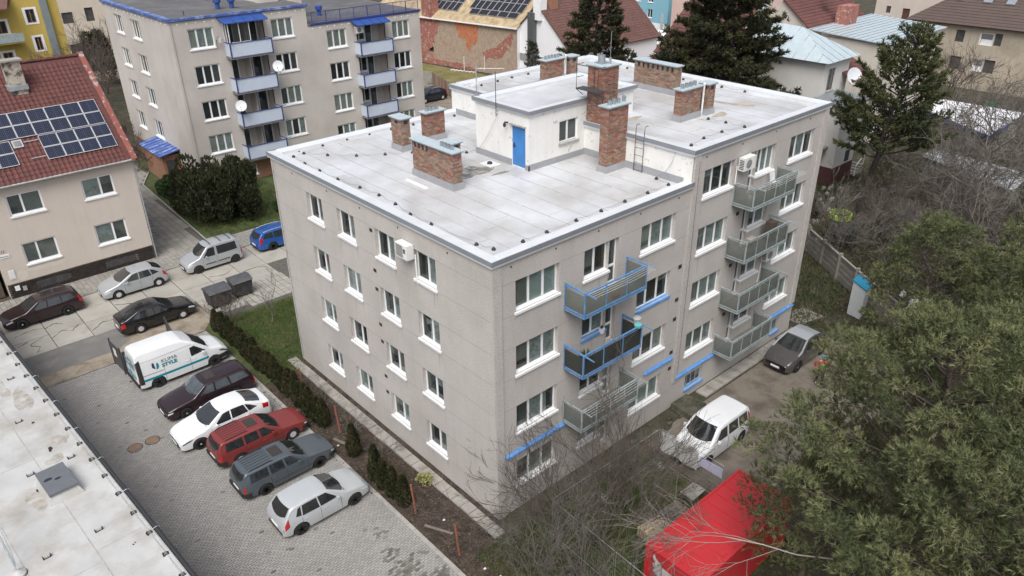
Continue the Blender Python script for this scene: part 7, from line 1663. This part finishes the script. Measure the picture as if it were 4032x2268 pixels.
def tubes(name, segs, m, par, kind=None, sides=3):
    """segs: list of (p0, p1, r0, r1)"""
    P0 = np.array([s_[0] for s_ in segs], float); P1 = np.array([s_[1] for s_ in segs], float); R0 = np.array([s_[2] for s_ in segs]); R1 = np.array([s_[3] for s_ in segs])
    d = unit(P1-P0); up = np.where(np.abs(d[:, 2:3]) > .9, np.array([[1., 0, 0]]), np.array([[0, 0, 1.]])); a = unit(np.cross(d, up)); b_ = np.cross(d, a)
    V = []
    for P, R in ((P0, R0), (P1, R1)):
        for k in range(sides): t = 2*math.pi*k/sides; V.append(P+(a*math.cos(t)+b_*math.sin(t))*R[:, None])
    V = np.stack(V, 1).reshape(-1, 3); n = len(segs); base = np.arange(n)[:, None]*2*sides
    F = np.concatenate([base+np.array([[k, (k+1) % sides, sides+(k+1) % sides, sides+k]]) for k in range(sides)], 0)
    return npmesh(name, V, F, m, par, kind)
def tufts(name, pos, axis, n, length, width, m, par, spread=1.15, shoot=.18, R=None, taper=True):
    R = R or np.random.default_rng(1); T = len(pos); pos = np.repeat(pos, n, 0); ax = unit(np.repeat(axis, n, 0))
    rv = unit(R.normal(size=(T*n, 3))); perp = unit(np.cross(ax, rv)); phi = R.uniform(.15, spread, (T*n, 1))
    d = ax*np.cos(phi)+perp*np.sin(phi); o = pos+ax*R.uniform(0, shoot, (T*n, 1)); L_ = length*R.uniform(.7, 1.15, (T*n, 1))
    s_ = unit(np.cross(d, R.normal(size=(T*n, 3))))*width/2
    V = np.stack([o-s_, o+s_, o+d*L_], 1).reshape(-1, 3); F = np.arange(T*n*3).reshape(-1, 3)
    return npmesh(name, V, F, m, par)
def pine(loc, h, Rr, label, seed, near=False, nb=46, z0f=.28, n=26, nl=.15, nw=.016, leaf='pineleaf', group=None, lean=(0, 0), prof=None, dens=1., flat=.25, name='pine_tree', bark='pinebark', droop=0., asym=None):
    R = np.random.default_rng(seed); t = thing(name, label, 'tree', loc, group); L0 = np.array(loc, float)
    segs = []; tp = []; ta = []; N = 14
    tr = [L0+np.array([lean[0]*(k/N)**1.2+.12*math.sin(k*1.3+seed), lean[1]*(k/N)**1.2+.12*math.cos(k*1.1+seed), h*.97*k/N]) for k in range(N+1)]; r0 = .016*h+.04
    for k in range(N): segs.append((tr[k], tr[k+1], r0*(1-k/N)+.02, r0*(1-(k+1)/N)+.02))
    tubes('trunk', segs, M[bark], t, sides=7); segs = []
    prof = prof or (lambda s_: (1-s_**2.2)**.6*(.75+.25*(1-s_)))
    for i in range(nb):
        s_ = (i+R.uniform(0, 1))/nb; z = h*(z0f+(1-z0f)*s_*.96); Lb = Rr*prof(s_)*R.uniform(.72, 1.08); a = i*2.39996+R.uniform(-.4, .4)
        if asym: Lb *= 1-asym[1]*max(0, math.cos(a-asym[0]))
        k = min(N-1, int(z/h/.97*N)); c = tr[k]+(tr[k+1]-tr[k])*((z/h/.97*N)-k); c = c.copy()
        el = flat+.55*s_-droop*(1-s_)+R.uniform(-.12, .12); d = np.array([math.cos(a)*math.cos(el), math.sin(a)*math.cos(el), math.sin(el)]); P = c; M_ = 7; path = [P]
        for q in range(M_):
            dd = unit(d+R.normal(size=3)*.10+np.array([0, 0, .05*q-.10*droop*q*0])); P = P+dd*Lb/M_; path.append(P)
        rb = .012*Lb+.018
        for q in range(M_): segs.append((path[q], path[q+1], rb*(1-q/M_)+.006, rb*(1-(q+1)/M_)+.006))
        side = unit(np.cross(d, [0, 0, 1]))
        ntw = max(3, int(Lb*3.4*dens)) if not near else max(5, int(Lb*2.8))
        for q in range(ntw):
            u = (.28+.72*(q+R.uniform(0, 1))/ntw) if not near else (.34+.66*((q+R.uniform(0, 1))/ntw)**.85); kk = min(M_-1, int(u*M_)); p = path[kk]+(path[kk+1]-path[kk])*(u*M_-kk); sg = 1 if q % 2 else -1
            tl_ = Lb*.38*(1.15-u)*R.uniform(.6, 1.3)+.22; td = unit(d*.75+side*sg*R.uniform(.5, 1.1)+np.array([0, 0, R.uniform(-.1, .45)])); e = p+td*tl_
            segs.append((p, e, .012+.004*tl_, .004))
            nt = max(2, int(tl_*6.5*dens)) if not near else max(3, int(tl_*9))
            if near:
                cc = e+td*.05; rad_ = R.uniform(.24, .44)
                for w_ in range(near):
                    v_ = unit(R.normal(size=3)+np.array([0, 0, .55])+td*.5); tp.append(cc+v_*rad_*np.array([1, 1, .7])*R.uniform(.55, 1)); ta.append(unit(v_+td*.25+np.array([0, 0, .25])))
                continue
            for w_ in range(nt):
                f = .30+.70*(w_+1)/nt; c2 = p+td*tl_*f; ax = unit(td+R.normal(size=3)*.45+np.array([0, 0, .35-.5*droop])); tp.append(c2+R.normal(size=3)*.05); ta.append(ax)
        for w_ in range(3): tp.append(path[-1]+R.normal(size=3)*.08); ta.append(unit(d+R.normal(size=3)*.4+np.array([0, 0, .4])))
    tubes('branches', segs, M[bark], t)
    o = tufts('crown', np.array(tp), np.array(ta), n, nl, nw, M[leaf], t, R=R)
    return t, len(tp)*n
NT = 0
dome = lambda s_: (1-s_**2.4)**.55*(.80+.20*(1-s_))
for a in (((7.2, -13.0, 0), 12.4, 6.8, 'large pine with pale green tufts nearest the red container, lower right', 3, 88, .22, 17),
          ((15.8, -13.2, 0), 12.0, 5.4, 'large pine behind the container pine, above the yard, right', 11, 62, .30, 15),
          ((4.4, -17.0, 0), 11.6, 4.9, 'pine filling the bottom right corner of the picture', 21, 56, .36, 17),
          ((20.5, -16.0, 0), 11.2, 5.6, 'pine at the right frame edge, middle height', 31, 54, .34, 13),
          ((24.8, -6.6, 0), 8.4, 3.8, 'smaller pine with a pointed leader above the parked crossover', 41, 42, .25, 13),
          ((28.0, -11.0, 0), 8.4, 4.8, 'broad pine beyond the others against the thicket at the right edge', 51, 46, .28, 12)):
    far = a[0][0] > 17
    t, n_ = pine(a[0], a[1], a[2], a[3], a[4], near=a[7], asym={7.2: (.80, .46), 15.8: (1.9, .60)}.get(a[0][0]), nb=a[5], z0f=a[6], n=12, nl=.165 if not far else .17, nw=.029 if not far else .038, prof=dome if a[0][0] < 22 else None); NT += n_
t, n_ = pine((4.9, -10.9, 0), 6.3, 2.7, 'low dark young pine leaning over the right side of the red container', 66, near=11, nb=26, z0f=.42, n=11, nl=.15, nw=.026, leaf='pinedark', prof=dome); NT += n_
t, n_ = pine((44.2, 5.9, 0), 14.4, 5.0, 'dark leaning pine standing in the garden right of the block', 61, nb=70, z0f=.30, n=10, nl=.32, nw=.075, leaf='pinedark', lean=(3.0, -.6), dens=1.1, bark='barkdark'); NT += n_
cone_ = lambda s_: (1-s_)**.85+.06
t, n_ = pine((41.5, 18.6, 0), 19.5, 7.2, 'huge dark spruce rising behind the right end of the white roof', 71, nb=165, z0f=.12, n=9, nl=.42, nw=.12, leaf='spruceleaf', dens=.95, prof=lambda s_: (1-s_)**.55*.95+.08, flat=-.05, droop=.35, name='spruce_tree', bark='barkdark'); NT += n_
t, n_ = pine((46.5, 37.5, 0), 16, 4.2, 'dark conifer in front of the white gable house roof', 81, nb=100, z0f=.2, n=9, nl=.42, nw=.12, leaf='spruceleaf', dens=1.0, prof=lambda s_: (1-s_)**.5+.08, flat=0., droop=.25, name='spruce_tree', bark='barkdark'); NT += n_
t, n_ = pine((34.0, 34.0, 0), 11.3, 1.7, 'small slim dark spruce just behind the roof parapet', 91, nb=60, z0f=.3, n=10, nl=.25, nw=.055, leaf='spruceleaf', dens=1., prof=lambda s_: (1-s_)**.8+.06, flat=.05, droop=.2, name='spruce_tree', bark='barkdark'); NT += n_
# dark hedge masses behind the conifers
def bush(loc, rx, ry, h, n, m, label, seed, cat='shrub', size=.12, name='evergreen_bush', group=None, lumps=7, base=.0, thing_=None, nm='foliage', core=True, up=.5, hz=(.35, .7), lr=(.35, .6)):
    R = np.random.default_rng(seed); t = thing_ or thing(name, label, cat, loc, group)
    ce = [(R.uniform(-.6, .6)*rx, R.uniform(-.6, .6)*ry, R.uniform(*hz)*h, R.uniform(*lr)) for _ in range(lumps)] if lumps > 1 else [(0, 0, h*.5, 1.)]
    k = R.integers(0, len(ce), n); C_ = np.array(ce)[k]; d = unit(R.normal(size=(n, 3))); rr = R.uniform(.72, 1.02, (n, 1))**.6
    pos = np.array(loc)+C_[:, :3]+d*rr*np.stack([C_[:, 3]*rx, C_[:, 3]*ry, (C_[:, 3] if lumps > 1 else C_[:, 3]*0+.5)*h*(.75 if lumps > 1 else 1)], 1); pos[:, 2] = np.maximum(pos[:, 2], loc[2]+base+R.uniform(.0, .15, n))
    ax = unit(d*.7+np.array([0, 0, up])+R.normal(size=(n, 3))*.3); s_ = unit(np.cross(ax, R.normal(size=(n, 3))))*size*.32; L_ = size*R.uniform(.7, 1.3, (n, 1))
    V = np.stack([pos-s_, pos+s_, pos+s_*.6+ax*L_*.7, pos+ax*L_, pos-s_*.6+ax*L_*.7], 1).reshape(-1, 3)
    npmesh(nm, V, np.arange(n*5).reshape(-1, 5), m, t); return t
bush((4.6, 41.3, 0), 1.9, 3.9, 4.3, 15000, M['yewleaf'], 'very large dark yew bush beside the footpath in front of the blue balcony block', 5, size=.24, name='yew_bush', lumps=34, up=1.2, hz=(.25, .85), lr=(.22, .5))
bush((6.7, 40.2, 0), 1.7, 3.0, 4.5, 12000, M['yewleaf'], 'dark pointed yew standing right of the large yew bush', 6, size=.24, name='yew_bush', lumps=28, up=1.2, hz=(.25, .85), lr=(.22, .5))
bush((4.4, 48.5, 0), 1.3, 2.0, 1.7, 3500, M['hedgeleaf'], 'green clipped hedge bush at the left foot of the large yew', 7, size=.16, lumps=6)
for (x, y, rx, ry, h, w_) in ((9.6, 45.8, 1.0, 1.4, 1.6, 'under the brick base of the blue balcony block'), (9.9, 38.5, .9, 1.0, 1.2, 'on the lawn left of the white roofed block')): bush((x, y, 0), rx, ry, h, 1500, M['hedgeleaf'], 'loose green shrub '+w_, int(x*y), size=.16)
bush((52, 41, 0), 7, 3, 6.5, 6000, M['spruceleaf'], 'dark evergreen hedge behind the roof chimneys at top centre', 8, size=.42, lumps=14, name='tall_hedge')
bush((74, 57, 0), 6, 3.5, 5.6, 2600, M['spruceleaf'], 'dark round evergreen below the light blue house', 9, size=.5, lumps=8)
bush((36, 22.8, 0), 1.2, 5.5, 7.5, 6000, M['spruceleaf'], 'dark evergreen screen just behind the far roof edge', 10, size=.34, lumps=12, name='tall_hedge')
bush((40.6, 8.2, 0), 1.6, 1.4, 1.4, 1800, M['yewleaf'], 'low dark round bush on the garden lawn beside the lime pool', 12, size=.2)
bush((13.2, 96, 0), 1.9, 1.8, 7.5, 2500, M['yewleaf'], 'dark column shaped evergreen in front of the yellow house', 13, size=.4, lumps=5)
# thuja hedge and single thujas
def thuja(x, y, h, r, lab, seed, group=None, n=1500):
    R = np.random.default_rng(seed); t = thing('thuja', lab, 'thuja', (x, y, 0), group)
    zf = R.uniform(0, 1, n)**.9; prof = np.minimum(1, (1-zf)**.55*1.08)*(.72+.28*np.minimum(1, zf*4)); th = R.uniform(0, 6.28, n)
    lump = 1+.10*np.sin(th*3+zf*9+seed)+.07*np.sin(th*5-zf*14); rr = r*prof*lump*R.uniform(.80, 1.03, n)
    pos = np.stack([x+rr*np.cos(th), y+rr*np.sin(th), zf*h], 1); ax = unit(np.stack([np.cos(th)*.35, np.sin(th)*.35, np.ones(n)], 1)+R.normal(size=(n, 3))*.25)
    s_ = unit(np.cross(ax, np.stack([np.cos(th), np.sin(th), th*0], 1)+R.normal(size=(n, 3))*.4))*.035; L_ = .14*R.uniform(.6, 1.3, (n, 1))
    V = np.stack([pos-s_, pos+s_, pos+s_*.7+ax*L_*.7, pos+ax*L_, pos-s_*.7+ax*L_*.7], 1).reshape(-1, 3); npmesh('crown', V, np.arange(n*5).reshape(-1, 5), M['thujaleaf'], t)
    tubes('stem', [(np.array([x, y, 0]), np.array([x, y, h*.8]), .03, .01)], M['barkdark'], t)
random.seed(31); y = 23.6; i = 0
while y > 10.4:
    i += 1; thuja(-2.25+random.uniform(-.08, .08), y, random.uniform(1.35, 1.8), random.uniform(.29, .35), 'thuja of the long dark hedge between parking lot and block, number %s from the street' % (ORD+['twelfth', 'thirteenth', 'fourteenth', 'fifteenth', 'sixteenth', 'seventeenth', 'eighteenth', 'nineteenth', 'twentieth', 'twenty-first', 'twenty-second', 'twenty-third', 'twenty-fourth', 'twenty-fifth'])[i-1], i, 'thujas of the hedge', 1400); y -= .58
for k, (x, y, h, w_) in enumerate(((-2.25, 7.9, 1.75, 'first beyond the gap, beside the red brown stake'), (-2.4, 5.75, 1.95, 'tall one at the head of the group of four'), (-2.45, 5.0, 1.6, 'second of the group of four near the silver hatchback'), (-2.45, 4.3, 1.65, 'third of the group of four near the silver hatchback'), (-2.4, 3.55, 1.6, 'nearest of the group of four by the silver hatchback'))):
    thuja(x, y, h, .36, 'single thuja, '+w_, 60+k, None, 1700)
# bare trees and shrubs
def bare(loc, h, spread, stems, label, seed, m='twiggrey', depth=5, r0=.05, name='bare_tree', cat='tree', kids=3, ang=.55, droop=0., group=None, first=.3, sides=3, curve=.12, stem='trunk', minr=.0045, dirv=None):
    R = np.random.default_rng(seed); t = thing(name, label, cat, loc, group); low_ = []; hi_ = []
    def grow(p, d, L_, r, k):
        n = 3; q = p; pts = [p]
        for i in range(n):
            d = unit(d+R.normal(size=3)*curve+np.array([0, 0, .04-droop])); e = q+d*L_/n; ra = r*(1-.25*i/n); rb = r*(1-.25*(i+1)/n)
            (low_ if k <= 1 else hi_).append((q, e, ra, rb)); q = e; pts.append(q)
        if k >= depth: return
        nk = kids+(1 if R.uniform() < .4 else 0)
        for j in range(nk):
            u = .35+.65*(j+1)/nk; i = min(n-1, int(u*n-.01)); o = pts[i]+(pts[i+1]-pts[i])*min(1, u*n-i)
            s_ = unit(np.cross(d, R.normal(size=3))); a = ang*R.uniform(.6, 1.35); dd = unit(d*math.cos(a)+s_*math.sin(a)+np.array([0, 0, .08-droop*.5]))
            grow(o, dd, L_*R.uniform(.52, .80), max(minr, r*.55), k+1)
    for s_ in range(stems):
        a = 2*math.pi*s_/stems+R.uniform(-.4, .4); sp = spread*R.uniform(.5, 1.1)
        d = unit(np.array([math.cos(a)*sp, math.sin(a)*sp, 1.])) if dirv is None else unit(np.array(dirv, float)); grow(np.array(loc, float)+np.array([math.cos(a), math.sin(a), 0])*.08*stems**.5, d, h*.42*R.uniform(.85, 1.15), r0*R.uniform(.7, 1.1), 1)
    if low_: tubes(stem, low_, M[m], t, sides=5)
    if hi_: tubes('twigs', hi_, M[m], t, sides=sides)
    return len(low_)+len(hi_)
NS = 0
NS += bare((2.3, -3.6, 0), 7.0, .6, 11, 'wide many stemmed bare tree on the grass below the balconies', 3, m='twigbrown', depth=5, r0=.045, curve=.14, ang=.5, minr=.0075)
NS += bare((.3, -4.6, 0), 5.0, .9, 8, 'bare shrub left of the many stemmed tree near the building corner', 4, depth=5, r0=.035, ang=.55, minr=.007)
NS += bare((4.4, -4.2, 0), 5.0, .8, 8, 'bare shrub right of the many stemmed tree beside the pallets', 5, depth=5, r0=.035, minr=.007)
NS += bare((-.7, -2.9, 0), 3.6, .8, 8, 'small bare shrub at the foot of the building corner', 6, depth=5, r0=.025, minr=.006)
NS += bare((.4, -7.2, 0), 3.4, .9, 7, 'tangled bare shrub at the bottom edge left of the red container', 7, depth=5, r0=.03, minr=.006)
NS += bare((-1.5, -5.2, 0), 3.0, .8, 6, 'bare shrub at the bottom edge beside the last stake', 27, depth=5, r0=.025)
NS += bare((.6, 22.2, 0), 3.9, .18, 1, 'young slim bare tree on the grass left of the block', 8, depth=5, r0=.045, ang=.75, curve=.06)
NS += bare((-1.35, 24.2, 0), 2.3, .8, 8, 'round bare shrub at the head of the thuja hedge beside the bins', 9, m='twigbrown', depth=5, r0=.03, name='bare_shrub', cat='shrub')
NS += bare((-1.9, 23.2, 0), 1.4, .5, 6, 'small rusty brown shrub at the first thuja of the hedge', 10, m='pinebark', depth=4, r0=.02, name='bare_shrub', cat='shrub')
for i, (x, y, h) in enumerate(((-1.3, 9.5, 1.2), (-1.4, 12.5, 1.2), (-1.2, 7.0, 1.0), (-1.5, 15.0, 1.0))): NS += bare((x, y, 0), h*1.3, 1.2, 6, ['sprawling bare rose shrub beside the walkway slabs, nearest the single thujas', 'sprawling bare shrub behind the hedge under the second window column', 'low bare twigs in the bed opposite the group of thujas', 'low bare twigs in the bed near the grass end'][i], 100+i, depth=4, r0=.015, name='bare_shrub', cat='shrub', curve=.3)
# pale dead branch below the big pine
NS += bare((3.6, -12.3, 4.9), 7.5, 3.2, 1, 'pale leafless branch reaching left over the red container', 205, m='twigpale', depth=4, r0=.035, ang=.6, droop=.05, dirv=(-.7, .7, .03), minr=.006, kids=4, curve=.1)
# garden thicket on the right
rt_ = random.Random(17); lab_ = ['thin bare fruit tree', 'tangled brown bramble clump', 'grey bare bush', 'arching bare shrub']
NUM = ORD+['twelfth', 'thirteenth', 'fourteenth', 'fifteenth', 'sixteenth', 'seventeenth', 'eighteenth', 'nineteenth', 'twentieth', 'twenty-first', 'twenty-second', 'twenty-third', 'twenty-fourth', 'twenty-fifth', 'twenty-sixth', 'twenty-seventh', 'twenty-eighth', 'twenty-ninth', 'thirtieth', 'thirty-first', 'thirty-second', 'thirty-third', 'thirty-fourth', 'thirty-fifth', 'thirty-sixth', 'thirty-seventh']
spots = [(31.5, 6.5), (33.8, 2.6), (36.0, -.5), (37.5, 5.0), (40.5, 1.8), (39.0, -4.0), (43.5, -1.0), (46.5, 2.2), (44.0, -6.5), (49.0, -3.0), (50.5, 3.5), (35.0, -5.5), (53.5, -7.5), (48.0, -9.0), (33.0, -4.8), (57.5, -4.0), (61.5, 2.0), (66, -2), (60.0, 9.0), (77, 13), (80, 9.5), (84, 14.5), (87, 17.5), (83, 6.5), (80.5, 17.5), (31, 11), (34.5, 8.5), (42, -3), (46, -1), (52, 1), (56, 4), (51, 6.5), (45, -4.5), (54, -1), (38.5, 2.2), (62, 6)]
spots.sort(key=lambda p: (p[0]-17)**2+(p[1]-8)**2)
for i, (x, y) in enumerate(spots):
    h = rt_.uniform(2.4, 4.6) if x < 60 else rt_.uniform(3.5, 6)
    NS += bare((x, y, 0), h*1.45, rt_.uniform(.5, 1.2), rt_.randint(4, 7), 'bare shrub of the garden thicket on the right, %s nearest to the block of flats' % NUM[i], 300+i, m='twigbrown' if i % 3 else 'twiggrey', depth=5 if x < 47 else 4, minr=.012 if x < 60 else .02, r0=.045 if x < 60 else .06, name='bare_shrub', cat='shrub', group='bare shrubs of the garden thicket', curve=.2, sides=3)
for i, (x, y, h, dz) in enumerate(((36.0, -7.2, 9.0, .08), (45.5, -5.0, 11.0, .08), (57.0, -.5, 10.0, .07), (66.0, 2.0, 9.5, .06), (51.0, 2.0, 7.5, .06))):
    NS += bare((x, y, 0), h, .55, 3, ['drooping bare tree with long hanging twigs at the right frame edge', 'taller drooping bare tree behind it at the right frame edge', 'bare tree in front of the white sheet shed', 'bare tree rising against the ochre unfinished house', 'lower bare tree beside the grey sheet shed'][i], 400+i, m='twiggrey', depth=5, minr=.018, r0=.12, droop=dz, curve=.13, kids=4, ang=.7)
# thicket behind the tiled house, left
for i, (x, y, h) in enumerate(((4.2, 57.5, 4), (-2, 60, 6), (4.5, 63, 5), (1, 66, 6.5), (3.5, 70, 7), (1.5, 75, 8), (6, 78, 8), (9.5, 84, 9), (14.5, 90, 10), (12, 92, 10))):
    NS += bare((x, y, 0), h, rt_.uniform(.4, .9), 5, 'bare brown shrub behind the tiled house, %s nearest to its roof ridge' % ORD[i], 500+i, m='twigbrown', depth=5, minr=.018, r0=.06, name='bare_shrub', cat='shrub', group='bare shrubs behind the tiled house', curve=.18)
# ground cover: grass blades and leaf litter
def cover(name, rects, n, m, size, seed, par=None, flat=False):
    R = np.random.default_rng(seed); A = np.array([(b_-a)*(d-c) for a, b_, c, d in rects]); k = R.choice(len(rects), n, p=A/A.sum()); Q = np.array(rects)[k]
    p = np.stack([R.uniform(Q[:, 0], Q[:, 1]), R.uniform(Q[:, 2], Q[:, 3]), np.zeros(n)-.01], 1); d = unit(np.stack([R.normal(size=n)*.7, R.normal(size=n)*.7, np.full(n, .08 if flat else .9)], 1)); s_ = unit(np.cross(d, R.normal(size=(n, 3))))*size*(.4 if flat else .12); L_ = size*R.uniform(.5, 1.2, (n, 1))
    V = np.stack([p-s_, p+s_, p+d*L_+s_*(.9 if flat else .2), p+d*L_-s_*(.9 if flat else .2)], 1).reshape(-1, 3); V[:, 2] = np.maximum(V[:, 2], -.02)+.012
    return npmesh(name, V, np.arange(n*4).reshape(-1, 4), m, None, 'stuff')
M['blade'] = leafmat('grass_blade', (.060, .095, .022), (.12, .12, .045), .35, .8, blt=.56); M['litter'] = mat('dead_leaves', (.10, .062, .038), .9, .3, 3, rnd=.45, hue=.02)
M['ivy'] = leafmat('low_weeds', (.045, .06, .022), (.10, .095, .05), .4, .7)
cover('grass', [(-2.0, 0, 16.4, 24.6), (0, 3, 17.2, 24.4), (.4, 8.2, -9, -1.3), (-2, 1, -4, -.8)], 42000, M['blade'], .13, 2)
cover('garden_weeds', [(24.5, 44, -9, 11), (44, 60, -10, 11), (24, 33, -1, 14)], 42000, M['ivy'], .26, 3)
cover('lawn_grass', [(3.2, 12, 36.8, 47)], 12000, M['blade'], .16, 4)
cover('leaf_litter', [(-2.8, -.8, -6, 16), (-2.8, 6, -10, -1.2), (-2.3, -1.3, 16, 24.5), (-3.1, -2.7, 5, 24)], 9000, M['litter'], .07, 5, flat=True)
cover('yard_litter', [(8, 24, -7, -.9)], 1200, M['litter'], .06, 6, flat=True)
bush((-.95, 4.1, 0), .45, .35, .35, 260, mat('cream_green_leaf', (.30, .30, .12), .7, .2, 6, rnd=.3), 'small cream variegated plant beside the walkway slabs', 14, size=.13, name='variegated_plant', cat='plant')
bush((37.3, 3.8, 0), .8, .8, .9, 220, mat('grey_blue_leaf', (.05, .065, .065), .7, .2, 6, rnd=.3), 'grey blue spiky yucca in the garden thicket', 15, size=.6, name='yucca', cat='plant', lumps=1, up=.9)
# rusty stakes in the bed
M['stake'] = mat('red_brown_stake', (.24, .085, .055), .85, .2, 4)
for i, (x, y, h) in enumerate(((-2.35, 2.75, 1.6), (-2.4, -.35, 1.6), (-1.9, 9.8, 1.6), (-1.5, 14.2, 1.5), (-2.6, -3.2, 1.2))):
    tag(MB().tube([(x, y, 0), (x-.05, y+.12, h)], .045, 7).build('wooden_stake', M['stake']), ['rusty red stake nearest the group of four thujas', 'rusty red stake nearer the bottom edge in the dark bed', 'leaning rusty red stake behind the single thuja', 'rusty red stake near the far end of the dark bed', 'short rusty stake at the bottom edge'][i], 'stake', 'rusty red stakes in the garden bed')
tag(MB().bar((-2.5, 1.9, .03), (-1.9, .7, .03), .12, .04).build('plank', M['woodold']), 'old plank lying in the dark garden bed', 'plank'); tag(MB().bar((-2.0, 8.2, .03), (-2.4, 9.6, .03), .14, .04).build('plank', M['woodold']), 'old plank lying near the single thuja in the bed', 'plank')
for i, (x, y) in enumerate(((-1.7, 1.6), (-2.1, -1.6), (-1.9, -2.3), (-2.5, 9.0), (-2.65, 12.9))):
    tag(MB().hexa([(x-.05, y-.04, 0), (x+.06, y-.03, 0), (x+.05, y+.05, 0), (x-.04, y+.05, 0), (x-.03, y-.03, .05), (x+.04, y-.02, .06), (x+.03, y+.03, .05), (x-.03, y+.03, .04)]).build('paper_scrap', M['frame']), 'small white scrap of litter in the dark bed, %s from the bottom edge' % ['third', 'second', 'first', 'fourth', 'fifth'][i], 'litter', 'white scraps of litter in the bed')
# stone border and rubble on the right
for i in range(26):
    a = i/25; x = 38.5+10*a+rt_.uniform(-.3, .3); y = 7.2+3.0*a-rt_.uniform(-.3, .3)*1.0+(.8*math.sin(i)); s_ = rt_.uniform(.12, .3)
    MBx = MB().hexa([(x-s_, y-s_*.7, -.05), (x+s_, y-s_*.6, -.05), (x+s_*.8, y+s_*.7, -.05), (x-s_*.8, y+s_*.6, -.05), (x-s_*.6, y-s_*.5, s_*.8), (x+s_*.6, y-s_*.4, s_*.7), (x+s_*.5, y+s_*.4, s_*.8), (x-s_*.6, y+s_*.4, s_*.7)])
    tag(MBx.build('border_stone', M['kerb']), 'pale stone of the garden border beside the leaning pine, %s from the left end' % NUM[i], 'stone', 'border stones in the garden')
_rp = sorted([(rt_.uniform(29.2, 33), rt_.uniform(-8.5, -2.6)) for _ in range(16)], key=lambda p: (p[0]+15.6)**2+(p[1]+18.6)**2)
for i in range(16):
    x, y = _rp[i]; s_ = rt_.uniform(.15, .5)
    MBx = MB().hexa([(x-s_, y-s_*.7, -.02), (x+s_, y-s_*.5, -.02), (x+s_*.8, y+s_*.7, .1), (x-s_*.8, y+s_*.6, .05), (x-s_*.6, y-s_*.5, .25), (x+s_*.7, y-s_*.4, .2), (x+s_*.5, y+s_*.4, .4), (x-s_*.6, y+s_*.4, .3)])
    tag(MBx.build('white_bag', M['netwhite']), 'whitish lump of the rubbish heap behind the perforated fence, %s one from the camera' % NUM[i], 'rubbish', 'whitish heap behind the fence')
print('TRIS pine', NT, 'segs', NS)
